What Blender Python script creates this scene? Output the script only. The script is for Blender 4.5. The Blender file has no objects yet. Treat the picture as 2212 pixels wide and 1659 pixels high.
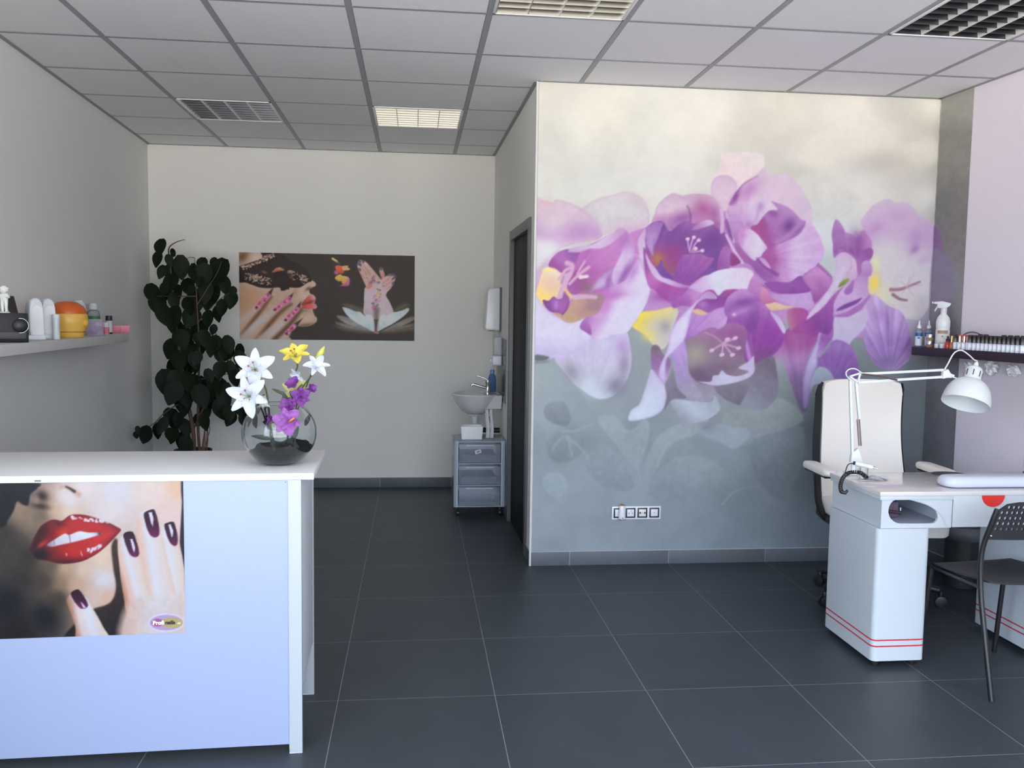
import bpy, bmesh, math, random
import numpy as np
from mathutils import Vector, Matrix, Quaternion
from mathutils.geometry import delaunay_2d_cdt
PI = math.pi
R = math.radians
SC = bpy.context.scene
COL = SC.collection
random.seed(7)
# ------------------------------------------------------------------ camera
FPX, PITCH, ROLL, YAW, EYE, ZC = 1895.43, -0.0799, 0.0143, 0.1108, 1.4553, 2.7455
def ray(u, v):                       # photo pixel -> direction in the room
    a, b = (u-1106)/FPX, -(v-829.5)/FPX
    c, s = math.cos(ROLL), math.sin(ROLL); x, w = c*a-s*b, s*a+c*b
    c, s = math.cos(PITCH), math.sin(PITCH); y, z = c-s*w, s+c*w
    c, s = math.cos(YAW), math.sin(YAW)
    return Vector((c*x+s*y, -s*x+c*y, z))
EYEV = Vector((0, 0, EYE))
def at_z(u, v, z): d = ray(u, v); return EYEV+d*((z-EYE)/d.z)
def at_y(u, v, y): d = ray(u, v); return EYEV+d*(y/d.y)
def at_x(u, v, x): d = ray(u, v); return EYEV+d*(x/d.x)
def at_pl(u, v, n, q): d = ray(u, v); n = Vector(n); return EYEV+d*(n.dot(Vector(q)-EYEV)/n.dot(d))
def project(P):                      # room points (N,3) -> photo pixels
    P = np.asarray(P, float)-np.array([0, 0, EYE])
    c, s = math.cos(YAW), math.sin(YAW); x = c*P[:,0]-s*P[:,1]; y = s*P[:,0]+c*P[:,1]; z = P[:,2]
    c, s = math.cos(PITCH), math.sin(PITCH); d = c*y+s*z; w = -s*y+c*z
    c, s = math.cos(ROLL), math.sin(ROLL); a = c*x+s*w; b = -s*x+c*w
    return 1106+FPX*a/d, 829.5-FPX*b/d
cd = bpy.data.cameras.new('camera'); cam = bpy.data.objects.new('camera', cd); COL.objects.link(cam)
fw = ray(1106, 829.5); rt = ray(2106, 829.5)-fw; up = ray(1106, -170.5)-fw
m = Matrix((rt.normalized(), up.normalized(), -fw.normalized())).transposed().to_4x4(); m.translation = EYEV
cam.matrix_world = m; cd.sensor_fit = 'HORIZONTAL'; cd.sensor_width = 36; cd.lens = FPX*36/2212; cd.clip_start = .05
SC.camera = cam
# ------------------------------------------------------------------ daylight
SC.view_settings.view_transform = 'Standard'; SC.view_settings.look = 'None'
SC.view_settings.exposure = 0.0; SC.view_settings.gamma = 1
try: SC.view_settings.use_curve_mapping = False
except Exception: pass
W = bpy.data.worlds.new('sky'); SC.world = W; W.use_nodes = True
nt = W.node_tree; nt.nodes.clear()
tc = nt.nodes.new('ShaderNodeTexCoord'); sx = nt.nodes.new('ShaderNodeSeparateXYZ'); ma = nt.nodes.new('ShaderNodeMath'); ma.operation = 'MULTIPLY_ADD'
ma.inputs[1].default_value = .5; ma.inputs[2].default_value = .5
rp = nt.nodes.new('ShaderNodeValToRGB'); bg = nt.nodes.new('ShaderNodeBackground'); wo = nt.nodes.new('ShaderNodeOutputWorld')
nt.links.new(tc.outputs['Generated'], sx.inputs[0]); nt.links.new(sx.outputs['Z'], ma.inputs[0]); nt.links.new(ma.outputs[0], rp.inputs[0])
nt.links.new(rp.outputs[0], bg.inputs[0]); nt.links.new(bg.outputs[0], wo.inputs[0])
SKY = [(0.0,(1.0,.95,.87)),(.40,(1.0,.95,.87)),(.475,(.46,.45,.43)),(.525,(.36,.39,.42)),(.60,(.58,.70,.89)),(1.0,(.43,.61,.92))]
while len(rp.color_ramp.elements) < len(SKY): rp.color_ramp.elements.new(.5)
for e, (p, c) in zip(rp.color_ramp.elements, SKY): e.position = p; e.color = (*c, 1)
bg.inputs[1].default_value = 15.0
# shop window opening behind the camera, used to sample the daylight
WX0, WX1, WZ0, WZ1, WY = -2.20, 3.05, 0.06, 2.66, -3.0
pl = bpy.data.lights.new('window_portal', 'AREA'); pl.shape = 'RECTANGLE'; pl.size = WX1-WX0; pl.size_y = WZ1-WZ0
pl.cycles.is_portal = True
# two unseen side windows, added behind the camera to brighten the room
SWY0, SWZ0, SWZ1 = -2.75, .75, 2.62
SWE = {-1: 1.25, 1: -.25}
for sd in (-1, 1):
    SWY1 = SWE[sd]
    l2 = bpy.data.lights.new('added_portal', 'AREA'); l2.shape = 'RECTANGLE'; l2.size = SWY1-SWY0; l2.size_y = SWZ1-SWZ0; l2.cycles.is_portal = True
    o2 = bpy.data.objects.new('added_portal', l2); COL.objects.link(o2); o2.location = ((-1.65-.2) if sd < 0 else 3.72, (SWY0+SWY1)/2, (SWZ0+SWZ1)/2); o2.rotation_euler = (PI/2, 0, sd*PI/2)
po = bpy.data.objects.new('window_portal', pl); COL.objects.link(po); po.location = ((WX0+WX1)/2, WY-.02, (WZ0+WZ1)/2); po.rotation_euler = (PI/2, 0, 0)
SC.cycles.max_bounces = 10; SC.cycles.diffuse_bounces = 5; SC.cycles.transparent_max_bounces = 16; SC.cycles.use_denoising = True
SC.cycles.caustics_reflective = False; SC.cycles.caustics_refractive = False; SC.cycles.sample_clamp_indirect = 4
# ------------------------------------------------------------------ materials
def lin(c): return tuple((x/12.92 if x <= .04045 else ((x+.055)/1.055)**2.4) for x in (v/255 for v in c))
MATS = {}
def mat(name, rgb, rough=.5, metal=0., noise=.05, scale=40, bump=0., spec=.5, alpha=None, trans=0., coat=0., sub=0.):
    if name in MATS: return MATS[name]
    m = bpy.data.materials.new(name); m.use_nodes = True; t = m.node_tree; b = t.nodes['Principled BSDF']
    c = lin(rgb)
    tx = t.nodes.new('ShaderNodeTexCoord'); nz = t.nodes.new('ShaderNodeTexNoise'); nz.inputs['Scale'].default_value = scale; nz.inputs['Detail'].default_value = 4
    t.links.new(tx.outputs['Object'], nz.inputs['Vector'])
    mx = t.nodes.new('ShaderNodeMix'); mx.data_type = 'RGBA'
    mx.inputs[6].default_value = (*[x*(1-noise) for x in c], 1); mx.inputs[7].default_value = (*[min(1, x*(1+noise)) for x in c], 1)
    t.links.new(nz.outputs['Fac'], mx.inputs[0]); t.links.new(mx.outputs[2], b.inputs['Base Color'])
    b.inputs['Roughness'].default_value = rough; b.inputs['Metallic'].default_value = metal
    b.inputs['Specular IOR Level'].default_value = spec; b.inputs['Transmission Weight'].default_value = trans; b.inputs['Coat Weight'].default_value = coat
    if sub: b.inputs['Subsurface Weight'].default_value = sub
    if bump:
        bp = t.nodes.new('ShaderNodeBump'); bp.inputs['Strength'].default_value = bump; bp.inputs['Distance'].default_value = .01
        t.links.new(nz.outputs['Fac'], bp.inputs['Height']); t.links.new(bp.outputs[0], b.inputs['Normal'])
    if alpha is not None: b.inputs['Alpha'].default_value = alpha
    MATS[name] = m; return m
def glass(name, rgb=(250,252,252), rough=0.0, ior=1.45):
    m = bpy.data.materials.new(name); m.use_nodes = True; t = m.node_tree; t.nodes.clear()
    g = t.nodes.new('ShaderNodeBsdfGlass'); g.inputs['Color'].default_value = (*lin(rgb), 1); g.inputs['Roughness'].default_value = rough; g.inputs['IOR'].default_value = ior
    o = t.nodes.new('ShaderNodeOutputMaterial'); t.links.new(g.outputs[0], o.inputs[0]); MATS[name] = m; return m
def clear(name, rgb, body, rough=.15):     # thin clear plastic or pane: see-through share, tinted body share and a glossy skin
    m = bpy.data.materials.new(name); m.use_nodes = True; t = m.node_tree; t.nodes.clear(); c = (*lin(rgb), 1)
    tr = t.nodes.new('ShaderNodeBsdfTransparent'); df = t.nodes.new('ShaderNodeBsdfDiffuse'); gl = t.nodes.new('ShaderNodeBsdfGlossy')
    df.inputs[0].default_value = c; gl.inputs['Roughness'].default_value = rough
    fr = t.nodes.new('ShaderNodeLayerWeight'); fr.inputs[0].default_value = .12
    a = t.nodes.new('ShaderNodeMixShader'); b = t.nodes.new('ShaderNodeMixShader'); o = t.nodes.new('ShaderNodeOutputMaterial')
    a.inputs[0].default_value = body; t.links.new(tr.outputs[0], a.inputs[1]); t.links.new(df.outputs[0], a.inputs[2])
    t.links.new(fr.outputs['Fresnel'], b.inputs[0]); t.links.new(a.outputs[0], b.inputs[1]); t.links.new(gl.outputs[0], b.inputs[2]); t.links.new(b.outputs[0], o.inputs[0])
    MATS[name] = m; return m
def print_mat(name, rough=.6):             # printed picture: ink colour held per vertex on the sheet, paper grain on top
    m = bpy.data.materials.new(name); m.use_nodes = True; t = m.node_tree; b = t.nodes['Principled BSDF']
    at = t.nodes.new('ShaderNodeAttribute'); at.attribute_name = 'ink'
    nz = t.nodes.new('ShaderNodeTexNoise'); nz.inputs['Scale'].default_value = 220
    bp = t.nodes.new('ShaderNodeBump'); bp.inputs['Strength'].default_value = .03; bp.inputs['Distance'].default_value = .002
    t.links.new(nz.outputs['Fac'], bp.inputs['Height']); t.links.new(bp.outputs[0], b.inputs['Normal']); t.links.new(at.outputs['Color'], b.inputs['Base Color'])
    b.inputs['Roughness'].default_value = rough; b.inputs['Specular IOR Level'].default_value = .25; return m
# ------------------------------------------------------------------ mesh building
class MB:
    def __init__(s): s.v = []; s.f = []
    def add(s, vs, fs):
        o = len(s.v); s.v += [tuple(p) for p in vs]; s.f += [tuple(i+o for i in f) for f in fs]; return s
    def box(s, x0, y0, z0, x1, y1, z1, M=None):
        vs = [Vector(p) for p in ((x0,y0,z0),(x1,y0,z0),(x1,y1,z0),(x0,y1,z0),(x0,y0,z1),(x1,y0,z1),(x1,y1,z1),(x0,y1,z1))]
        if M is not None: vs = [M@p for p in vs]
        return s.add(vs, [(0,3,2,1),(4,5,6,7),(0,1,5,4),(1,2,6,5),(2,3,7,6),(3,0,4,7)])
    def rings(s, rings, cap0=True, cap1=True, close=True):
        n = len(rings[0]); vs = [p for r in rings for p in r]; fs = []
        for i in range(len(rings)-1):
            for j in range(n if close else n-1):
                k = (j+1) % n; fs.append((i*n+j, i*n+k, (i+1)*n+k, (i+1)*n+j))
        if cap0: fs.append(tuple(range(n-1, -1, -1)))
        if cap1: fs.append(tuple((len(rings)-1)*n+j for j in range(n)))
        return s.add(vs, fs)
    def lathe(s, prof, c=(0,0,0), n=24, M=None, sx=1, sy=1, cap0=True, cap1=True):
        rs = []
        for r, z in prof:
            ring = [Vector((math.cos(2*PI*j/n)*r*sx, math.sin(2*PI*j/n)*r*sy, z)) for j in range(n)]
            rs.append([(M@p if M is not None else p)+Vector(c) for p in ring])
        return s.rings(rs, cap0, cap1)
    def cyl(s, p, q, r, r2=None, n=16):
        return s.tube([p, q], r, n, r2)
    def tube(s, pts, r, n=10, r2=None, close=False):
        pts = [Vector(p) for p in pts]; m = len(pts); rs = []; prev = None
        for i, p in enumerate(pts):
            if close: t = (pts[(i+1) % m]-pts[i-1])
            else: t = (pts[min(i+1, m-1)]-pts[max(i-1, 0)])
            t.normalize()
            if prev is None:
                a = Vector((0,0,1)) if abs(t.z) < .9 else Vector((1,0,0)); prev = (a-t*a.dot(t)).normalized()
            else:
                prev = prev-t*prev.dot(t)
                prev = prev.normalized() if prev.length > 1e-6 else t.orthogonal().normalized()
            b = t.cross(prev)
            rr = (r[i] if isinstance(r, (list, tuple)) else r+((r2 if r2 is not None else r)-r)*i/max(m-1, 1))
            rs.append([p+prev*(math.cos(2*PI*j/n)*rr)+b*(math.sin(2*PI*j/n)*rr) for j in range(n)])
        if close: rs.append(rs[0]); return s.rings(rs, False, False)
        return s.rings(rs)
    def prism(s, out, d, M=None):          # outline in local xy pushed along local z by d
        n = len(out); a = [Vector((x, y, 0)) for x, y in out]; b = [Vector((x, y, d)) for x, y in out]
        if M is not None: a = [M@p for p in a]; b = [M@p for p in b]
        return s.rings([a, b])
    def sheet(s, fn, nu, nv, th=0):        # fn(u,v) -> point; th closes it into a thin solid
        P = [[Vector(fn(i/nu, j/nv)) for j in range(nv+1)] for i in range(nu+1)]
        def nrm(i, j):
            a = P[min(i+1, nu)][j]-P[max(i-1, 0)][j]; b = P[i][min(j+1, nv)]-P[i][max(j-1, 0)]; c = a.cross(b)
            return c.normalized() if c.length > 1e-9 else Vector((0,0,1))
        w = nv+1; fs = [(i*w+j, (i+1)*w+j, (i+1)*w+j+1, i*w+j+1) for i in range(nu) for j in range(nv)]
        top = [P[i][j] for i in range(nu+1) for j in range(w)]
        if not th: return s.add(top, fs)
        bot = [P[i][j]-nrm(i, j)*th for i in range(nu+1) for j in range(w)]; o = len(top)
        fs += [tuple(o+k for k in reversed(f)) for f in fs[:]]
        edge = [(i*w, (i+1)*w) for i in range(nu)]+[(nu*w+j, nu*w+j+1) for j in range(nv)]+[((i+1)*w+nv, i*w+nv) for i in range(nu)]+[(j+1, j) for j in range(nv)]
        fs += [(b, a, a+o, b+o) for a, b in edge]
        return s.add(top+bot, fs)
    def ball(s, c, r, sx=1, sy=1, sz=1, n=16, k=10, M=None):
        rs = []
        for i in range(k+1):
            a = -PI/2+PI*i/k; rr = max(math.cos(a), .02)
            ring = [Vector((math.cos(2*PI*j/n)*rr*r*sx, math.sin(2*PI*j/n)*rr*r*sy, math.sin(a)*r*sz)) for j in range(n)]
            rs.append([(M@p if M is not None else p)+Vector(c) for p in ring])
        return s.rings(rs)
    def build(s, name, m, parent=None, bevel=0, seg=2, angle=40, flat=False, loc=None, rotz=0):
        me = bpy.data.meshes.new(name); me.from_pydata(s.v, [], s.f); me.validate()
        bm = bmesh.new(); bm.from_mesh(me); bmesh.ops.recalc_face_normals(bm, faces=bm.faces)
        if bevel:
            es = [e for e in bm.edges if len(e.link_faces) == 2 and e.calc_face_angle(0) > .5]
            bmesh.ops.bevel(bm, geom=es, offset=bevel, segments=seg, profile=.6, affect='EDGES', clamp_overlap=True)
        bm.to_mesh(me); bm.free()
        if not flat:
            me.polygons.foreach_set('use_smooth', [True]*len(me.polygons)); me.set_sharp_from_angle(angle=R(angle))
        me.materials.append(m); o = bpy.data.objects.new(name, me); COL.objects.link(o)
        if parent is not None: o.parent = parent
        if loc is not None: o.location = loc
        if rotz: o.rotation_euler = (0, 0, rotz)
        return o
def tag(o, label, cat, group=None):
    o['label'] = label; o['category'] = cat
    if group: o['group'] = group
    return o
def thing(name, label, cat, loc=(0,0,0), rotz=0, group=None):
    o = bpy.data.objects.new(name, None); COL.objects.link(o); o.location = loc; o.rotation_euler = (0, 0, rotz); o.empty_display_size = .1
    return tag(o, label, cat, group)
def struct(name, mb, m, bevel=0, **k):
    o = mb.build(name, m, None, bevel, **k); o['kind'] = 'structure'; return o
def dup(root, loc, rotz, label, group=None):
    r = root.copy(); COL.objects.link(r); r.location = loc; r.rotation_euler = (0, 0, rotz); r['label'] = label
    if group: r['group'] = group
    for ch in list(root.children):
        c = ch.copy(); COL.objects.link(c); c.parent = r
        for g in list(ch.children):
            d = g.copy(); COL.objects.link(d); d.parent = c
    return r
def arc(cx, cy, r, a0, a1, n): return [(cx+r*math.cos(R(a0+(a1-a0)*i/n)), cy+r*math.sin(R(a0+(a1-a0)*i/n))) for i in range(n+1)]
def rrect(x0, y0, x1, y1, r, n=5):
    return arc(x1-r, y0+r, r, -90, 0, n)+arc(x1-r, y1-r, r, 0, 90, n)+arc(x0+r, y1-r, r, 90, 180, n)+arc(x0+r, y0+r, r, 180, 270, n)
def smoothpts(p, n=6, closed=False):
    p = [Vector(q) for q in p]; m_ = len(p); out = []
    for i in range(m_ if closed else m_-1):
        a, b, c, d = (p[i-1], p[i], p[(i+1) % m_], p[(i+2) % m_]) if closed else (p[max(i-1,0)], p[i], p[i+1], p[min(i+2, m_-1)])
        for k in range(n):
            t = k/n; out.append(.5*((2*b)+(c-a)*t+(2*a-5*b+4*c-d)*t*t+(3*b-a-3*c+d)*t**3))
    if not closed: out.append(p[-1])
    return out
def inside(p, poly):
    x, y = p; r = False; n = len(poly)
    for i in range(n):
        (ax, ay), (bx, by) = poly[i], poly[(i+1) % n]
        if (ay > y) != (by > y) and x < ax+(y-ay)*(bx-ax)/(by-ay): r = not r
    return r
def holed(out, holes):                 # 2-D plate with holes -> (verts, faces)
    vs = []; es = []
    for lp in [out]+holes:
        o = len(vs); vs += [Vector(p) for p in lp]; es += [(o+i, o+(i+1) % len(lp)) for i in range(len(lp))]
    V, _, F, _, _, _ = delaunay_2d_cdt(vs, es, [], 0, 1e-5)
    keep = []
    for f in F:
        c = sum((V[i] for i in f), Vector((0, 0)))/len(f)
        if inside(c, out) and not any(inside(c, h) for h in holes): keep.append(tuple(f))
    return [tuple(v) for v in V], keep
def plate(out, holes, th, fn):         # plate with holes mapped to space by fn(x,y,depth)
    V, F = holed(out, holes); n = len(V); mb = MB(); fs = []; cnt = {}
    for f in F:
        fs.append(f); fs.append(tuple(n+i for i in reversed(f)))
        for a, b in zip(f, f[1:]+f[:1]): cnt[(a, b)] = 1
    for (a, b) in cnt:
        if (b, a) not in cnt: fs.append((b, a, a+n, b+n))
    mb.add([fn(x, y, 0) for x, y in V]+[fn(x, y, th) for x, y in V], fs); return mb
def picture(name, m, canvas, P, nu, nv, gain, label, cat, extra=None):
    # a printed sheet: P(u,v) arrays -> room points; ink read from the painted canvas
    vs = []; fs = []; cs = []; o = 0
    for (Pf, nu_, nv_) in [(P, nu, nv)]+(extra or []):
        U, V = np.meshgrid(np.linspace(0, 1, nu_+1), np.linspace(0, 1, nv_+1)); Q = Pf(U.ravel(), V.ravel()); px, py = project(Q)
        vs.append(Q); cs.append(canvas.sample(px, py)); i = np.arange(nv_)[:, None]*(nu_+1)+np.arange(nu_)[None]; i = i.ravel()+o
        fs.append(np.stack([i, i+1, i+nu_+2, i+nu_+1], 1)); o += len(Q)
    vs = np.concatenate(vs); cs = np.clip(np.concatenate(cs)/255, 0, 1); fs = np.concatenate(fs)
    cl = np.where(cs <= .04045, cs/12.92, ((cs+.055)/1.055)**2.4)*np.array(gain); cl = np.clip(cl, .006, .9)
    me = bpy.data.meshes.new(name); me.vertices.add(len(vs)); me.vertices.foreach_set('co', vs.astype(np.float32).ravel())
    me.loops.add(fs.size); me.loops.foreach_set('vertex_index', fs.astype(np.int32).ravel())
    me.polygons.add(len(fs)); me.polygons.foreach_set('loop_start', np.arange(0, fs.size, 4, dtype=np.int32)); me.polygons.foreach_set('loop_total', np.full(len(fs), 4, dtype=np.int32))
    me.update(); me.validate()
    a = me.color_attributes.new('ink', 'FLOAT_COLOR', 'POINT'); a.data.foreach_set('color', np.concatenate([cl, np.ones((len(cl), 1))], 1).astype(np.float32).ravel())
    me.materials.append(m); ob = bpy.data.objects.new(name, me); COL.objects.link(ob); return tag(ob, label, cat)
def text_mesh(txt, size, m, name, parent, M, bold=.0):
    cu = bpy.data.curves.new(name, 'FONT'); cu.body = txt; cu.size = size; cu.offset = bold; cu.extrude = .0004; cu.resolution_u = 4
    to = bpy.data.objects.new('tmp', cu); COL.objects.link(to); dg = bpy.context.evaluated_depsgraph_get(); me = bpy.data.meshes.new_from_object(to.evaluated_get(dg))
    bpy.data.objects.remove(to); me.name = name; me.materials.clear(); me.materials.append(m)
    o = bpy.data.objects.new(name, me); COL.objects.link(o); o.parent = parent; o.matrix_local = M; return o
# ---------------------------------------------------------------- print painter
TILES = {'A':(1140,380,.18083),'B':(1140,600,.18083),'C':(1360,320,.18083),'D':(1520,320,.18083),
         'E':(1340,600,.24111),'F':(1600,540,.18083),'G':(1780,400,.19892),'H':(1650,700,.21097),
         'I':(508,538,.12055),'J':(700,545,.12055),'K':(0,1030,.12658),'L':(200,1030,.12658),
         'M':(0,1200,.12055),'N':(200,1200,.12055),'O':(0,0,1.0)}
def tp(t, pts):
    x, y, s = TILES[t]
    return np.array([(x+a*s, y+b*s) for a, b in pts], float)
def spline(p, n=6, closed=True):
    m = len(p); out = []
    for i in range(m if closed else m-1):
        if closed: a,b,c,d = p[i-1],p[i],p[(i+1)%m],p[(i+2)%m]
        else: a,b,c,d = p[max(i-1,0)],p[i],p[i+1],p[min(i+2,m-1)]
        for k in range(n):
            t=k/n
            out.append(.5*((2*b)+(c-a)*t+(2*a-5*b+4*c-d)*t*t+(3*b-a-3*c+d)*t**3))
    if not closed: out.append(p[-1])
    return np.array(out)
def vnoise(h, w, cell, rng):
    gh, gw = int(h/cell)+3, int(w/cell)+3
    g = rng.random((gh,gw)); y=np.arange(h)/cell; x=np.arange(w)/cell
    yi=y.astype(int); xi=x.astype(int); fy=(y-yi)[:,None]; fx=(x-xi)[None]
    fy=fy*fy*(3-2*fy); fx=fx*fx*(3-2*fx)
    a=g[yi][:,xi]; b=g[yi][:,xi+1]; c=g[yi+1][:,xi]; d=g[yi+1][:,xi+1]
    return (a*(1-fx)+b*fx)*(1-fy)+(c*(1-fx)+d*fx)*fy-.5
class Canvas:
    def __init__(s, x0, y0, x1, y1, step, col=(128,128,128), seed=3):
        s.x0,s.y0,s.step=x0,y0,step; s.w=int((x1-x0)/step)+1; s.h=int((y1-y0)/step)+1
        s.X,s.Y=np.meshgrid(x0+np.arange(s.w)*step, y0+np.arange(s.h)*step)
        s.a=np.ones((s.h,s.w,3))*np.array(col,float); s.rng=np.random.default_rng(seed)
        s.n1=vnoise(s.h,s.w,9/step,s.rng)+.6*vnoise(s.h,s.w,4/step,s.rng); s.n2=vnoise(s.h,s.w,60/step,s.rng)+.6*vnoise(s.h,s.w,25/step,s.rng)
    def field(s, pts, power=2.2):
        W=0; A=0
        for x,y,c in pts:
            w=1/(((s.X-x)**2+(s.Y-y)**2)/1e4+.02)**(power/2); W=W+w; A=A+w[...,None]*np.array(c,float)
        s.a=A/W[...,None]
    def win(s, lo, hi):
        j0=max(0,int((lo[0]-s.x0)/s.step)); j1=min(s.w,int((hi[0]-s.x0)/s.step)+2)
        i0=max(0,int((lo[1]-s.y0)/s.step)); i1=min(s.h,int((hi[1]-s.y0)/s.step)+2)
        return None if j1<=j0 or i1<=i0 else (slice(i0,i1),slice(j0,j1))
    def sdf(s, poly, wn):
        X,Y=s.X[wn],s.Y[wn]; d=np.full(X.shape,1e9); ins=np.zeros(X.shape,bool); m=len(poly)
        for i in range(m):
            ax,ay=poly[i]; bx,by=poly[(i+1)%m]; ex,ey=bx-ax,by-ay
            t=np.clip(((X-ax)*ex+(Y-ay)*ey)/(ex*ex+ey*ey+1e-9),0,1)
            d=np.minimum(d,(X-ax-t*ex)**2+(Y-ay-t*ey)**2)
            if ay!=by: ins^=((ay>Y)!=(by>Y))&(X<ax+(Y-ay)*ex/(by-ay))
        d=np.sqrt(d); return np.where(ins,-d,d)
    def petal(s, t, pts, stops, axis=None, rim=None, rimw=5, streak=0, soft=1.3, alpha=1., smooth=True, nz=5):
        p=tp(t,pts); q=spline(p) if smooth else p
        wn=s.win(q.min(0)-4-3*soft,q.max(0)+4+3*soft)
        if wn is None: return
        sd=s.sdf(q,wn); X,Y=s.X[wn],s.Y[wn]
        st=np.array(stops,float)
        if st.ndim==1: st=st[None]
        if axis is None: a,b=np.array([q[:,0].mean(),q[:,1].max()]),np.array([q[:,0].mean(),q[:,1].min()])
        else: a,b=tp(t,axis)
        e=b-a; L=np.hypot(*e)+1e-6
        u=((X-a[0])*e[0]+(Y-a[1])*e[1])/L**2
        v=((Y-a[1])*e[0]-(X-a[0])*e[1])/L
        u=np.clip(u+s.n2[wn]*.10,0,1)*(len(st)-1); i=np.minimum(u.astype(int),max(len(st)-2,0)); f=(u-i)[...,None]; f=f*f*(3-2*f)
        col=st[i]*(1-f)+st[np.minimum(i+1,len(st)-1)]*f
        if streak:
            r=np.hypot(X-a[0],Y-a[1])+6; th=np.arctan2(v,np.clip(((X-a[0])*e[0]+(Y-a[1])*e[1])/L,-1e9,1e9)+12)
            ph=s.rng.random(4)*6.3
            k=np.sin(th*23+ph[0])+.7*np.sin(th*41+ph[1]+r*.02)+.5*np.sin(th*67+ph[2])
            col=col+(k*streak)[...,None]
        if rim is not None: w=np.exp(sd/rimw)[...,None]*(sd<0)[...,None]; col=col*(1-w)+np.array(rim,float)*w
        col=col+(s.n1[wn]*nz*1.6+s.n2[wn]*nz)[...,None]
        m=(np.clip(.5-sd/(2*soft),0,1)*alpha)[...,None]; m=m*m*(3-2*m) if alpha==1 else m
        s.a[wn]=s.a[wn]*(1-m)+col*m
        return q
    def blob(s, t, c, rx, ry, ang, col, al=.7, clip=None, hard=0):
        k=TILES[t][2]; cx,cy=tp(t,[c])[0]; rx*=k; ry*=k; R=2.6*max(rx,ry)
        wn=s.win(np.array([cx-R,cy-R]),np.array([cx+R,cy+R]))
        if wn is None: return
        X,Y=s.X[wn]-cx,s.Y[wn]-cy; a=np.radians(ang); u=(X*np.cos(a)+Y*np.sin(a))/rx; v=(-X*np.sin(a)+Y*np.cos(a))/ry
        r2=u*u+v*v
        m=np.exp(-r2*1.2)*al if not hard else np.clip((1-np.sqrt(r2))*hard+.5,0,1)*al
        if clip is not None: m=m*np.clip(.5-s.sdf(clip,wn)/2.4,0,1)
        m=m[...,None]; s.a[wn]=s.a[wn]*(1-m)+np.array(col,float)*m
    def line(s, t, pts, w0, w1, col, al=1., soft=1.0, clip=None):
        k=TILES[t][2]; p=spline(tp(t,pts),5,False); w0*=k; w1*=k; pad=max(w0,w1)+4
        wn=s.win(p.min(0)-pad,p.max(0)+pad)
        if wn is None: return
        X,Y=s.X[wn],s.Y[wn]; best=np.full(X.shape,1e9); n=len(p)-1
        for i in range(n):
            ax,ay=p[i]; ex,ey=p[i+1]-p[i]
            tt=np.clip(((X-ax)*ex+(Y-ay)*ey)/(ex*ex+ey*ey+1e-9),0,1)
            d=np.hypot(X-ax-tt*ex,Y-ay-tt*ey)-(w0+(w1-w0)*(i+tt)/n)/2
            best=np.minimum(best,d)
        m=np.clip(.5-best/(2*soft),0,1)*al
        if clip is not None: m=m*np.clip(.5-s.sdf(clip,wn)/2.4,0,1)
        m=m[...,None]; s.a[wn]=s.a[wn]*(1-m)+np.array(col,float)*m
    def sample(s, x, y):
        fx=np.clip((x-s.x0)/s.step,0,s.w-1.001); fy=np.clip((y-s.y0)/s.step,0,s.h-1.001)
        j=fx.astype(int); i=fy.astype(int); u=(fx-j)[:,None]; v=(fy-i)[:,None]
        return (s.a[i,j]*(1-u)+s.a[i,j+1]*u)*(1-v)+(s.a[i+1,j]*(1-u)+s.a[i+1,j+1]*u)*v
W_=(222,216,238); LP=(205,180,222); PK=(196,130,196); PU=(150,85,165); DP=(112,68,145); MG=(165,80,150); GL=(212,208,216)
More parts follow.
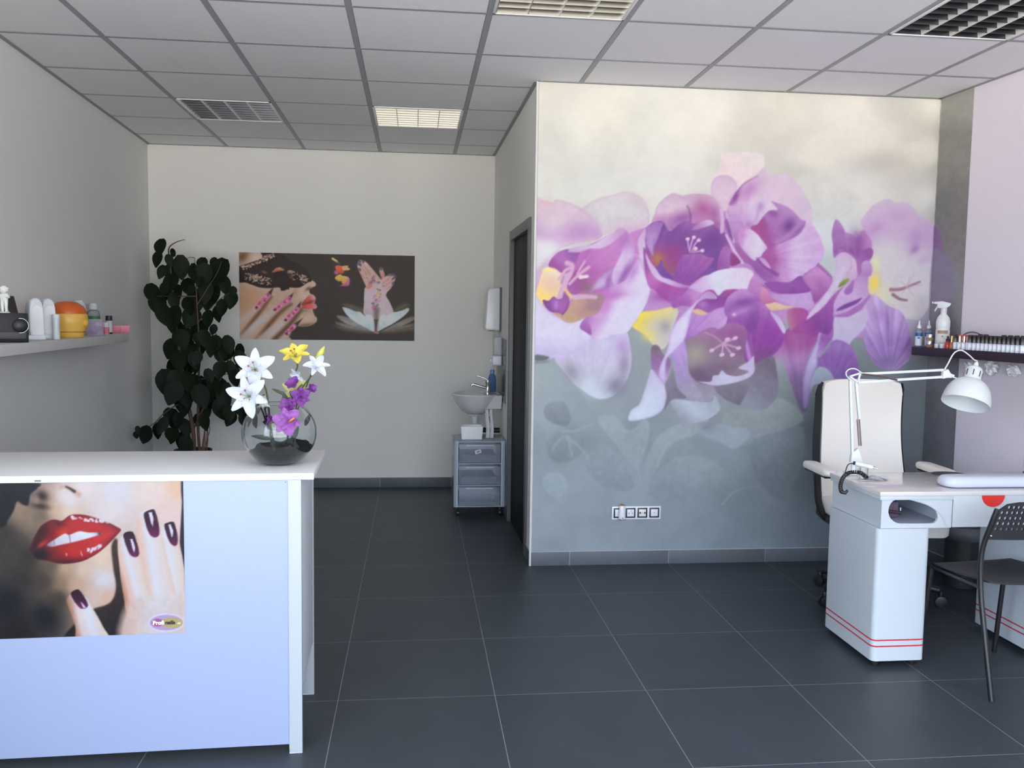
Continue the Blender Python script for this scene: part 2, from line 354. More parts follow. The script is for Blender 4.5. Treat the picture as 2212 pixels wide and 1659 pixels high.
def paint_mural(step=2.0):
    c=Canvas(1136,176,2116,1204,step)
    c.field([(1160,200,(216,212,203)),(1300,250,(226,222,212)),(1500,260,(231,227,218)),(1700,240,(222,217,207)),(1840,260,(238,232,224)),(2020,230,(246,241,230)),  # top right tones lifted to make up for weaker light there
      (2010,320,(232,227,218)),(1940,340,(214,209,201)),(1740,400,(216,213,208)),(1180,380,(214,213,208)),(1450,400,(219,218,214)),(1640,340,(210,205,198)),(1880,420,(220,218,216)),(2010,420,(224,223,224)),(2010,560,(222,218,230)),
      (1790,500,(214,218,224)),(1800,590,(190,196,202)),(1300,400,(216,215,211)),(1160,560,(216,214,216)),(1980,700,(186,178,200)),(2000,800,(118,124,132)),(1880,800,(128,136,142)),(1960,880,(120,128,138)),
      (1380,740,(150,160,165)),(1180,800,(160,171,175)),(1260,880,(150,161,166)),(1180,860,(158,169,174)),(1420,780,(148,157,162)),(1700,850,(138,148,152)),(1740,930,(112,122,130)),(1690,940,(130,140,147)),
      (1250,960,(140,150,157)),(1400,960,(138,148,155)),(1560,990,(138,148,156)),(1660,1040,(128,138,147)),(1740,1040,(110,120,129)),(1180,1060,(150,161,168)),(1350,1060,(142,152,160)),(1250,1150,(140,151,160)),(1450,1150,(134,145,154)),(1620,1150,(126,137,146)),(1760,1160,(112,122,131)),(1550,800,(150,150,160)),  # low right points painted darker for shade around chair and desk
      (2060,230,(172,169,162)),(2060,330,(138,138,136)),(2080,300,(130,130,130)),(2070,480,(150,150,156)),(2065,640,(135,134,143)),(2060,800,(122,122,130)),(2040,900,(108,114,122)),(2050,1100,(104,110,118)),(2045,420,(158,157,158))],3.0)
    c.a+=(c.n2*9+c.n1*3)[...,None]
    R=c.rng
    # pale ghost blooms high on the right and low in the grey
    for (x,y,rx,ry,an) in [(1830,270,60,36,10),(1890,290,50,30,-20),(1780,330,52,30,30),(1850,330,55,26,0),(1920,300,40,28,40)]: c.blob('O',(x,y),rx,ry,an,(229,224,215),.75)
    for pts in [[(1722,338),(1750,300),(1800,262),(1850,240),(1900,258),(1916,290),(1890,320),(1840,345),(1800,352),(1770,372)],[(1950,320),(1980,306),(2018,318),(2024,350),(1990,360),(1965,350)]]:
        c.petal('O',pts,[(224,219,210),(230,226,216)],alpha=.6,soft=3)
    c.blob('O',(1720,372),50,26,10,(188,185,178),.55); c.blob('O',(1900,352),70,26,0,(184,181,175),.6); c.blob('O',(1985,392),60,26,0,(196,193,188),.5)
    c.petal('O',[(1715,400),(1760,372),(1800,384),(1830,410),(1862,426),(1820,470),(1760,470)],[(208,208,208),(214,213,210)],alpha=.6,soft=3)
    # grey ghosts below
    g0=(126,137,143); g1=(160,170,174)
    for pts,a,b in [
      ([(1175,895),(1180,876),(1205,866),(1222,872),(1232,900),(1224,920),(1190,912)],(122,132,138),(138,148,152)),
      ([(1180,960),(1210,930),(1240,925),(1262,948),(1250,985),(1210,1000),(1186,985)],(128,138,144),(142,152,157)),
      ([(1290,905),(1330,900),(1360,930),(1395,905),(1402,940),(1385,1000),(1370,1010),(1330,960)],(150,160,165),(160,170,174)),
      ([(1390,1010),(1420,945),(1470,915),(1530,905),(1500,940),(1450,960),(1420,1010),(1400,1040)],(148,158,164),(156,166,170)),
      ([(1262,1000),(1300,960),(1340,990),(1370,1050),(1330,1060),(1290,1040)],(132,143,150),(146,156,163)),
      ([(1400,1060),(1440,1000),(1500,985),(1560,1010),(1540,1060),(1480,1085),(1430,1080)],(134,145,152),(148,158,164)),
      ([(1560,900),(1620,880),(1680,860),(1720,880),(1735,910),(1690,930),(1640,950),(1590,960)],(146,156,160),(158,166,168)),
      ([(1620,960),(1690,930),(1735,925),(1730,1010),(1690,1080),(1640,1040)],(116,127,134),(132,143,150)),
      ([(1172,1035),(1200,1020),(1225,1040),(1215,1070),(1185,1068)],(156,168,176),(160,172,180))]:
        c.petal('O',pts,[a,b],alpha=.85,soft=2.4)
    for pts in [[(1218,932),(1245,930),(1280,916)],[(1228,944),(1232,968),(1236,986)],[(1224,944),(1248,962),(1268,986)],[(1216,944),(1200,960),(1194,972)]]: c.line('O',pts,8,5,(158,168,173),.55,2)
    for pts in [[(1382,960),(1376,1000),(1386,1040)],[(1420,1010),(1440,960),(1500,930)],[(1560,1090),(1590,1060),(1640,1050)]]: c.line('O',pts,4,2,(165,174,178),.4,2)
    # under-painting so no paper shows between the blooms
    c.petal('O',[(1385,560),(1450,480),(1540,430),(1600,420),(1660,520),(1740,560),(1800,640),(1830,600),(1860,500),(1900,520),(1900,640),(1880,720),(1800,740),(1740,700),(1650,690),(1560,690),(1460,730),(1400,700)],[(186,140,198),(180,128,190)],soft=5)
    c.petal('O',[(1160,560),(1250,540),(1340,520),(1400,560),(1400,640),(1330,720),(1240,740),(1160,720)],[(206,180,214),(200,170,208)],soft=6)
    # ---- flower one (left)
    c.petal('A',[(90,330),(200,300),(290,320),(322,345),(322,292),(400,290),(560,345),(700,420),(800,520),(865,620),(895,700),(830,760),(600,800),(400,870),(250,960),(90,1100)],
        [(224,214,226),(200,160,204),(210,186,206),(210,196,206)],[(520,900),(560,290)],rim=(202,172,196),rimw=4)
    c.blob('A',(200,330),110,50,5,(216,176,190),.7); c.blob('A',(640,660),170,120,-20,(184,142,196),.65); c.blob('A',(300,560),160,150,0,(216,202,214),.7); c.blob('A',(230,900),150,130,-40,(226,226,230),.9)
    c.petal('A',[(660,390),(840,270),(1020,225),(1150,185),(1290,215),(1400,310),(1450,440),(1450,560),(1400,620),(1215,690),(1120,620),(960,690),(895,700),(860,600),(780,490)],
        [(214,190,210),(208,206,211),(210,202,208)],[(1200,700),(1100,190)],rim=(202,182,200),rimw=5)
    c.blob('A',(1290,300),150,90,25,(204,178,198),.6); c.blob('A',(1250,650),120,50,-10,(206,160,200),.7)
    c.petal('A',[(1215,690),(1400,620),(1440,590),(1500,560),(1420,700),(1320,800),(1330,940),(1275,920),(1260,800)],[(196,132,190),(190,130,196)])
    yel=c.petal('A',[(90,1460),(100,1400),(130,1280),(180,1130),(260,1080),(400,1110),(420,1230),(370,1380),(330,1470),(180,1540),(90,1600)],[(250,218,120),(240,205,165),(236,222,205)],[(110,1450),(330,1100)])
    c.blob('A',(290,1290),110,90,0,(232,196,176),.8); c.blob('A',(250,1120),100,25,0,(250,232,130),.8)
    # lower left white lobe, hanging lobe, big right lobe
    c.petal('B',[(330,965),(520,900),(760,700),(930,700),(1160,640),(1215,760),(1240,980),(1210,1160),(1120,1320),(1000,1420),(860,1450),(740,1400),(580,1290),(480,1180),(380,1060)],
        [(205,215,228),(196,196,212),(205,196,222),(206,196,228)],[(760,1440),(800,720)],streak=2)
    c.blob('B',(520,1130),110,140,-30,(152,146,162),.8); c.blob('B',(1060,1300),140,130,-40,(134,128,148),.9); c.blob('B',(1150,1050),80,190,5,(150,134,164),.75); c.blob('B',(1130,820),90,110,0,(182,146,200),.7); c.blob('B',(740,1300),90,130,-20,(206,217,230),.9)
    c.petal('B',[(80,240),(170,310),(250,410),(400,490),(520,535),(660,480),(740,560),(760,690),(700,810),(520,900),(400,975),(330,960),(80,920)],[(204,190,226),(222,214,238),(218,212,232)],[(300,960),(300,330)],rim=(206,186,230),rimw=3)
    c.petal('B',[(90,920),(180,925),(260,950),(200,985),(95,990)],[(104,110,118),(112,118,126)]); c.petal('B',[(95,995),(200,985),(265,1000),(180,1025),(95,1030)],[(124,132,138),(130,138,144)],alpha=.7)
    big=[(500,880),(720,830),(980,700),(1110,620),(1215,690),(1270,820),(1275,920),(1310,935),(1360,1060),(1400,1180),(1455,1340),(1430,1480),(1350,1640),(1250,1790),(1160,1880),(1000,1900),(930,1940),(800,1955),(750,1900),(740,1780),(660,1700),(500,1750),(400,1700),(460,1560),(560,1400),(500,1150),(440,1000)]
    q=c.petal('A',big,[(186,112,186),(196,128,196),(200,150,206),(214,190,222)],[(600,1250),(1350,1500)],streak=4)
    c.petal('A',[(250,1080),(270,1010),(350,920),(440,880),(500,876),(620,900),(600,960),(560,1060),(440,1170),(330,1110)],[(158,82,156),(176,110,180),(150,90,168)],[(300,1060),(520,900)])
    c.petal('A',[(480,900),(560,850),(730,830),(830,790),(980,700),(1110,625),(1170,660),(1060,760),(900,860),(740,870),(640,905),(560,915)],[(198,168,210),(212,194,222),(196,160,204)],[(520,900),(1130,640)])
    c.blob('A',(760,1150),260,160,-35,(172,92,164),.75,q); c.blob('A',(900,980),200,130,-30,(190,128,192),.7,q)
    c.petal('A',[(1180,690),(1260,800),(1275,930),(1230,1060),(1130,1190),(1060,1300),(1010,1290),(1010,1150),(1060,1050),(1130,900),(1170,780)],[(206,176,218),(212,190,224),(190,140,204)],[(1040,1280),(1200,750)])
    c.blob('A',(1170,1150),50,190,30,(142,86,168),.8,q); c.blob('A',(1150,760),70,110,30,(168,112,184),.7,q)
    lo=c.petal('A',[(740,1420),(770,1320),(850,1220),(960,1130),(1020,1100),(1000,1220),(1050,1300),(1180,1230),(1280,1060),(1330,1010),(1390,1180),(1455,1340),(1430,1480),(1350,1640),(1250,1790),(1160,1880),(1000,1900),(930,1940),(800,1955),(750,1900),(740,1780),(690,1700),(840,1640),(900,1500),(840,1420)],
        [(184,104,186),(206,160,214),(222,212,236),(220,212,236)],[(800,1400),(1250,1650)])
    c.petal('A',[(740,1400),(770,1320),(850,1220),(960,1130),(1020,1100),(1000,1220),(1010,1290),(900,1340),(800,1370)],[(214,192,226),(200,166,216)],[(760,1390),(1000,1120)],rim=(170,120,190),rimw=4)
    c.blob('A',(960,1260),36,100,10,(150,92,172),.8,lo); c.blob('A',(1000,1430),230,70,-8,(190,112,190),.75,lo); c.blob('A',(1260,1150),60,150,20,(182,128,200),.7,lo); c.blob('A',(930,1560),70,90,0,(196,120,196),.5,lo)
    c.petal('A',[(560,1440),(660,1400),(900,1420),(890,1540),(820,1640),(680,1700),(500,1755),(330,1660),(300,1600),(440,1640),(500,1530)],[(196,164,130),(190,150,140),(168,130,140)],[(450,1700),(850,1450)])
    c.blob('A',(770,1560),120,70,-20,(160,124,136),.8); c.petal('B',[(620,590),(680,490),(740,560),(760,680),(690,650)],[(160,96,172),(176,120,190)])
    c.petal('A',[(520,1180),(620,1120),(700,1230),(690,1330),(560,1420),(470,1350)],[(170,96,166),(160,80,150)]); c.blob('A',(700,1330),100,90,-30,(140,100,118),.8,q)
    c.petal('A',[(180,1480),(250,1490),(310,1440),(370,1470),(450,1350),(495,1450),(490,1560),(420,1660),(380,1640),(270,1620),(200,1550)],[(132,70,150),(170,100,180),(160,90,160)],[(220,1560),(460,1450)],rim=(124,66,140),rimw=3); c.blob('A',(340,1540),30,70,10,(190,140,205),.7)
    for pts,w0,w1 in [([(385,1440),(430,1310),(510,1180),(540,1090)],64,40),([(380,1230),(450,1130),(540,1090)],40,34),([(500,1290),(600,1190),(730,1090)],34,40),([(590,1170),(680,1020)],24,26),([(560,1450),(700,1440),(810,1450)],60,46),([(470,1040),(530,1060)],60,50)]: c.line('A',pts,w0,w1,(214,170,204),.95)
    c.line('A',[(430,1200),(400,1280)],20,30,(160,110,140),.6); c.line('A',[(450,1360),(510,1440)],40,40,(238,196,130),.9); c.line('A',[(630,1210),(710,1200)],46,36,(232,216,226),1)
    # ---- flower two (upper middle)
    c.petal('C',[(262,890),(300,780),(330,690),(420,590),(530,535),(625,565),(760,545),(900,550),(990,575),(1060,650),(1095,760),(1100,900),(1080,1000),(900,1050),(500,1000),(320,960)],
        [(150,92,160),(190,140,188),(208,184,206),(196,168,196)],[(640,1000),(600,540)],rim=(196,166,196),rimw=4)
    c.blob('C',(880,720),150,130,20,(168,88,146),.85); c.blob('C',(620,840),170,70,-20,(136,84,152),.75); c.blob('C',(1010,800),60,140,0,(160,96,156),.7); c.line('C',[(690,690),(725,780),(725,890)],14,24,(118,66,132),.7,2)
    body=c.petal('C',[(180,1010),(215,935),(300,880),(400,880),(480,990),(600,900),(680,870),(780,905),(870,870),(960,860),(1010,930),(1130,1010),(1200,1160),(1220,1300),(1180,1450),(1060,1530),(900,1620),(700,1650),(500,1590),(360,1540),(260,1400),(200,1250)],
        [(150,84,160),(140,80,158),(120,74,150),(150,96,164)],[(300,1500),(800,900)],streak=3)
    c.blob('C',(1000,1120),190,190,0,(112,66,142),.95,body); c.blob('C',(520,1100),180,110,-30,(126,74,148),.8,body); c.blob('C',(500,1260),170,120,-10,(152,64,128),.85,body)
    c.blob('C',(340,1330),90,110,-30,(176,116,80),.95,body); c.blob('C',(480,1440),110,80,0,(150,92,100),.8,body); c.blob('C',(560,1400),120,60,0,(158,70,124),.7,body)
    c.petal('C',[(750,980),(780,930),(870,870),(960,856),(1010,900),(940,930),(850,960)],[(170,120,180),(206,176,214)],[(780,960),(960,870)])
    c.petal('C',[(190,1120),(185,1010),(215,935),(320,880),(400,890),(380,960),(330,1100),(290,1180),(285,1290),(230,1210)],[(196,160,210),(176,134,194),(160,112,180)],[(250,1250),(320,900)],rim=(150,110,174),rimw=4)
    c.petal('C',[(520,1590),(600,1330),(660,1270),(840,1260),(930,1300),(1010,1320),(940,1420),(850,1500),(740,1600),(640,1630)],[(140,76,158),(150,86,166),(160,96,168)],[(640,1600),(780,1270)],streak=3)
    c.petal('C',[(310,1440),(350,1400),(370,1340),(395,1350),(400,1420),(480,1500),(520,1580),(420,1570)],[(120,74,160),(128,80,166)])
    c.petal('C',[(1060,1320),(1120,1180),(1200,1190),(1225,1300),(1190,1420),(1060,1480)],[(168,108,178),(150,86,160)],[(1200,1300),(1060,1400)])
    c.petal('C',[(100,1120),(120,1060),(190,960),(185,1060),(165,1200),(170,1340),(150,1390),(120,1280)],[(208,184,220),(202,166,206)],[(110,1300),(180,980)])
    low=c.petal('C',[(165,1200),(200,1230),(250,1400),(340,1540),(480,1570),(620,1620),(740,1650),(800,1700),(690,1840),(560,1860),(440,1830),(300,1700),(220,1640),(180,1450)],
        [(150,82,160),(190,112,186),(166,80,160),(170,90,170)],[(190,1300),(620,1800)])
    c.petal('C',[(190,1250),(250,1360),(320,1450),(380,1530),(480,1570),(620,1625),(740,1655),(600,1665),(420,1610),(300,1540),(220,1400)],[(206,174,220),(214,190,228),(180,130,200)],[(200,1280),(700,1650)])
    c.blob('E',(380,170),110,50,0,(150,70,150),.7)
    for pts in [[(720,1240),(700,1150),(695,1090)],[(720,1230),(740,1130),(765,1060)],[(750,1220),(780,1150),(825,1095)],[(740,1240),(800,1235),(880,1220)],[(770,1220),(790,1190)]]: c.line('C',pts,16,22,(206,160,206),.9)
    for p in [(695,1085),(768,1065),(828,1100),(870,1225),(790,1200)]: c.blob('C',p,24,20,0,(226,192,220),.95,None,3)
    # ---- flower three (top)
    c.petal('D',[(215,50),(240,70),(330,50),(450,45),(600,55),(700,75),(730,200),(690,260),(520,380),(400,450),(300,700),(200,560),(90,480),(130,330),(190,220)],[(220,196,212),(228,210,216),(226,214,216)],[(300,600),(450,50)],soft=2)
    c.petal('D',[(85,480),(110,380),(180,330),(280,322),(350,360),(400,440),(380,520),(310,650),(280,750),(220,740),(160,640),(100,560)],[(216,192,214),(212,190,210),(206,180,206)],[(240,740),(220,330)],rim=(200,170,200),rimw=4)
    t=c.petal('D',[(300,700),(320,620),(400,500),(500,400),(640,320),(715,225),(745,260),(760,310),(900,310),(1000,310),(1080,380),(1160,470),(1210,570),(1250,610),(1290,720),(1305,860),(1300,920),(1380,1040),(1420,1150),(1440,1230),(1400,1350),(1300,1440),(1180,1520),(1080,1580),(960,1620),(760,1600),(640,1500),(560,1400),(440,1330),(360,1150),(310,950)],
        [(160,98,170),(190,140,196),(214,190,216),(208,192,210)],[(500,1350),(1000,330)],streak=3)
    c.blob('D',(960,500),260,170,30,(216,192,212),.9,t); c.blob('D',(1180,720),120,160,0,(202,186,208),.85,t); c.blob('D',(540,500),190,100,-45,(184,130,190),.85,t); c.blob('D',(380,590),40,110,25,(134,72,142),.95,t)
    c.line('D',[(320,660),(400,520),(500,410),(640,330)],34,14,(140,80,150),.6,3,t)
    inn=c.petal('D',[(690,860),(760,760),(840,720),(800,640),(900,660),(1000,700),(1080,760),(1160,850),(1220,880),(1180,980),(1050,1120),(940,1170),(860,1200),(760,1180),(700,1050)],[(156,92,160),(166,112,178),(180,136,194)],[(720,1100),(1050,740)])
    c.blob('D',(1020,930),80,100,25,(112,66,140),.95,inn); c.blob('D',(1150,960),40,110,35,(140,88,160),.7,inn); c.blob('D',(830,780),80,50,30,(140,84,154),.9,inn); c.blob('D',(730,900),30,120,-20,(136,80,150),.8,inn)
    c.line('D',[(880,1120),(1000,1050),(1130,930),(1180,880)],60,30,(186,140,200),.6,4,inn); c.blob('D',(700,1000),80,110,-40,(162,78,140),.85,t)
    c.petal('D',[(560,960),(640,880),(700,860),(780,1050),(820,1160),(780,1220),(760,1180),(660,1040)],[(160,84,152),(160,76,140)])
    c.petal('D',[(440,780),(500,760),(560,670),(640,600),(720,590),(800,640),(860,700),(880,740),(780,745),(700,830),(640,910),(560,920),(470,900)],[(196,160,206),(206,184,214),(212,196,218)],[(480,880),(760,620)])
    c.blob('D',(680,700),50,70,15,(178,134,194),.8); c.blob('D',(540,910),50,40,0,(170,120,188),.7); c.blob('D',(640,800),20,90,10,(180,140,196),.6)
    c.petal('D',[(290,720),(340,690),(400,700),(440,770),(450,880),(430,1000),(400,1130),(350,1100),(310,960)],[(170,120,186),(186,146,200),(200,166,206)],[(370,1120),(340,700)])
    c.petal('D',[(420,1000),(440,960),(560,970),(640,1030),(700,1110),(760,1190),(740,1260),(660,1305),(600,1340),(500,1250),(420,1130)],[(196,140,200),(214,190,222),(216,208,228),(214,196,222)],[(420,1100),(740,1230)])
    lob=c.petal('D',[(680,1320),(760,1200),(900,1150),(1100,1060),(1230,960),(1300,920),(1380,1040),(1420,1150),(1440,1230),(1400,1350),(1300,1440),(1180,1520),(1080,1580),(960,1600),(800,1560),(880,1500),(760,1400)],[(166,90,160),(196,146,204),(208,184,222),(206,172,220)],[(760,1300),(1330,1250)],streak=3)
    c.blob('D',(830,1340),110,110,0,(160,84,152),.85,lob); c.blob('D',(800,1200),60,60,0,(150,80,150),.6)
    c.blob('D',(640,1480),150,110,30,(142,84,160),.85,t); c.blob('D',(460,1290),90,60,20,(168,100,164),.7,t); c.line('D',[(640,1320),(740,1420),(880,1510)],20,40,(124,66,142),.8,3)
    c.petal('D',[(660,1310),(720,1320),(780,1390),(795,1440),(720,1390)],[(204,160,210),(196,150,204)])
    c.line('D',[(215,740),(225,880),(215,1000)],46,40,(206,172,212),.95); c.line('D',[(270,770),(310,960),(360,1120)],26,24,(204,172,214),.9); c.line('D',[(270,1040),(350,1200),(465,1370)],26,34,(212,184,222),.95); c.petal('D',[(250,880),(290,860),(350,1100),(300,1040)],[(136,82,150),(150,96,164)])
    c.petal('D',[(330,1240),(440,1350),(400,1390),(320,1400)],[(140,66,130),(150,76,140)])
    # ---- band between three and five
    c.petal('F',[(100,300),(270,420),(400,520),(560,530),(800,500),(880,600),(860,680),(760,720),(600,660),(430,600),(300,640),(200,640)],[(150,86,166),(190,150,208),(196,160,214)],[(300,420),(600,680)])
    c.petal('F',[(280,400),(420,380),(560,400),(700,310),(760,350),(840,480),(700,520),(520,525),(380,500)],[(142,76,158),(146,84,164),(140,76,160)])
    c.petal('F',[(740,320),(900,190),(940,160),(1090,320),(1070,440),(980,560),(880,640),(830,470)],[(150,80,156),(184,122,186),(200,146,204)],[(940,600),(900,200)],rim=(164,110,180),rimw=3); c.blob('F',(960,440),60,110,-20,(160,90,170),.6)
    c.line('F',[(920,180),(1000,250),(1085,325)],28,22,(150,96,166),.8)
    c.petal('F',[(270,650),(400,625),(520,660),(650,680),(500,710),(340,720)],[(216,180,150),(222,190,170)]); c.petal('F',[(230,540),(340,560),(420,610),(300,640)],[(190,110,160),(200,130,170)])
    # ---- flower five (right profile with yellow heart)
    rt=c.petal('G',[(400,420),(440,330),(520,230),(620,170),(710,145),(770,190),(870,180),(960,240),(1040,330),(1150,400),(1200,440),(1210,700),(1180,900),(1160,1250),(1060,1440),(960,1460),(820,1420),(700,1320),(560,1210),(480,1140),(500,800),(520,620)],
        [(214,208,216),(212,206,218),(200,170,212),(206,188,214)],[(760,1200),(800,200)],soft=2.2)
    c.blob('G',(560,470),130,70,-50,(188,144,196),.7,rt); c.blob('G',(820,330),200,100,0,(198,164,206),.8,rt); c.blob('G',(990,600),70,150,10,(184,150,206),.75,rt); c.blob('G',(980,700),60,40,-40,(160,116,186),.85,rt); c.blob('G',(1080,820),80,50,-30,(196,156,212),.8,rt); c.blob('G',(1150,560),70,160,0,(196,174,214),.6,rt)
    c.blob('G',(700,720),190,180,0,(213,211,216),.85,rt); c.blob('G',(1060,1000),140,200,0,(212,208,222),.8,rt); c.blob('G',(640,1180),150,110,0,(228,224,190),.8,rt); c.blob('G',(545,1060),60,110,10,(250,214,90),.98); c.blob('G',(560,850),60,90,0,(236,230,170),.7,rt)
    for pts,col in [([(725,1135),(830,1130),(930,1095),(1040,1050)],(160,118,140)),([(750,1190),(820,1235),(900,1250)],(150,112,132))]: c.line('G',pts,40,22,col,.95)
    for e in [(830,1040),(930,1000),(980,960),(1070,1080),(980,1210),(850,1180)]: c.line('G',[(900,1100),e],10,8,(206,166,196),.8)
    hang=c.petal('G',[(520,1200),(580,1210),(700,1310),(820,1360),(900,1480),(940,1660),(960,1800),(900,1920),(780,2010),(640,2000),(520,1900),(450,1750),(420,1600),(330,1660),(280,1560),(380,1400)],[(172,140,196),(166,130,198),(190,160,216),(200,172,220)],[(700,1990),(560,1250)],streak=8)
    c.blob('G',(690,1480),26,150,-4,(146,100,178),.6,hang); c.blob('H',(1240,380),150,80,-10,(128,110,160),.7,hang); c.blob('G',(600,1400),60,90,0,(170,124,196),.5,hang)
    c.petal('G',[(100,1440),(260,1430),(420,1360),(480,1420),(430,1560),(330,1660),(230,1790),(140,1740),(90,1660)],[(200,190,222),(204,188,220)])
    c.petal('H',[(880,215),(940,140),(1000,150),(1010,230),(950,330)],[(134,142,150),(140,148,154)],alpha=.8)
    pu=c.petal('H',[(545,370),(620,300),(700,180),(760,160),(860,200),(930,290),(970,440),(975,560),(930,620),(760,600),(680,500),(600,450),(548,430)],[(150,116,186),(146,100,174),(158,120,188)],[(700,560),(780,170)],streak=3); c.blob('H',(820,480),14,130,10,(130,92,170),.6,pu)
    ex=[(-90,640),(20,560),(120,500),(210,360),(240,180),(340,60),(470,-40),(520,-100),(570,60),(560,140),(470,290),(410,470),(400,640),(390,840),(340,800),(280,640),(210,480),(120,340)]
    st=c.petal('H',[(85,330),(150,240),(215,80),(300,20),(420,-60),(560,-120),(580,60),(560,150),(480,280),(420,450),(395,640),(420,800),(450,860),(390,900),(340,800),(290,660),(215,470)],[(120,108,140),(146,110,160),(176,130,188),(164,84,156),(140,70,150)],[(380,860),(460,-60)],streak=4)
    c.blob('H',(330,140),120,140,-20,(170,106,160),.6,st); c.blob('H',(150,420),90,110,-30,(160,168,170),.7); c.blob('H',(330,560),60,150,-15,(126,106,150),.7,st); c.blob('H',(120,60),60,90,0,(176,140,150),.4)
    c.petal('H',[(600,-40),(700,-20),(710,120),(660,200),(560,340),(570,150),(590,60)],[(176,136,200),(158,100,176),(166,110,180)],[(570,320),(660,0)])
    c.petal('H',[(560,80),(590,60),(575,180),(555,330),(550,430),(500,560),(480,700),(440,860),(400,830),(395,640),(415,470),(480,300),(540,170)],[(168,150,206),(186,170,216),(196,188,224),(200,176,214)],[(420,820),(560,120)],rim=(150,108,180),rimw=2.5)
    c.petal('H',[(560,440),(660,470),(720,560),(700,600),(520,620),(480,700),(490,560)],[(176,184,206),(172,180,198)])
    # twisted stem petals
    c.petal('F',[(760,860),(900,760),(1010,660),(1120,520),(1240,430),(1210,520),(1120,650),(1130,700),(1100,900),(1060,1000),(990,1000),(930,980),(850,990),(780,930)],[(132,72,152),(150,84,164),(170,112,180)],[(850,900),(1200,460)])
    c.petal('F',[(600,960),(700,870),(780,820),(860,800),(940,800),(930,980),(880,1050),(760,1000),(660,1000)],[(166,84,156),(140,70,150)],[(650,980),(900,850)])
    c.petal('F',[(560,720),(700,690),(800,730),(800,820),(700,880),(600,960),(560,850)],[(180,120,150),(172,86,150),(168,84,160)],[(560,800),(800,760)])
    c.petal('F',[(1120,620),(1200,480),(1300,360),(1370,310),(1500,340),(1510,470),(1520,560),(1460,650),(1280,780),(1120,800),(1110,720)],[(196,160,214),(202,170,218),(190,150,204)],[(1150,780),(1450,340)])
    c.petal('F',[(1140,720),(1220,660),(1340,610),(1450,570),(1400,630),(1300,680),(1180,725)],[(124,72,152),(132,80,160)]); c.petal('F',[(1110,790),(1260,740),(1420,640),(1540,540),(1520,600),(1420,720),(1270,800)],[(170,112,184),(176,124,192)])
    c.petal('F',[(1240,480),(1310,400),(1350,360),(1340,480),(1300,530),(1250,530)],[(156,106,178),(164,116,184)])
    c.petal('F',[(1100,0),(1110,-80),(1130,-170),(1200,-220),(1300,-200),(1360,-160),(1440,-60),(1520,40),(1580,0),(1570,60),(1540,130),(1450,200),(1400,320),(1370,150),(1300,60),(1180,60),(1120,100)],[(160,106,172),(150,90,164),(166,120,178),(176,140,196)],[(1380,200),(1220,-200)],streak=4,rim=(190,160,206),rimw=3)
    c.petal('G',[(160,700),(110,780),(95,640),(85,520),(130,370),(220,480),(230,600),(250,690)],[(160,102,172),(164,116,180),(176,136,196)],[(150,740),(150,380)])
    c.blob('G',(370,600),80,130,-15,(142,82,158),.85); c.petal('G',[(355,870),(420,720),(500,680),(535,720),(510,800),(430,830),(400,960),(370,960)],[(170,112,180),(150,90,164)],[(380,950),(520,700)]); c.petal('G',[(410,860),(450,820),(510,850),(525,930),(500,990),(430,980)],[(180,132,196),(196,160,212)])
    c.petal('G',[(300,900),(290,800),(340,815),(360,960),(330,1020),(200,1040)],[(206,172,212),(214,186,218)])
    c.petal('F',[(790,830),(830,740),(960,580),(1080,420),(1130,260),(1140,100),(1200,30),(1280,40),(1330,110),(1310,210),(1230,340),(1150,470),(1010,650),(880,770)],[(220,196,226),(206,194,220),(210,198,220),(206,180,214)],[(820,800),(1260,60)],rim=(200,168,214),rimw=3)
    c.petal('F',[(1165,445),(1190,390),(1250,345),(1300,345),(1260,400),(1190,440)],[(110,130,60),(140,166,80)])
    # ---- flower four (lower centre)
    c.petal('E',[(190,310),(330,290),(460,262),(520,300),(480,420),(440,560),(380,640),(290,600),(230,520),(110,440),(150,380)],[(206,200,190),(222,206,140),(236,212,90)],[(420,500),(180,330)]); c.blob('E',(330,440),100,90,20,(200,196,192),.8); c.blob('E',(400,440),60,70,0,(160,146,160),.7); c.blob('E',(240,520),50,60,-40,(236,216,110),.7)
    c.petal('E',[(560,250),(470,270),(440,140),(540,170),(640,60),(760,-20),(900,-20),(1100,-80),(1190,-20),(1200,40),(1140,100),(1000,120),(900,180),(700,270)],[(160,90,170),(196,140,202),(214,206,226),(220,196,226)],[(500,240),(1050,0)])
    c.petal('E',[(620,80),(720,20),(860,-60),(1040,-90),(1150,-80),(1195,-30),(1170,70),(1060,100),(930,110),(860,150),(760,140),(660,110)],[(206,170,218),(216,214,232),(224,204,230)],[(660,110),(1150,-20)])
    c.petal('E',[(690,200),(760,120),(830,110),(880,160),(940,110),(1060,110),(960,210),(900,290),(780,310),(660,290)],[(158,92,170),(140,72,156),(168,80,150)]); c.blob('E',(740,240),50,40,0,(178,130,196),.8)
    c.petal('E',[(640,300),(700,280),(780,320),(740,340)],[(226,190,150),(220,180,150)])
    c.petal('E',[(1190,-20),(1260,40),(1275,120),(1240,210),(1180,190),(1140,110)],[(170,110,176),(196,140,200)]); c.petal('E',[(1270,80),(1340,150),(1300,240),(1250,220)],[(190,110,160),(206,140,180)])
    rr=c.petal('E',[(930,350),(1000,220),(1240,210),(1340,290),(1440,370),(1480,450),(1460,560),(1420,640),(1330,720),(1200,770),(1100,800),(1000,600)],[(140,76,140),(146,74,160),(156,86,170),(172,110,184)],[(1200,760),(1280,250)],streak=3); c.blob('E',(1350,520),120,140,30,(148,66,160),.8,rr); c.blob('E',(1270,680),120,70,-20,(120,80,130),.6,rr)
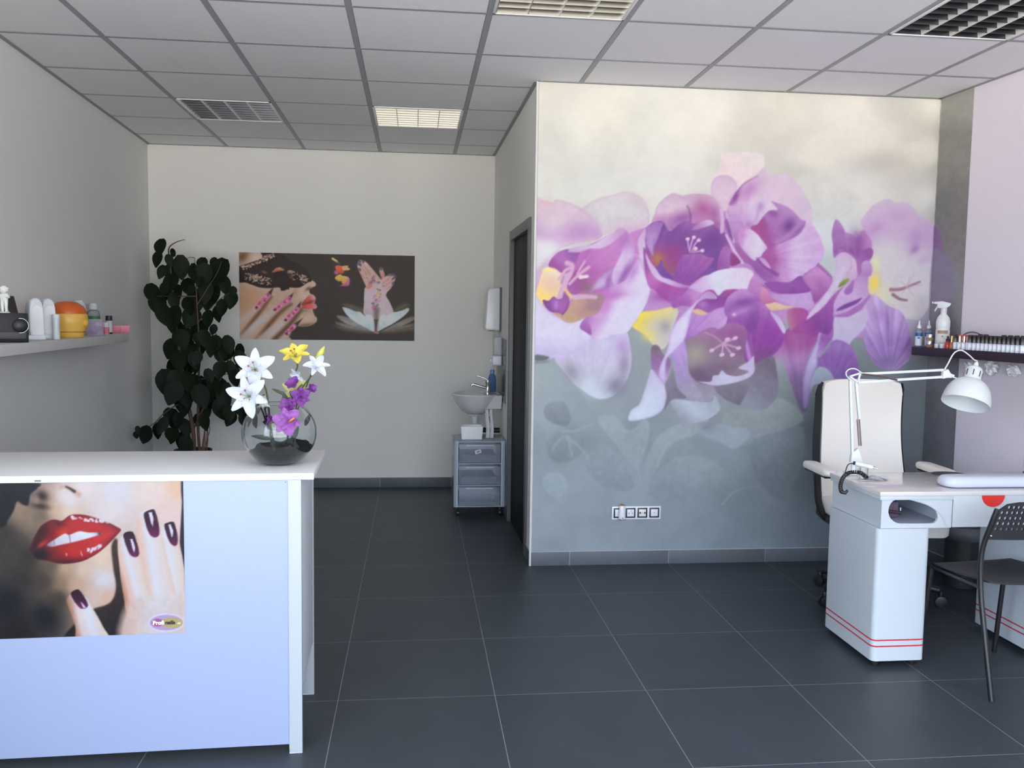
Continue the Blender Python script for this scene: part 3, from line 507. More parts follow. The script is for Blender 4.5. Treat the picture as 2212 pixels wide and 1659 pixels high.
    c.petal('E',[(1340,300),(1430,360),(1478,450),(1465,500),(1400,400)],[(210,196,228),(196,170,216)])
    c.petal('E',[(840,990),(860,940),(1140,890),(1150,1000),(1110,1090),(1070,1140),(960,1100),(900,1060)],[(120,112,130),(128,120,136),(136,126,142)]); c.petal('E',[(1150,900),(1200,780),(1360,700),(1400,820),(1415,1000),(1380,1100),(1300,1175),(1180,1180),(1080,1140),(1140,1020)],[(146,148,164),(134,128,146),(120,108,128)],[(1120,1120),(1330,760)])
    c.petal('E',[(430,1090),(520,1090),(700,1110),(820,1110),(840,1050),(890,1130),(880,1200),(760,1280),(640,1310),(560,1330),(510,1240),(470,1160)],[(150,154,166),(184,192,208),(168,174,190)],[(560,1320),(800,1080)]); c.petal('E',[(620,1320),(760,1360),(880,1310),(1000,1330),(1130,1350),(1150,1430),(1020,1530),(900,1480),(740,1420)],[(160,172,184),(150,160,168)],[(1020,1500),(740,1340)],soft=3,alpha=.85); c.blob('E',(760,1330),90,50,20,(130,136,148),.7); c.petal('E',[(880,1060),(960,1110),(1080,1150),(1200,1190),(1100,1310),(960,1290),(900,1180)],[(150,160,160),(146,154,158)],soft=3,alpha=.7)
    bo=c.petal('E',[(570,560),(640,520),(760,450),(880,440),(1000,400),(1150,470),(1190,640),(1200,720),(1200,840),(1140,900),(1000,945),(860,965),(700,940),(620,850),(600,700)],[(120,96,124),(150,134,146),(140,110,140),(164,110,160)],[(800,940),(900,440)])
    c.blob('E',(680,680),110,130,20,(168,164,150),.8,bo); c.blob('E',(1000,500),140,70,0,(150,90,150),.8,bo); c.blob('E',(900,800),220,80,0,(126,98,128),.8,bo); c.blob('E',(700,870),110,70,20,(112,88,116),.8,bo); c.blob('E',(1080,620),60,120,0,(146,90,150),.6,bo)
    c.petal('E',[(700,930),(810,930),(830,880),(880,870),(910,830),(960,870),(1060,880),(1150,840),(1060,810),(1130,760),(1190,700),(1200,760),(1200,840),(1140,900),(1000,945),(860,966),(760,950)],[(186,180,210),(204,198,226),(196,184,216)],[(720,940),(1190,760)])
    c.petal('E',[(1120,640),(1140,480),(1165,490),(1180,640),(1190,700),(1130,760),(1110,700)],[(146,76,160),(190,140,206),(150,80,166)],[(1110,680),(1180,660)])
    for e in [(960,550),(1030,540),(1060,630),(1005,690),(910,690),(820,650)]: c.line('E',[(920,590),e],15,15,(206,164,204),.95); c.blob('E',e,24,16,-20,(222,190,218),.95,None,3)
    c.line('E',[(760,490),(850,530),(920,590)],16,14,(190,150,180),.8)
    c.petal('E',[(580,540),(600,450),(640,350),(760,330),(860,280),(930,270),(960,340),(940,420),(880,460),(830,440),(740,470),(660,520)],[(166,110,190),(186,138,204),(196,156,212)],[(600,540),(920,300)],streak=3)
    c.petal('E',[(930,280),(960,180),(1040,115),(1110,100),(1190,150),(1225,220),(1250,330),(1230,430),(1180,490),(1130,470),(1100,390),(960,350)],[(140,76,158),(158,100,176),(190,140,204)],[(1150,480),(1060,110)]); c.blob('E',(1100,220),110,36,-12,(128,74,152),.85); c.blob('E',(1090,300),100,30,-18,(182,136,200),.8); c.blob('E',(1020,330),20,16,0,(226,204,232),.9); c.blob('E',(1190,400),40,80,0,(126,66,150),.7)
    c.petal('E',[(455,690),(560,560),(575,560),(600,700),(610,850),(680,950),(740,1030),(780,1090),(700,1110),(590,1070),(520,980),(490,850),(475,740)],[(166,158,180),(168,146,196),(186,150,214)],[(640,1080),(560,600)],streak=2); c.petal('E',[(615,860),(720,960),(840,980),(835,1060),(810,1110),(760,1090),(700,1000)],[(158,150,170),(150,136,156)])
    c.petal('E',[(275,640),(310,600),(350,620),(380,680),(440,720),(455,780),(430,850),(400,950),(330,880),(280,820)],[(186,160,206),(150,110,160),(126,106,122)],[(360,920),(330,610)])
    c.petal('E',[(345,860),(360,780),(420,640),(440,520),(500,400),(600,290),(700,190),(730,150),(790,120),(850,150),(860,190),(760,190),(690,230),(640,320),(610,440),(570,560),(470,670),(420,720),(405,800),(400,940),(360,900)],[(206,190,226),(216,206,236),(222,212,238),(190,150,204)],[(370,880),(800,140)],rim=(190,150,214),rimw=2.5)
    c.petal('E',[(80,1280),(95,1190),(170,1130),(215,1010),(250,900),(280,820),(330,880),(390,950),(415,1000),(400,1130),(350,1210),(240,1260)],[(208,222,234),(206,212,230),(206,196,226)],[(120,1260),(320,860)],rim=(190,180,214),rimw=3); c.petal('E',[(400,960),(440,880),(470,800),(490,900),(520,1000),(590,1075),(470,1090),(420,1150),(395,1170),(415,1060)],[(122,116,136),(140,134,150)])
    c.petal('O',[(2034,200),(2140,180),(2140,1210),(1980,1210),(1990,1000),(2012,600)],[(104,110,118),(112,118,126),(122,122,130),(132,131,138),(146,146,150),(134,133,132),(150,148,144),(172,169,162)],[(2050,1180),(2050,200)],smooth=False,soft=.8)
    # return strip bloom, in the darker printed fold
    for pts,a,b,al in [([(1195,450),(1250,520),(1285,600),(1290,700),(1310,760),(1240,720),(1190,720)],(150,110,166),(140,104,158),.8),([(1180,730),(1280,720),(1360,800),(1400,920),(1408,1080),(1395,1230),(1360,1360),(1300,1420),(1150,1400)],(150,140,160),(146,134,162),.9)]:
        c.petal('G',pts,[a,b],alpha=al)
    return c
def paint_lips(step=1.6):
    c=Canvas(-96,1026,412,1392,step)
    c.field([(-60,1060,(26,28,36)),(-60,1200,(30,30,36)),(-60,1350,(22,24,32)),(20,1045,(28,30,38)),(50,1052,(50,45,48)),(85,1050,(165,140,135)),(100,1068,(205,172,160)),(140,1070,(228,218,224)),(180,1050,(230,216,222)),(250,1060,(218,214,226)),(330,1060,(228,208,204)),(385,1050,(228,190,168)),
     (230,1100,(222,212,216)),(370,1110,(224,200,198)),(40,1095,(158,132,116)),(58,1110,(140,120,102)),(90,1112,(112,97,82)),(10,1155,(60,54,52)),(30,1180,(62,56,52)),(60,1205,(52,46,44)),(118,1100,(220,184,158)),(150,1108,(222,200,186)),(110,1218,(92,78,66)),(140,1226,(192,160,135)),(180,1232,(216,190,172)),
     (215,1200,(228,202,182)),(222,1250,(214,212,226)),(200,1290,(214,186,176)),(160,1268,(206,166,140)),(132,1262,(140,116,94)),(95,1255,(64,56,50)),(50,1250,(48,44,44)),(20,1300,(24,26,36)),(100,1330,(24,26,34)),(40,1365,(32,29,32)),(235,1300,(214,175,155)),(128,1292,(54,48,42)),(240,1215,(222,192,172))],3.2)
    c.a+=(c.n1*5)[...,None]
    c.petal('K',[(-900,100),(560,100),(640,190),(520,300),(480,480),(380,470),(290,420),(230,580),(130,740),(0,880),(-900,1100)],[(28,30,36),(32,34,40)],soft=3)
    c.blob('K',(720,330),130,110,30,(44,36,36),.95); c.blob('K',(690,500),170,60,10,(46,38,36),.9); c.blob('K',(620,400),60,70,-20,(150,126,114),.95); c.blob('K',(1200,420),110,110,0,(222,218,230),.7)
    c.line('K',[(1040,190),(1110,165),(1230,220),(1340,300)],20,70,(190,120,90),.55,5); c.line('K',[(1130,170),(1200,205),(1270,250)],26,46,(48,34,30),.95,2)
    lips=[(510,1210),(600,1000),(700,840),(850,745),(950,730),(1060,748),(1180,662),(1300,640),(1450,650),(1659,710),(1830,770),(1980,845),(2065,905),(2000,990),(1850,1150),(1700,1280),(1560,1370),(1400,1440),(1200,1478),(1000,1478),(800,1430),(620,1400),(540,1310)]
    q=c.petal('K',lips,[(36,28,32),(128,34,38),(184,46,46),(196,52,56),(170,52,66)],[(520,1250),(2000,950)],rim=(110,34,50),rimw=6)
    c.blob('K',(700,1330),190,120,10,(26,24,32),.97,q); c.blob('K',(720,930),160,100,-50,(58,30,34),.9,q); c.blob('K',(1120,1460),420,70,-4,(70,24,34),.85,q); c.blob('K',(1000,800),110,70,0,(90,34,44),.8,q)
    c.blob('K',(1080,940),110,60,-20,(206,60,42),.8,q); c.blob('K',(1240,1270),240,110,-5,(190,44,40),.8,q); c.blob('K',(1750,1010),200,60,-20,(208,56,54),.8,q); c.blob('K',(1500,830),250,70,10,(184,50,50),.8,q); c.blob('K',(720,1150),110,40,-35,(206,62,60),.8,q)
    c.petal('K',[(800,1160),(930,1070),(1100,970),(1180,990),(1350,930),(1500,950),(1720,955),(1715,985),(1500,1050),(1350,1090),(1200,1125),(1000,1168),(880,1195)],[(150,120,150),(206,200,216),(218,214,230),(222,226,240),(170,170,190)],[(800,1180),(1700,960)])
    c.line('K',[(1170,950),(1190,1040),(1205,1120)],16,10,(110,50,50),.9); c.line('K',[(925,1070),(930,1160)],14,12,(130,90,110),.7); c.blob('K',(1700,970),36,24,0,(60,36,30),.9)
    r=np.random.default_rng(5)
    for k in range(34):
        x=1230+r.random()*600; c.blob('K',(x,675+(x-1300)*.13+r.random()*50),10+r.random()*32,8+r.random()*16,20,(232,216,232),.85,q,3)
    for k in range(16):
        x=1500+r.random()*300; c.blob('K',(x,1215-(x-1500)*.3+r.random()*70),8+r.random()*22,14+r.random()*26,25,(226,206,226),.85,q,3)
    for p in [(1135,1325),(1380,1290),(1400,1330)]: c.blob('K',p,10,26,-15,(226,190,206),.8,q,3)
    # hair edge and shade beside the hand
    c.petal('O',[(391,1036),(402,1036),(402,1300),(398,1256),(392,1215),(388,1172),(389,1150),(393,1085),(391,1060)],[(36,34,48),(38,36,50)],smooth=False,soft=1.6)
    c.petal('O',[(241,1180),(254,1168),(262,1254),(275,1310),(280,1335),(276,1392),(140,1392),(140,1372),(170,1340),(201,1316),(226,1308),(241,1298),(249,1280),(250,1258),(245,1230)],[(34,30,34),(54,42,40),(66,50,46)],[(230,1370),(248,1180)],soft=3)
    for pts,ax in [([(340,1180),(346,1141),(354,1134),(368,1127),(380,1134),(387,1169),(397,1220),(400,1257),(402,1392),(360,1392),(350,1280)],[(345,1250),(402,1240)]),
                   ([(294,1180),(295,1140),(296,1119),(304,1108),(313,1102),(331,1101),(342,1118),(347,1150),(372,1248),(383,1300),(390,1392),(310,1392),(305,1250)],[(296,1250),(375,1235)]),
                   ([(254,1180),(256,1168),(265,1157),(285,1148),(296,1170),(303,1204),(320,1254),(334,1305),(352,1392),(268,1392),(273,1333),(270,1308),(262,1254),(256,1205)],[(257,1260),(318,1245)])]:
        c.petal('O',pts,[(190,132,104),(224,190,178),(216,214,226),(220,206,204),(218,192,178)],ax,soft=1.5,nz=2)
    c.petal('O',[(268,1320),(300,1290),(340,1290),(381,1280),(402,1300),(402,1392),(266,1392)],[(214,186,176),(214,206,212),(214,196,192)],[(270,1340),(402,1340)],soft=9,alpha=.95)
    c.petal('O',[(144,1296),(149,1287),(156,1283),(172,1280),(188,1294),(196,1308),(210,1330),(222,1353),(240,1392),(170,1392),(163,1355),(155,1330),(149,1315)],[(176,124,100),(222,204,204),(216,216,228),(222,204,196)],[(152,1340),(215,1325)],soft=1.4)
    for t,pts,g in [('L',[(525,990),(570,945),(650,930),(700,960),(750,1100),(795,1280),(780,1350),(720,1370),(640,1330),(580,1200),(540,1080)],[(640,1060),(680,1060),(725,1200),(715,1305),(690,1250)]),
                  ('L',[(875,630),(940,580),(1040,555),(1080,620),(1120,760),(1140,900),(1130,1000),(1060,1035),(980,990),(920,860),(890,740)],[(955,610),(1010,600),(1040,720),(1025,850),(990,760)]),
                  ('L',[(1225,820),(1290,780),(1360,765),(1400,800),(1440,950),(1455,1080),(1440,1160),(1390,1180),(1320,1120),(1260,980)],[(1295,815),(1330,810),(1375,920),(1360,1050),(1330,960)]),
                  ('M',[(1265,690),(1300,640),(1390,605),(1440,640),(1500,720),(1570,850),(1575,910),(1520,950),(1440,945),(1350,850),(1300,770)],[(1445,825),(1470,850),(1540,930),(1500,945),(1470,890)])]:
        c.petal(t,pts,[(104,36,84),(62,26,50),(44,24,38)],soft=.9,nz=1); c.petal(t,g,[(226,214,240)],soft=.8,smooth=False)
    # oval badge
    for rx,ry,col in [(38.6,19.6,(224,216,244)),(36,17,(184,164,206))]:
        c.blob('O',(359.3,1345),rx,ry,-1,col,1,None,max(rx,ry)*.5)
    c.blob('O',(371,1345),24,11.5,-1,(192,172,118),1,None,12); c.blob('O',(340.5,1345),13,8.6,-1,(178,100,150),1,None,8)
    return c
def paint_lace(step=1.25):
    c=Canvas(506,536,904,742,step,(56,49,46)); c.a+=(c.n1*4)[...,None]
    r=np.random.default_rng(11)
    face=[(40,40),(700,40),(900,400),(1300,520),(1380,560),(1440,610),(1440,660),(1380,690),(1330,720),(1340,790),(1420,840),(1440,900),(1420,970),(1465,1030),(1440,1070),(1390,1080),(1420,1180),(1465,1240),(1450,1310),(1350,1370),(1200,1390),(1060,1380),(980,1480),(960,1560),(930,1640),(40,1640)]
    q=c.petal('I',face,[(196,160,136),(192,156,130),(186,160,146),(196,172,156)],[(200,1600),(1100,400)])
    c.blob('I',(130,130),160,110,-30,(104,74,52),.95,q); c.blob('I',(370,160),130,100,0,(196,182,176),.8,q); c.blob('I',(250,900),220,220,0,(194,150,120),.7,q); c.blob('I',(1220,830),110,90,0,(204,184,172),.7,q); c.blob('I',(1080,760),50,90,0,(176,124,90),.6,q); c.blob('I',(1300,1240),130,100,0,(206,180,160),.7,q); c.blob('I',(1250,1370),200,40,-10,(110,86,64),.85,q); c.blob('I',(1310,710),60,30,-30,(92,62,46),.85); c.blob('I',(1250,1100),90,40,0,(150,122,96),.7,q)
    lace=[(30,580),(30,340),(250,250),(480,160),(470,40),(740,40),(1000,200),(1200,300),(1370,550),(1300,600),(1150,690),(980,690),(970,725),(935,720),(880,745),(820,742),(790,690),(620,700),(450,690),(300,640),(180,600)]
    q=c.petal('I',lace,[(40,30,28),(46,35,32)],soft=.8)
    for k in range(230):
        a=r.random(); b=r.random()
        if k<90: x,y=110+a*600,350-a*260+(b-.5)*90
        elif k<175: x,y=170+a*480,480+a*110+(b-.5)*150*(1-.5*abs(a-.5))
        else: x,y=960+a*340,440+a*130+(b-.5)*150
        c.blob('I',(x,y),7+r.random()*20,5+r.random()*9,-35+r.random()*90,(170+r.random()*30,145+r.random()*30,130+r.random()*30),.85,q,2)
    c.petal('I',[(660,420),(720,350),(790,325),(850,350),(880,380),(800,395)],[(176,104,74),(196,130,96)]); c.petal('I',[(930,430),(950,385),(1000,380),(1050,410),(980,440)],[(170,142,124)]); c.blob('I',(520,415),60,26,20,(140,110,90),.8)
    c.blob('I',(880,470),170,70,10,(34,27,27),.95)
    for pts,w0,w1 in [([(640,860),(400,1180),(90,1590)],44,80),([(1000,990),(760,1180),(390,1640)],46,90),([(1180,1090),(960,1370),(700,1640)],60,130)]: c.line('I',pts,w0,w1,(92,62,46),.85,4)
    for pts,w0,w1 in [([(420,1020),(120,1290),(40,1360)],90,130),([(730,1060),(420,1330),(110,1640)],110,170),([(930,1230),(700,1440),(470,1640)],110,190),([(950,1500),(840,1640)],80,130)]: c.line('I',pts,w0,w1,(190,174,168),.92,4)
    for pts in [[(560,1190),(300,1430)],[(820,1330),(620,1520)]]: c.line('I',pts,40,50,(196,196,206),.6,6)
    for (x0,y0),(x1,y1),tip in [((385,1045),(590,840),(700,668)),((712,1088),(960,895),(1050,780)),((905,1270),(1110,1080),(1192,925)),((920,1515),(1050,1385),(1220,1230))]:
        c.petal('I',[(x1-40,y1-20),tip,(x1+30,y1+40)],[(50,44,42),(78,70,66)],smooth=False)
        c.line('I',[(x0,y0),(x1,y1)],66,96,(196,120,156),1,1.5)
        for k in range(9):
            t=k/8; c.blob('I',(x0+(x1-x0)*t+(r.random()-.5)*60,y0+(y1-y0)*t+(r.random()-.5)*60),26,18,r.random()*180,[(206,70,120),(220,150,180),(170,60,110)][k%3],.85,None,3)
        c.blob('I',(x0,y0),26,22,0,(90,44,58),.8,None,3)
    c.petal('I',[(1180,1000),(1290,860),(1370,810),(1425,850),(1435,910),(1410,975),(1300,995)],[(150,64,58),(196,84,78),(206,150,150)],[(1200,990),(1440,860)]); c.petal('I',[(1185,1045),(1260,1000),(1420,980),(1462,1030),(1400,1070),(1270,1072)],[(180,70,70),(212,94,94),(214,130,140)],[(1190,1040),(1460,1010)]); c.blob('I',(1340,950),90,22,-20,(86,44,40),.8)
    # right half: paint dabs, crossed hands, white petals
    c.line('J',[(155,115),(235,165)],40,34,(206,186,130),1); c.line('J',[(235,165),(278,208)],20,10,(120,130,104),1)
    c.petal('J',[(210,240),(325,245),(330,300),(362,335),(335,380),(250,372),(215,335)],[(196,80,58),(206,92,62)]); c.petal('J',[(328,252),(425,240),(430,275),(462,290),(450,318),(380,325),(335,318)],[(212,166,116)]); c.petal('J',[(180,345),(225,335),(260,380),(210,398)],[(170,100,140)])
    c.petal('J',[(390,440),(440,450),(460,500),(445,590),(380,605),(280,600),(330,570)],[(180,90,146),(200,130,170)]); c.petal('J',[(195,470),(220,425),(290,395),(330,420),(400,435),(415,500),(370,560),(320,555),(310,520),(260,520)],[(196,150,74),(214,180,90)])
    for pts,col in [([(330,930),(520,950),(720,1030),(720,1090),(520,1040)],(110,102,84)),([(1240,1060),(1340,960),(1490,910),(1520,960),(1400,1030)],(100,94,74)),([(200,1310),(420,1330),(900,1420),(700,1440),(350,1390)],(112,106,94)),([(1000,1420),(1300,1360),(1620,1330),(1560,1400),(1200,1440)],(112,104,88))]: c.petal('J',pts,[col],alpha=.75,soft=4)
    c.petal('J',[(600,200),(640,140),(700,150),(760,180),(860,290),(960,410),(1010,480),(990,540),(860,610),(790,680),(740,590),(700,500),(640,370),(605,280)],[(196,166,170),(196,160,156),(206,176,180)],[(800,640),(640,180)])
    for a,b in [((630,190),(760,400)),((670,180),(830,400)),((620,330),(720,470))]: c.line('J',[a,b],8,14,(150,112,106),.7,1.5)
    for p in [(640,160),(625,210),(640,310),(650,225),(700,165)]: c.blob('J',p,22,34,-30,(84,74,92),.85,None,2)
    c.petal('J',[(1000,380),(990,330),(1000,280),(1040,280),(1065,330),(1090,420),(1040,470)],[(196,130,116),(180,150,160)]); c.blob('J',(1020,295),26,34,-20,(86,78,96),.85,None,2); c.petal('J',[(760,680),(790,560),(810,510),(850,530),(860,590),(820,650)],[(196,130,120)])
    c.petal('J',[(720,1130),(715,900),(730,640),(800,660),(880,590),(1000,500),(1120,420),(1200,390),(1270,430),(1260,530),(1200,640),(1110,760),(1180,900),(1240,1080),(1100,1170),(900,1200)],[(186,170,180),(196,182,194),(200,176,184),(204,164,160)],[(800,1150),(1200,440)])
    for a,b in [((1040,560),(1200,440)),((1090,610),(1230,500)),((1120,670),(1240,570))]: c.line('J',[a,b],12,16,(166,120,116),.7,1.5)
    for p in [(1160,400),(1210,400),(1250,400),(1270,440),(1240,470),(1240,550)]: c.blob('J',p,36,20,-45,(82,76,96),.85,None,2)
    for k in range(60):
        if k<34: t=r.random(); x,y=890+t*140+(r.random()-.5)*120,1010-t*400+(r.random()-.5)*60
        else: x,y=760+r.random()*240,400+r.random()*150
        c.blob('J',(x,y),14+r.random()*18,10+r.random()*14,r.random()*180,[(196,120,160),(120,104,124),(206,176,130),(180,140,170),(90,84,100)][k%5],.6,None,2)
    c.blob('J',(890,995),46,36,0,(216,120,166),.9,None,3); c.blob('J',(980,730),36,40,0,(206,172,120),.8,None,3)
    for pts,a,b,al in [([(225,1145),(300,1135),(470,1180),(640,1260),(800,1360),(880,1420),(700,1385),(480,1320),(300,1220)],(150,150,154),(126,124,124),.9),([(200,1260),(260,1250),(420,1290),(700,1380),(860,1425),(500,1370),(280,1310)],(130,126,118),(112,108,102),.85),
        ([(1618,1155),(1540,1160),(1400,1220),(1200,1320),(1040,1415),(1200,1380),(1400,1320),(1560,1240),(1620,1200)],(150,148,144),(126,122,114),.9),([(1618,1270),(1500,1290),(1250,1360),(1040,1425),(1300,1390),(1618,1310)],(124,120,110),(108,104,98),.85),
        ([(330,1000),(360,985),(450,1010),(560,1055),(650,1070),(740,1150),(760,1120),(800,1120),(850,1130),(890,1200),(910,1330),(900,1420),(780,1370),(600,1270),(430,1150)],(200,214,226),(176,190,202),1),([(1525,1010),(1490,1000),(1400,1040),(1300,1065),(1200,1080),(1120,1150),(1080,1110),(1020,1130),(970,1220),(950,1330),(950,1420),(1060,1370),(1250,1270),(1420,1150),(1510,1060)],(202,214,224),(178,190,202),1)]:
        c.petal('J',pts,[b,a,b],alpha=al,nz=12)
    c.line('J',[(940,1030),(935,1220),(935,1400)],110,34,(98,88,76),.75,4); c.line('J',[(905,1430),(965,1445)],40,40,(170,120,124),.9)
    return c
# ================================================================== the room
YB, YM, YF = 7.293, 4.9496, WY            # back wall, mural wall, shop front
def xl(y): return -2.0962+.0393*(7.293-y)
def xp(y): return .6742-.0123*(y-YM)
def xr(y): return 3.0543+.0698*(YM-y)
FT, FX, FY = .5908, -.2796, 3.2348
CX, CY = -1.487, 3.8941
M_wall = mat('wall_paint', (230,229,225), .85, noise=.015, scale=9, bump=.04)
M_wall_l = mat('wall_paint_left', (222,223,221), .85, noise=.015, scale=9, bump=.04)
M_wall_r = mat('wall_paint_lilac', (226,220,230), .85, noise=.015, scale=9, bump=.04)
M_tile = mat('ceiling_tile', (228,229,232), .9, noise=.03, scale=120, bump=.15)
M_tbar = mat('ceiling_bar', (150,153,157), .5, noise=.02)
M_skirt = mat('skirting_tile', (82,88,94), .5, noise=.12, scale=14)
M_grout = mat('grout', (176,180,184), .8)
M_white = mat('white_laminate', (202,207,210), .35, noise=.01)
M_whiteg = mat('white_gloss_plastic', (214,218,222), .22, noise=.01)
M_black = mat('black_plastic', (26,26,29), .45, noise=.08)
M_blackg = mat('black_gloss', (18,18,21), .12, noise=.05)
M_chrome = mat('chrome', (214,216,220), .08, 1.0, noise=.02)
M_alu = mat('aluminium', (206,208,210), .28, 1.0, noise=.03)
M_grey = mat('grey_plastic', (128,130,132), .5)
M_red = mat('red_plastic', (212,44,36), .4)
# floor: dark slate tiles with pale joints
def floor_material():
    m = bpy.data.materials.new('slate_floor'); m.use_nodes = True; t = m.node_tree; b = t.nodes['Principled BSDF']
    g = t.nodes.new('ShaderNodeNewGeometry'); s = t.nodes.new('ShaderNodeSeparateXYZ'); t.links.new(g.outputs['Position'], s.inputs[0])
    def mth(op, a, v=None, v2=None):
        n = t.nodes.new('ShaderNodeMath'); n.operation = op
        for k, q in enumerate((a, v, v2)):
            if q is None: continue
            if isinstance(q, (int, float)): n.inputs[k].default_value = q
            else: t.links.new(q, n.inputs[k])
        return n.outputs[0]
    ds = []; ids = []
    for ax, off in (('X', FX), ('Y', FY)):
        q = mth('DIVIDE', mth('SUBTRACT', s.outputs[ax], off), FT); fr = mth('FRACT', q); ids.append(mth('FLOOR', q))
        ds.append(mth('MULTIPLY', mth('MINIMUM', fr, mth('SUBTRACT', 1.0, fr)), FT))
    d = mth('MINIMUM', ds[0], ds[1]); mask = mth('LESS_THAN', d, .0013)
    cv = t.nodes.new('ShaderNodeCombineXYZ'); t.links.new(ids[0], cv.inputs[0]); t.links.new(ids[1], cv.inputs[1])
    wn = t.nodes.new('ShaderNodeTexWhiteNoise'); t.links.new(cv.outputs[0], wn.inputs['Vector'])
    n1 = t.nodes.new('ShaderNodeTexNoise'); n1.inputs['Scale'].default_value = 90; n1.inputs['Detail'].default_value = 6; t.links.new(g.outputs['Position'], n1.inputs['Vector'])
    n2 = t.nodes.new('ShaderNodeTexNoise'); n2.inputs['Scale'].default_value = 5; t.links.new(g.outputs['Position'], n2.inputs['Vector'])
    val = mth('ADD', mth('MULTIPLY', wn.outputs['Value'], .12), mth('ADD', mth('MULTIPLY', n1.outputs['Fac'], .35), mth('MULTIPLY', n2.outputs['Fac'], .3)))
    mx = t.nodes.new('ShaderNodeMix'); mx.data_type = 'RGBA'; t.links.new(val, mx.inputs[0]); mx.inputs[6].default_value = (*lin((38,45,50)), 1); mx.inputs[7].default_value = (*lin((70,79,87)), 1)
    m2 = t.nodes.new('ShaderNodeMix'); m2.data_type = 'RGBA'; t.links.new(mask, m2.inputs[0]); t.links.new(mx.outputs[2], m2.inputs[6]); m2.inputs[7].default_value = (*lin((128,132,136)), 1)
    t.links.new(m2.outputs[2], b.inputs['Base Color'])
    t.links.new(mth('ADD', mth('MULTIPLY', n1.outputs['Fac'], .16), .36), b.inputs['Roughness']); b.inputs['Specular IOR Level'].default_value = .42
    bp = t.nodes.new('ShaderNodeBump'); bp.inputs['Strength'].default_value = .12; bp.inputs['Distance'].default_value = .004; t.links.new(n1.outputs['Fac'], bp.inputs['Height']); t.links.new(bp.outputs[0], b.inputs['Normal'])
    return m
struct('floor', MB().box(-2.7, YF-.3, -.1, 3.75, YB+.2, 0), floor_material())
# ceiling: lay-in tiles dropped a little below the bars
LAMPS = {(0,3),(2,3),(3,-1),(6,-1)}
tiles = MB(); bars = MB()
for i in range(-2, 9):
    for j in range(-12, 6):
        if (i, j) in LAMPS: continue
        x, y = CX+.6*i, CY+.6*j; e = .0115
        if x > 3.7: continue
        z0, z1 = ZC, ZC+.014
        a = [(x+e, y+e, z1), (x+.6-e, y+e, z1), (x+.6-e, y+.6-e, z1), (x+e, y+.6-e, z1)]; b = [(p[0]+(.004 if k in (0,3) else -.004), p[1]+(.004 if k in (0,1) else -.004), z0) for k, p in enumerate(a)]
        c = [(p[0], p[1], z0+.004) for p in a]
        tiles.rings([a, c, b], False, True)
ceil = struct('ceiling', tiles, M_tile, flat=True)
for i in range(-2, 10): bars.box(CX+.6*i-.012, YF-.2, ZC-.0015, CX+.6*i+.012, YB+.1, ZC+.02)
for j in range(-12, 7): bars.box(-2.75, CY+.6*j-.012, ZC-.0010, 3.75, CY+.6*j+.012, ZC+.02)
bo = bars.build('ceiling_bars', M_tbar, ceil, flat=True)
# a plain slab closes the space above the tiles
MB().box(-2.75, YF-.2, ZC+.14, 3.8, YB+.15, ZC+.24).build('ceiling_slab', M_wall, ceil)
# walls
def vwall(pts, th, z0, z1):            # run of wall between two plan points, thickness to the left of travel
    (x0, y0), (x1, y1) = pts; d = Vector((x1-x0, y1-y0, 0)).normalized(); n = Vector((-d.y, d.x, 0))*th
    return [(x0,y0,z0),(x1,y1,z0),(x1+n.x,y1+n.y,z0),(x0+n.x,y0+n.y,z0),(x0,y0,z1),(x1,y1,z1),(x1+n.x,y1+n.y,z1),(x0+n.x,y0+n.y,z1)]
BOXF = [(0,3,2,1),(4,5,6,7),(0,1,5,4),(1,2,6,5),(2,3,7,6),(3,0,4,7)]
ZW = ZC+.14
def sidewall(name, fx, sgn, m, yend):
    mb = MB(); SWY1 = SWE[sgn]
    for a, b, z0, z1 in ((YF, SWY0, 0, ZW), (SWY1, yend, 0, ZW), (SWY0, SWY1, 0, SWZ0), (SWY0, SWY1, SWZ1, ZW)):
        mb.add([(fx(y)+sgn*o, y, z) for z in (z0, z1) for y, o in ((a,0),(a,.12),(b,.12),(b,0))], BOXF)
    return struct(name, mb, m)
sidewall('wall_left', xl, -1, M_wall_l, YB)
struct('wall_back', MB().box(-2.4, YB, 0, .90, YB+.12, ZW), M_wall)
DY0, DY1, DZ = 5.165, 6.06, 1.985
pw = MB()
for a, b, z0, z1 in ((YM+.0, DY0, 0, ZW), (DY1, YB, 0, ZW), (DY0, DY1, DZ, ZW)):
    pw.add([(xp(a),a,z0),(xp(a)+.12,a,z0),(xp(b)+.12,b,z0),(xp(b),b,z0),(xp(a),a,z1),(xp(a)+.12,a,z1),(xp(b)+.12,b,z1),(xp(b),b,z1)], BOXF)
struct('wall_inner', pw, M_wall)
struct('wall_mural', MB().box(xp(YM)+.12, YM, 0, 3.2, YM+.12, ZW), M_wall)
sidewall('wall_right', xr, 1, M_wall_r, YM+.12)
for nm, fx, sgn in (('added_window_left', xl, -1), ('added_window_right', xr, 1)):  # frames of the added side windows that fill in daylight
    mb = MB(); SWY1 = SWE[sgn]
    def wb_(a, b, z0, z1): mb.add([(fx(y)+sgn*o, y, z) for z in (z0, z1) for y, o in ((a,.03),(a,.09),(b,.09),(b,.03))], BOXF)
    for y in (SWY0, (SWY0+SWY1)/2-.03, SWY1-.06): wb_(y, y+.06, SWZ0, SWZ1)
    for z in (SWZ0, SWZ1-.06): wb_(SWY0, SWY1, z, z+.06)
    struct(nm, mb, M_white, .004)
fwall = MB()
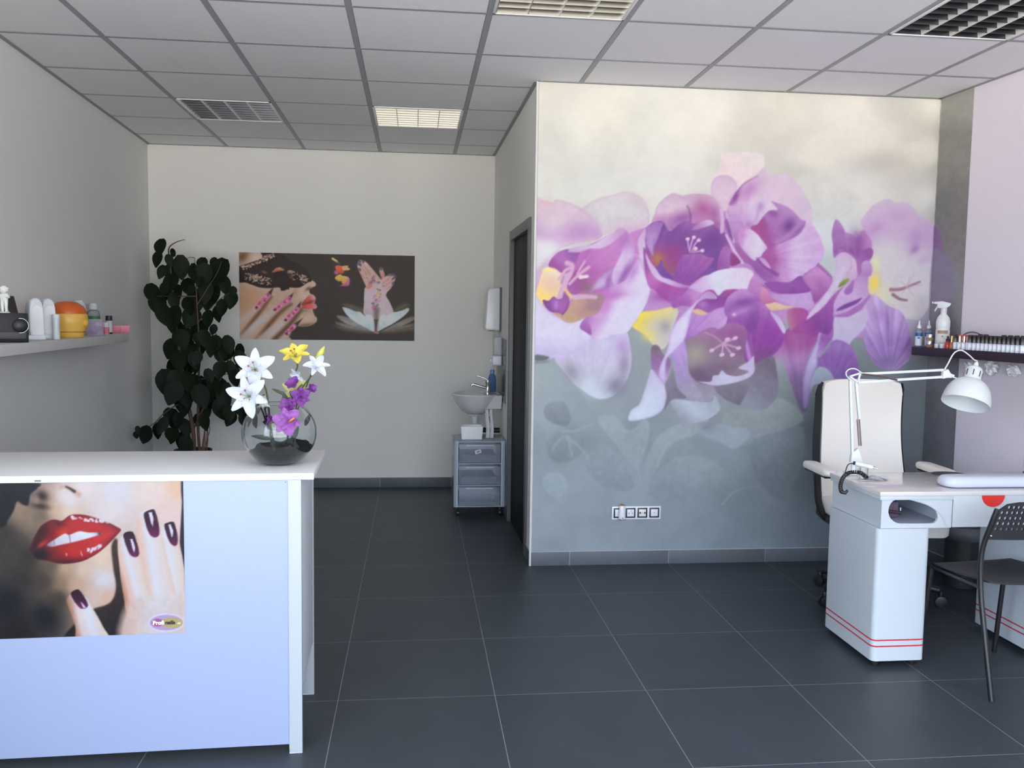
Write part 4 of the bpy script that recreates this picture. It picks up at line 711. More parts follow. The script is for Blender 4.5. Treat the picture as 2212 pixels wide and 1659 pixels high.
fwall.box(-2.6, YF-.12, 0, WX0, YF, ZW).box(WX1, YF-.12, 0, 3.75, YF, ZW).box(WX0, YF-.12, WZ1, WX1, YF, ZW).box(WX0, YF-.12, 0, WX1, YF, WZ0)
struct('wall_front', fwall, M_wall)
wf = MB()
for x in (WX0+.03, -.45, 1.30, WX1-.03): wf.box(x-.035, YF-.09, WZ0, x+.035, YF-.02, WZ1)
for z in (WZ0+.03, 2.12, WZ1-.03): wf.box(WX0, YF-.085, z-.035, WX1, YF-.025, z+.035)
wfo = struct('window_1', wf, M_white, .004)
# door in the inner wall: grey steel frame, dark leaf set back
fr = MB()
def onp(y, off, z): return (xp(y)-off, y, z)
def pbox(mb, y0, y1, z0, z1, o0, o1):
    mb.add([onp(y0,o0,z0),onp(y0,o1,z0),onp(y1,o1,z0),onp(y1,o0,z0),onp(y0,o0,z1),onp(y0,o1,z1),onp(y1,o1,z1),onp(y1,o0,z1)], BOXF); return mb
M_dframe = mat('door_frame_grey', (84,87,90), .4, noise=.03); M_door = mat('door_leaf_dark', (20,23,29), .6, noise=.05, spec=.2)
for y0, y1, z0, z1 in ((DY0-.035, DY0+.03, 0, DZ+.035), (DY1-.03, DY1+.035, 0, DZ+.035), (DY0+.03, DY1-.03, DZ-.03, DZ+.035)): pbox(fr, y0, y1, z0, z1, .014, -.10)
d1 = struct('door_1', fr, M_dframe, .004)
lf = MB(); pbox(lf, DY0+.032, DY1-.032, .006, DZ-.032, -.012, -.05); lf.build('door_leaf', M_door, d1, .002)
_hd = MB(); _hd.tube([onp(DY0+.10, -.0125, 1.03), onp(DY0+.10, .035, 1.03), onp(DY0+.21, .035, 1.03)], .008, 8); pass
# skirting of slate tile with pale joints
def skirt(name, p0, p1, joints, th=.010, h=.08):
    (x0, y0), (x1, y1) = p0, p1; d = Vector((x1-x0, y1-y0, 0)); L = d.length; d.normalize(); n = Vector((-d.y, d.x, 0))
    cuts = [0]+[j for j in joints if .01 < j < L-.01]+[L]; mb = MB(); g = .0012
    for a, b in zip(cuts[:-1], cuts[1:]):
        P = [Vector((x0, y0, 0))+d*(a+g), Vector((x0, y0, 0))+d*(b-g)]
        vs = [P[0], P[1], P[1]+n*th, P[0]+n*th]; mb.add([tuple(v) for v in vs]+[(v.x, v.y, h) for v in vs], BOXF)
    o = mb.build(name, M_skirt, None, .001); o['kind'] = 'structure'
    gm = MB(); A = Vector((x0, y0, 0)); B = A+d*L; vs = [A, B, B+n*(th-.0025), A+n*(th-.0025)]
    gm.add([tuple(v) for v in vs]+[(v.x, v.y, h+.0022) for v in vs], BOXF); gm.build('skirting_grout', M_grout, o)
    return o
ks = [FX+FT*k for k in range(-5, 8)]
skirt('baseboard_mural', (xr(YM)-.001, YM-.001), (xp(YM), YM-.001), sorted(xr(YM)-k for k in ks))
skirt('baseboard_back', (xp(YB)-.002, YB-.001), (xl(YB)+.002, YB-.001), sorted(xp(YB)-k for k in ks))
skirt('baseboard_left', (xl(YB)+.001, YB-.012), (xl(YF)+.001, YF+.02), [FT*k for k in range(1, 16)])
skirt('baseboard_right', (xr(YF)-.001, YF+.02), (xr(YM)-.001, YM-.012), [FT*k for k in range(1, 12)])
skirt('baseboard_inner', (xp(DY1+.04)-.001, DY1+.04), (xp(YB)-.001, YB-.012), [FT, 2*FT])
sk = skirt('baseboard_jamb', (xp(YM)-.001, YM-.010), (xp(DY0-.04)-.001, DY0-.04), [])
# pale corner bead on the mural corner and angle trim round the ceiling
struct('trim_1', MB().box(xp(YM)-.011, YM-.011, 0, xp(YM)+.001, YM-.0005, ZC-.004), mat('corner_bead', (206,207,206), .5), .002)
tr = MB(); zt0, zt1 = ZC-.004, ZC+.004
def trim_run(p0, p1): tr.add(vwall([p0, p1], .022, zt0, zt1), BOXF)
trim_run((xl(YB), YB), (xl(YF), YF)); trim_run((xp(YB), YB), (xl(YB), YB)); trim_run((xp(YM), YM), (xp(YB), YB)); trim_run((xr(YM), YM), (xp(YM), YM)); trim_run((xr(YF), YF), (xr(YM), YM))
struct('trim_2', tr, mat('ceiling_angle_trim', (140,142,144), .5), flat=True)
# ------------------------------------------------------------------ printed mural on the wall and its fold onto the right wall
mz0, mz1 = .0825, ZC-.006
def P_m(u, v): return np.stack([xp(YM)+.004+(xr(YM)-xp(YM)-.006)*u, np.full_like(u, YM-.002), mz0+(mz1-mz0)*v], 1)
def P_s(u, v):
    y = YM-.002-.279*u; return np.stack([3.0543+.0698*(YM-y)-.002, y, mz0+(mz1-mz0)*v], 1)
GM = (.92, .93, .92)
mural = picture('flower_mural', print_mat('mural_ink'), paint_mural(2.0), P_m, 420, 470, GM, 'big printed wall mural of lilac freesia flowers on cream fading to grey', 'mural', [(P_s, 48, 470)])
# ================================================================== ceiling lights
M_lframe = mat('lamp_frame', (232,232,232), .4); M_lspec = mat('louvre_mirror', (196,196,194), .22, 1.0, noise=.02); M_ltray = mat('lamp_tray', (120,122,126), .45, .6)
M_lblade = mat('louvre_blade', (126,124,118), .32, 1.0, noise=.03)
M_ldark = mat('louvre_blade_dim', (78,80,84), .3, 1.0, noise=.03)  # darker copy of the blade metal, for lights reflecting less daylight
def ceiling_light(i, j, bright, label):
    x, y = CX+.6*i+.3, CY+.6*j+.3
    t = thing('ceiling_light', label, 'ceiling light', (x, y, ZC), 0, 'square louvred ceiling lights')
    a = .288; f = MB()
    for s in (-1, 1): f.box(-a, s*a-.012*(s > 0), -.006, a, s*a+.012*(s < 0), .004); f.box(s*a-.012*(s > 0), -a, -.006, s*a+.012*(s < 0), a, .004)
    f.build('frame', M_lframe, t, .001)
    MB().box(-.287, -.287, .062, .287, .287, .070).build('reflector_tray', M_ltray, t)
    lv = MB()
    n = 8
    for k in range(n+1):                       # cross blades, wedge section
        yy = -.272+.544*k/n; lv.add([(-.275,yy-.002,-.003),(.275,yy-.002,-.003),(.275,yy+.002,-.003),(-.275,yy+.002,-.003),(-.275,yy-.010,.045),(.275,yy-.010,.045),(.275,yy+.010,.045),(-.275,yy+.010,.045)], BOXF)
    lv.build('cross_blades', M_lblade if bright else M_ldark, t, flat=True)
    dv = MB()
    for k in range(5):
        xx = -.274+.548*k/4; w = .004 if bright else .007
        dv.add([(xx-w*.6,-.275,-.004),(xx+w*.6,-.275,-.004),(xx+w*.6,.275,-.004),(xx-w*.6,.275,-.004),(xx-.016,-.275,.05),(xx+.016,-.275,.05),(xx+.016,.275,.05),(xx-.016,.275,.05)], BOXF)
    dv.build('mirror_rails', M_lspec if bright else mat('rail_shine_white', (226,226,222), .35), t, flat=True)  # dark variant: white paint imitates reflections on the mirror rails
    tb = MB()
    for k in range(4): xx = -.2055+.137*k; tb.cyl((xx,-.27,.05), (xx,.27,.05), .008, n=10)
    tb.build('tubes', mat('lamp_tube_off', (214,214,208), .4), t)
ceiling_light(0, 3, False, 'louvred ceiling light above the tall plant, dark cells with bright rails')
ceiling_light(2, 3, True, 'louvred ceiling light before the back wall, full of bright cross blades')
ceiling_light(3, -1, True, 'louvred ceiling light cut by the top edge, just left of the mural')
ceiling_light(6, -1, False, 'louvred ceiling light near the right wall, above the manicure desk')
# ================================================================== reception counter
CR = R(1.6)
ct = thing('reception_counter', 'white laminate reception counter with pale blue front panel', 'counter', (-.322, 2.849, 0), CR)
M_post = mat('post_white', (168,175,180), .4, noise=.01); M_front = mat('counter_front_blue', (147,158,187), .42, noise=.01); M_core = mat('chipboard_edge', (196,170,140), .8)
MB().box(-1.62, 0, .913, 0, .481, .934).build('worktop', mat('worktop_white', (226,227,229), .35, noise=.01), ct, .0012)
MB().box(-1.60, .004, .030, -.0815, .020, .9125).build('front_panel', M_front, ct, .001)
MB().box(-.0815, 0, .006, -.040, .020, .9125).build('front_post', M_post, ct, .001)
MB().box(-.0845, .0205, .006, -.0805, .040, .9125).build('post_edge_strip', M_core, ct)
MB().box(-.058, .0205, .21, -.042, .448, .9125).build('side_panel', M_white, ct, .001)
MB().box(-.095, .449, .006, -.040, .469, .9125).build('rear_post', M_post, ct, .001)
rs_ = MB().box(-1.60, .05, .45, -.06, .44, .468); rs_.build('inner_shelf', M_white, ct, .001)
MB().box(-1.60, .0205, .006, -1.584, .469, .9125).build('end_panel', M_white, ct, .001)
for nm, x0 in (('foot', -.0815), ('foot', -.095)):
    y0 = 0 if x0 == -.0815 else .449
    MB().box(x0, y0, 0, -.040, y0+.02, .0055).build(nm, mat('foot_grey', (176,180,186), .5), ct)
MB().box(-.845, -.0012, .9165, -.826, -.0002, .9215).build('lock_slot', mat('slot_metal', (120,120,118), .4, .6), ct)
MB().cyl((-.089, .0035, .905), (-.089, .0044, .905), .0014, n=8).build('screw_cap', M_black, ct)
# poster on the counter front
cm = Matrix.Translation((-.322, 2.849, 0)) @ Matrix.Rotation(CR, 4, 'Z'); cmi = cm.inverted(); cn = cm.to_3x3() @ Vector((0, 1, 0)); cq = cm @ Vector((0, .0028, 0))
def on_front(u, v): return cmi @ at_pl(u, v, cn, cq)
pxr = on_front(398, 1200).x; pz0 = on_front(250, 1372).z
def P_p(u, v):
    q = np.stack([-1.345+(pxr+1.345)*u, np.full_like(u, .0030), pz0+(.9120-pz0)*v, np.ones_like(u)], 1); return (q @ np.array(cm).T)[:, :3]
GP = (.58, .58, .56)
lp = picture('lips_poster', print_mat('poster_ink', .35), paint_lips(1.6), P_p, 330, 225, GP, 'poster of red lips and dark nails on counter front, shop logo in corner', 'poster')
for txt, u0, v0, sz, col, bold in (('Profi', 330.2, 1349.4, .0178, (244,240,250), .0007), ('nails', 357.3, 1348.4, .0172, (52,42,34), .0007), ('.cz', 382.6, 1347.6, .0098, (240,226,214), .0002)):
    p = cm @ on_front(u0, v0); Mx = Matrix.Translation(p+cm.to_3x3() @ Vector((0, -.0009, 0))) @ Matrix.Rotation(CR, 4, 'Z') @ Matrix.Rotation(PI/2, 4, 'X')
    text_mesh(txt, sz, mat('logo_'+txt.strip('.'), col, .5), 'logo_text', lp, Mx, bold)
# ================================================================== posters, sockets, door side
def P_b(u, v):
    a = at_y(516, 544, YB-.004); b = at_y(895, 736, YB-.004); return np.stack([a.x+(b.x-a.x)*u, np.full_like(u, YB-.004), 1.220+(1.916-1.220)*v], 1)
GB = (1.45, 1.4, 1.35)
picture('lace_mask_poster', print_mat('lace_ink', .5), paint_lace(1.25), P_b, 320, 164, GB, 'wide dark poster on the back wall, lace-masked face and crossed hands over lotus', 'poster')
sp = thing('socket_panel', 'white four-gang socket panel with black surrounds, low on the mural', 'socket', (1.2915, YM-.003, .3065))
MB().box(-.146, -.009, -.0385, .146, 0, .0385).build('frame', M_whiteg, sp, .003)
for k in range(4):
    x = -.1065+.071*k
    s = MB(); s.box(x-.0295, -.0105, -.0295, x+.0295, -.0085, .0295); so = s.build('socket_surround', M_black, sp, .001)
    MB().box(x-.0210, -.0125, -.0210, x+.0210, -.010, .0210).build('socket_plate', M_whiteg, so, .002)
    h = MB()
    if k == 1:
        for dx, dz in ((-.010, -.001), (.010, -.001), (.002, .011)): h.cyl((x+dx, -.0124, dz), (x+dx, -.0132, dz), .0028, n=8)
    elif k == 2:
        for dx in (-.014, .014): h.cyl((x+dx, -.0124, 0), (x+dx, -.0136, 0), .0062, n=12)
        h.cyl((x, -.0124, 0), (x, -.013, 0), .002, n=8)
    elif k == 3: h.box(x-.006, -.013, -.001, x+.006, -.0124, .001)
    if k: h.build('socket_hole', mat('socket_dark', (70,74,82), .5), so)
af = thing('plug_in_freshener', 'white plug-in air freshener in the leftmost wall socket', 'air freshener', (1.2915-.0905, YM-.016, .300))
f = MB(); f.lathe([(.008,-.030),(.020,-.022),(.0215,-.005),(.0185,.02),(.0175,.052),(.0165,.054)], (0,-.016,0), 18, sy=.75); f.build('body', M_whiteg, af)
MB().lathe([(.011,.054),(.013,.058),(.010,.0625)], (0,-.016,0), 14, sy=.75).build('cap', mat('amber_cap', (150,106,70), .4), af)
MB().lathe([(.004,0),(.004,.002)], (0,-.032,-.016), 10, Matrix.Rotation(PI/2, 4, 'X')).build('dial', M_grey, af)
# ================================================================== tall plant in the corner
M_leaf = mat('dark_leaf', (18,30,16), .6, noise=.4, scale=5, spec=.16); M_bark = mat('bark', (92,70,58), .8, noise=.2, scale=30, bump=.4)
def leaf(mb, c, L, w, d, nrm, curl=.12, fold=.18, n=6):   # tapered, folded, drooping blade from stalk point c along d
    d = Vector(d).normalized(); nrm = Vector(nrm); nrm = (nrm-d*nrm.dot(d)).normalized(); sd = d.cross(nrm); rows = []
    for i in range(n+1):
        t = i/n; ww = w*.5*(math.sin(PI*min(t*.92+.06, 1))**.75)*(1.08-.35*t); p = Vector(c)+d*(L*t)-nrm*(curl*L*t*t)
        rows.append([p-sd*ww+nrm*(fold*ww), p-sd*ww*.5+nrm*(fold*ww*.35), p, p+sd*ww*.5+nrm*(fold*ww*.35), p+sd*ww+nrm*(fold*ww)])
    vs = [q for r_ in rows for q in r_]; fs = []
    for i in range(n):
        for j in range(4): fs.append((i*5+j, i*5+j+1, (i+1)*5+j+1, (i+1)*5+j))
    mb.add(vs, fs)
pc = at_y(417, 968, 6.62)
pt = thing('potted_tree', 'tall dark-leaved potted tree in the corner behind the counter', 'plant', (pc.x, pc.y, 0))
up_ = [(350,531,28),(345,555,24),(361.5,559,18),(371,543,12),(374,549,10),(389,569,34),(355,585,22),(371,585,34),(389.5,582,20),(379.5,607,34),(361,621,24),(401,617,28),(417,578,18),(411,590,22),(427,597,20),(434.5,607,18),(447.5,588,34),(439,568,22),(486.6,584,46),(466,566,18),(479,610,30),(322,629,30),(337.6,650,36),(343,673,38),(362,636,22),(389.7,636,36),(411,630,24),(372,646,26),(401,656,26),(404,668,20),(427,653,38),(444.6,623,34),(463,630,36),(456,652,26),(502.5,644.6,30),(501,627,16),(482,660,26),(469,673,24),(423,684,36),(452,684,26),(381,682,40),(363.6,679,22),(378,702,28),(389.7,723,38),(440,707,28),(423,714,26),(439,727,28),(421.5,731,22),(463.5,710,18),(462,737,24),(489.5,737,24)]
lo_ = [(384,730,34),(394,744,34),(374,749,32),(394,762,32),(381,777,36),(400,780,30),(374,790,34),(394,798,34),(413,796,28),(356.5,817.6,38),(361,826,28),(378,817.6,34),(397,821,34),(413,826,32),(384,843.6,38),(403.6,847,40),(429.7,830.6,34),(426,850,36),(394,866,36),(410,866,38),(446,809.5,24),(455.7,830.6,32),(472,834,34),(459,853,34),(475,855,34),(467,879,30),(452.5,860,30),(490,840,26),(462,747.7,30),(468.7,767,20),(488,741,30),(485,757,26),(499.6,760.7,28),(512.7,773.7,30),(517.5,754,22),(481.8,796.5,30),(494.8,791.6,24),(504.5,801,26),(504.5,812.7,26),(490,889,26),(504.5,902,26),(520.8,905.5,26),(514,879.5,24),(530,881,22),(420,754,22),(418,773.7,26),(431,772,24),(429.7,790,22),(436,747.7,24),(431,733,22),(376,897,26),(366,892.5,22),(387,904,24),(358,915,26),(376,912,24),(368,936,22),(322,938,32),(343.5,926.6,26),(394,920,28),(382.5,939.6,26),(399,946,28),(394,957.5,30),(441,884,28),(439.5,905.5,26),(431,904,22),(296,926.6,12),(293,938,12)]
fo = MB(); rnd = random.Random(4)
for u, v, sz in up_+lo_:
    y = 6.62+rnd.uniform(-.16, .16); s = sz/FPX*y; p = at_y(u, v-sz*.55, y); L = s*rnd.uniform(1.3, 1.55)
    d = Vector((rnd.uniform(-.45, .45), rnd.uniform(-.5, .1), -1)); nr = Vector((rnd.uniform(-.5, .5), -1, rnd.uniform(.0, .5)))
    leaf(fo, p-pc*1.0+Vector((0,0,pc.z)), L, s*rnd.uniform(1.0, 1.22), d, nr)
fo.build('foliage', M_leaf, pt, angle=60)
def tp3(u, v, dy=0): q = at_y(u, v, 6.62+dy); return (q.x-pc.x, q.y-pc.y, q.z)
tk = MB()
for path, r0, r1 in (([(419,985,0),(418,940,0),(412,900,0),(404,868,.02),(398,830,.02),(391,780,.0),(384,730,.0),(378,680,.0),(372,620,.02),(368,570,.02),(364,540,0),(372,528,0),(386,521,0),(400,517.6,0)],.017,.002),
    ([(432,985,0),(428,930,.0),(428,880,.0),(429,820,.02),(431,760,.02),(429,720,.0),(425,650,.0),(423,600,.0),(420,557,.0)],.012,.002),([(419,925,0),(440,880,-.03),(460,850,-.03),(486,800,-.02),(500,770,0),(490,740,0),(470,726,0),(463,712,0)],.007,.002),
    ([(404,868,.02),(380,876,-.03),(352,895,-.04),(336,912,-.04),(320,922,-.04),(305,924,-.04),(294,930,-.04)],.005,.0015),([(429,820,0),(460,815,.02),(490,808,.02),(515,800,.02)],.005,.002),([(425,660,0),(450,620,.02),(470,588,.02),(478,566,.02)],.005,.002),([(423,640,0),(400,640,0),(370,640,0),(340,640,-.02)],.005,.002),([(425,700,0),(460,660,0),(484,640,0),(496,633,0)],.004,.0015),([(420,557,0),(410,556,0),(404,559,0)],.003,.001)):
    tk.tube(smoothpts([tp3(*q) for q in path], 3), r0, 7, r1)
tk.build('trunk', M_bark, pt)
tg = MB()
for k in range(9):
    u = 437+k*1.6; tg.tube(smoothpts([tp3(u-4+rnd.uniform(-3,3), 985, .02), tp3(u+rnd.uniform(-4,4), 950, .02), tp3(u+rnd.uniform(-5,6), 925, .02), tp3(u-3+rnd.uniform(-5,5), 905, .02)], 3), .0035, 6, .002)
tg.build('aerial_roots', mat('root_brown', (110,80,70), .8), pt)
pm = MB(); pm.lathe([(.10,0),(.115,.02),(.132,.40),(.135,.425),(.124,.425),(.120,.395)], (0,0,0), 28, cap1=True); pm.build('pot', mat('dark_pot', (38,38,40), .6), pt)
MB().lathe([(.121,.396),(.06,.408),(.01,.41)], (0,0,0), 20).build('potting_soil', mat('potting_soil', (34,30,28), .95, noise=.4, scale=80, bump=.6), pt)
# ================================================================== wash corner
xw = xp(6.6)
wb = thing('wash_basin', 'small white oval corner wash basin mounted on the inner wall', 'basin', (xw-.009, 6.60, .845))
b = MB(); prof = [(.0,-.150),(.07,-.148),(.12,-.125),(.165,-.075),(.195,-.02),(.205,.0),(.200,.008),(.186,.004),(.165,-.03),(.12,-.075),(.06,-.10),(.0,-.105)]
prof = [(max(r, .001), z) for r, z in prof]; b.lathe(prof, (-.185, 0, 0), 32, sx=.88, sy=1.0); b.rings([[(-.15,-.13,z0),(0,-.13+q,z0),(0,.13-q,z0),(-.15,.13,z0)] for z0, q in ((-.10,.03),(.003,-.02))])
b.build('bowl', mat('ceramic', (214,216,216), .15, noise=.01), wb, angle=50)
MB().lathe([(.045,-.150),(.05,-.158),(.03,-.165),(.022,-.18),(.022,-.225),(.03,-.23),(.034,-.24),(.034,-.275),(.028,-.285)], (-.19,0,0), 18).build('waste_trap', M_whiteg, wb)
MB().tube([(-.19,0,-.262),(-.10,0,-.275),(-.001,0,-.275)], .020, 12).build('waste_pipe', M_black, wb)
MB().lathe([(.012,0),(.024,.01),(.026,.02),(.018,.035)], (-.06,-.03,-.19), 12, Matrix.Rotation(-PI/2, 4, 'Y')).build('stop_valve', mat('brass_dark', (110,96,74), .3, .8), wb)
tp_ = MB(); tp_.lathe([(.024,.004),(.024,.012),(.019,.02),(.018,.075),(.021,.085),(.020,.105),(.010,.11)], (-.095,0,0), 18); tp_.tube(smoothpts([(-.10,0,.045),(-.15,0,.060),(-.205,0,.075),(-.215,0,.068),(-.217,0,.055)], 4), .011, 12, .010)
tpo = tp_.build('faucet', M_chrome, wb)
MB().tube(smoothpts([(-.095,0,.105),(-.12,0,.122),(-.175,0,.140)], 4), .007, 10, .004).build('lever', M_chrome, tpo)
pd = thing('paper_towel_dispenser', 'white paper towel dispenser high on the inner wall', 'dispenser', (xp(6.76)-.001, 6.76, 1.325))
dm = MB(); o_ = [(0,.0),(-.115,.0),(-.125,.02),(-.105,.30),(-.085,.32),(0,.325)]
dm.rings([[(x, y_, z) for x, z in o_] for y_ in (-.10, .10)]); dm.build('cover', M_whiteg, pd, .012, 3)
MB().box(-.014, -.103, -.002, -.0005, .103, .327).build('back_plate', mat('dispenser_dark', (92,92,92), .5), pd, .003)
MB().box(-.09, -.07, -.004, -.04, .07, .0).build('paper_slot', M_black, pd)
sd_ = thing('soap_dispenser', 'clear and white soap dispenser above the wash basin', 'dispenser', (xp(6.55)-.0085, 6.55, 1.067))
MB().box(-.070, -.036, .0, 0, .036, .075).build('body', mat('soap_white', (226,226,240), .3), sd_, .012, 3)
MB().box(-.060, -.034, .076, 0, .034, .215).build('tank', clear('soap_tank', (226,232,240), .4), sd_, .012, 3)
MB().box(-.090, -.02, .03, -.0705, .02, .05).build('push_button', mat('soap_white', (226,226,240), .3), sd_, .004)
ps = MB(); pbox(ps, 6.30, 7.05, .80, 1.265, .007, .002); pn = ps.build('splash_panel', clear('acrylic_panel', (226,230,232), .04)); tag(pn, 'clear acrylic splash panel on the inner wall behind the basin', 'panel')
pe = MB(); pbox(pe, 6.296, 6.30, .80, 1.265, .008, .0015); pbox(pe, 6.30, 7.05, 1.265, 1.268, .008, .0015); pe.build('panel_edge', mat('panel_edge', (104,102,98), .4), pn)
bt = thing('blue_bottle', 'blue plastic bottle standing behind the faucet on the basin', 'bottle', (xw-.062, 6.70, .8538))
q = MB(); q.lathe([(.026,0),(.031,.008),(.031,.10),(.026,.125),(.016,.14)], (0,0,0), 18, sy=.8); q.build('body', clear('blue_bottle', (58,104,170), .7, .2), bt); MB().lathe([(.017,.1405),(.018,.165),(.014,.172)], (0,0,0), 14, sy=.8).build('cap', mat('blue_cap', (96,140,200), .4), bt)
# drawer cart
cx0, cy0, cw, cdp = .283, 6.205, .365, .37
dc = thing('drawer_cart', 'clear plastic drawer cart on black castors below the basin', 'drawer cart', (cx0+cw/2, cy0+cdp/2, 0))
M_clear = clear('cart_plastic', (224,236,255), .42, .2); M_clear2 = clear('drawer_plastic', (222,234,252), .14, .15)
hw, hd = cw/2, cdp/2
fr = MB()
for sx_ in (-1, 1):
    fr.box(sx_*hw-(.012 if sx_ > 0 else 0), -hd, .066, sx_*hw+(.012 if sx_ < 0 else 0), hd, .545)
    fr.box(sx_*hw-(.030 if sx_ > 0 else -.0125), -hd-.004, .066, sx_*hw+(.030 if sx_ < 0 else -.0125), -hd+.018, .545)
for z in (.066, .218, .376, .533): fr.box(-hw, -hd, z, hw, hd, z+.010)
fr.box(-hw, hd-.008, .066, hw, hd-.001, .545)
fr.build('frame', M_clear, dc, .002)
for k, z in enumerate((.080, .232, .390)):
    dw = MB(); dw.box(-hw+.034, -hd-.002, z, hw-.034, -hd+.004, z+.132); dw.box(-hw+.034, -hd+.004, z, -hw+.038, hd-.03, z+.10); dw.box(hw-.038, -hd+.004, z, hw-.034, hd-.03, z+.10); dw.box(-hw+.038, -hd+.004, z, hw-.038, hd-.03, z+.004)
    do = dw.build('drawer', M_clear2, dc, .002)
    MB().box(-.10, -hd-.012, z+.118, .10, -hd-.0025, z+.130).build('handle', M_clear, do, .003)
    if k: MB().box(-hw+.05, -hd+.03, z+.0045, hw-.06, hd-.06, z+.05).build('contents', mat('drawer_contents', (66,72,92), .7, noise=.4, scale=25), do, .01)
for sx_ in (-1, 1):
    for sy_ in (-1, 1):
        w = MB(); c = Vector((sx_*(hw-.03), sy_*(hd-.03), 0)); w.cyl(c+Vector((-.010, 0, .0205)), c+Vector((.010, 0, .0205)), .0205, n=16); wo_ = w.build('castor', M_black, dc, .002)
        MB().cyl(c+Vector((0, .004, .042)), c+Vector((0, .004, .066)), .005, n=8).build('castor_pin', M_chrome, wo_)
sk_ = MB().box(-.022, 0, -.013, .022, .001, .013); s_o = sk_.build('price_sticker', mat('sticker', (206,210,216), .6), dc, loc=(-.012, -hd-.0035, .468)); s_o.rotation_euler = (0, -.25, 0)
MB().box(-.010, -.0008, -.006, .012, -.0001, .006).build('sticker_print', mat('sticker_print', (120,124,132), .6), s_o)
# tub and folded towel on the cart
tb = thing('plastic_tub', 'white rectangular plastic tub on top of the drawer cart', 'tub', (.413, 6.33, .5455))
def frustum(x0, y0, x1, y1, X0, Y0, X1, Y1, z0, z1): return [[(x0,y0,z0),(x1,y0,z0),(x1,y1,z0),(x0,y1,z0)], [(X0,Y0,z1),(X1,Y0,z1),(X1,Y1,z1),(X0,Y1,z1)]]
t_ = MB(); A = frustum(-.072,-.05,.072,.05,-.08,-.058,.08,.058,0,.095); Bn = frustum(-.077,-.055,.077,.055,-.069,-.047,.069,.047,.095,.004)
t_.rings(A+Bn); t_.build('tub_body', mat('tub_white', (240,242,244), .4), tb, .004)
r_ = MB(); ring = rrect(-.086,-.064,.086,.064,.012); inn = rrect(-.076,-.054,.076,.054,.01)
V, F = holed(ring, [inn]); n = len(V); r_.add([(x, y, .0955) for x, y in V]+[(x, y, .104) for x, y in V], [tuple(reversed(f)) for f in F]+[tuple(i+n for i in f) for f in F]); r_.build('tub_rim', mat('tub_white', (240,242,244), .4), tb)
tw = thing('hanging_towel', 'narrow white folded towel hanging beside the basin down to the cart', 'towel', (.545, 6.36, .5465))
def tws(off, w): 
    def fn(u, v): return (off+w*(u-.5)*(1-.25*v*v)+.004*math.sin(v*5), -.012*math.sin(u*PI)-.006*math.sin(u*PI*3)+.03*v, .205*v)
    return fn
MB().sheet(tws(-.012, .030), 8, 14, .010).build('towel_fold', mat('towel_white', (222,224,226), .9, bump=.3, scale=300), tw)
MB().sheet(tws(.018, .026), 8, 14, .010).build('towel_fold', mat('towel_white', (222,224,226), .9), tw)
# ================================================================== glass bowl with flowers on the counter
ZT = .934
bc = Vector((-.457, 3.035, ZT))
gb = thing('glass_bowl', 'round clear glass fishbowl vase of black soil on the counter', 'vase', bc)
outp = []; RB = .1245
for i in range(25):
    a = -66+(66+56)*i/24+0; outp.append((RB*math.cos(R(a)), RB*.94*math.sin(R(a))))
zb = outp[0][1]; outp = [(r_, z_-zb+.0008) for r_, z_ in outp]
th = .0028; inp = [(max(r_-th, .001), z_+(.003 if k == 0 else 0)) for k, (r_, z_) in enumerate(outp)]
g = MB(); g.lathe([(.001, .0008)]+outp+[(outp[-1][0]-.0014, outp[-1][1]+.0014)]+inp[::-1]+[(.001, inp[0][1])], (0,0,0), 56, cap0=False, cap1=False)
g.build('bowl', glass('bowl_glass'), gb, angle=60)
def rin(z):
    for (r0, z0), (r1, z1) in zip(inp, inp[1:]):
        if z0 <= z <= z1: return r0+(r1-r0)*(z-z0)/(z1-z0+1e-9)
    return inp[0][0]
so = MB(); rows = [[(0,0,.0045)]]
prs = [(.5, .0046)]+[(1, z) for z in (.0046, .015, .025, .035, .045)]
n = 40; rs = []
for q, z in prs: rs.append([(math.cos(2*PI*j/n)*(rin(z)-.0012)*q, math.sin(2*PI*j/n)*(rin(z)-.0012)*q, z) for j in range(n)])
for q in (1., .97, .85, .6, .3, .05):
    ring = []
    for j in range(n):
        a = 2*PI*j/n; z = .053+.012*math.sin(a*1.0-.2)+.010*math.cos(a)+.004*math.sin(a*5+q*9)+.003*math.sin(a*11)*q
        r_ = (rin(z)-.0016)*q; ring.append((math.cos(a)*r_, math.sin(a)*r_, z+(.003*math.sin(a*7+q*20) if q < .95 else 0)))
    rs.append(ring)
so.rings(rs); so_ = so.build('soil', mat('black_soil', (24,23,25), .95, noise=.5, scale=160, bump=.8), gb)
M_petw = mat('petal_white', (184,189,201), .6, noise=.03, scale=60, bump=.1, sub=0.0); M_pety = mat('petal_yellow', (206,190,78), .6, noise=.12, scale=30, bump=.1); M_petp = mat('petal_purple', (104,46,124), .6, noise=.2, scale=40, bump=.1)
M_stem = mat('stem_green', (74,92,62), .6, noise=.2); M_fleaf = mat('flower_leaf', (60,78,56), .5, noise=.2); M_anth = mat('anther', (164,70,44), .7); M_fil = mat('filament', (130,148,90), .6); M_thro = mat('throat_green', (196,206,130), .6)
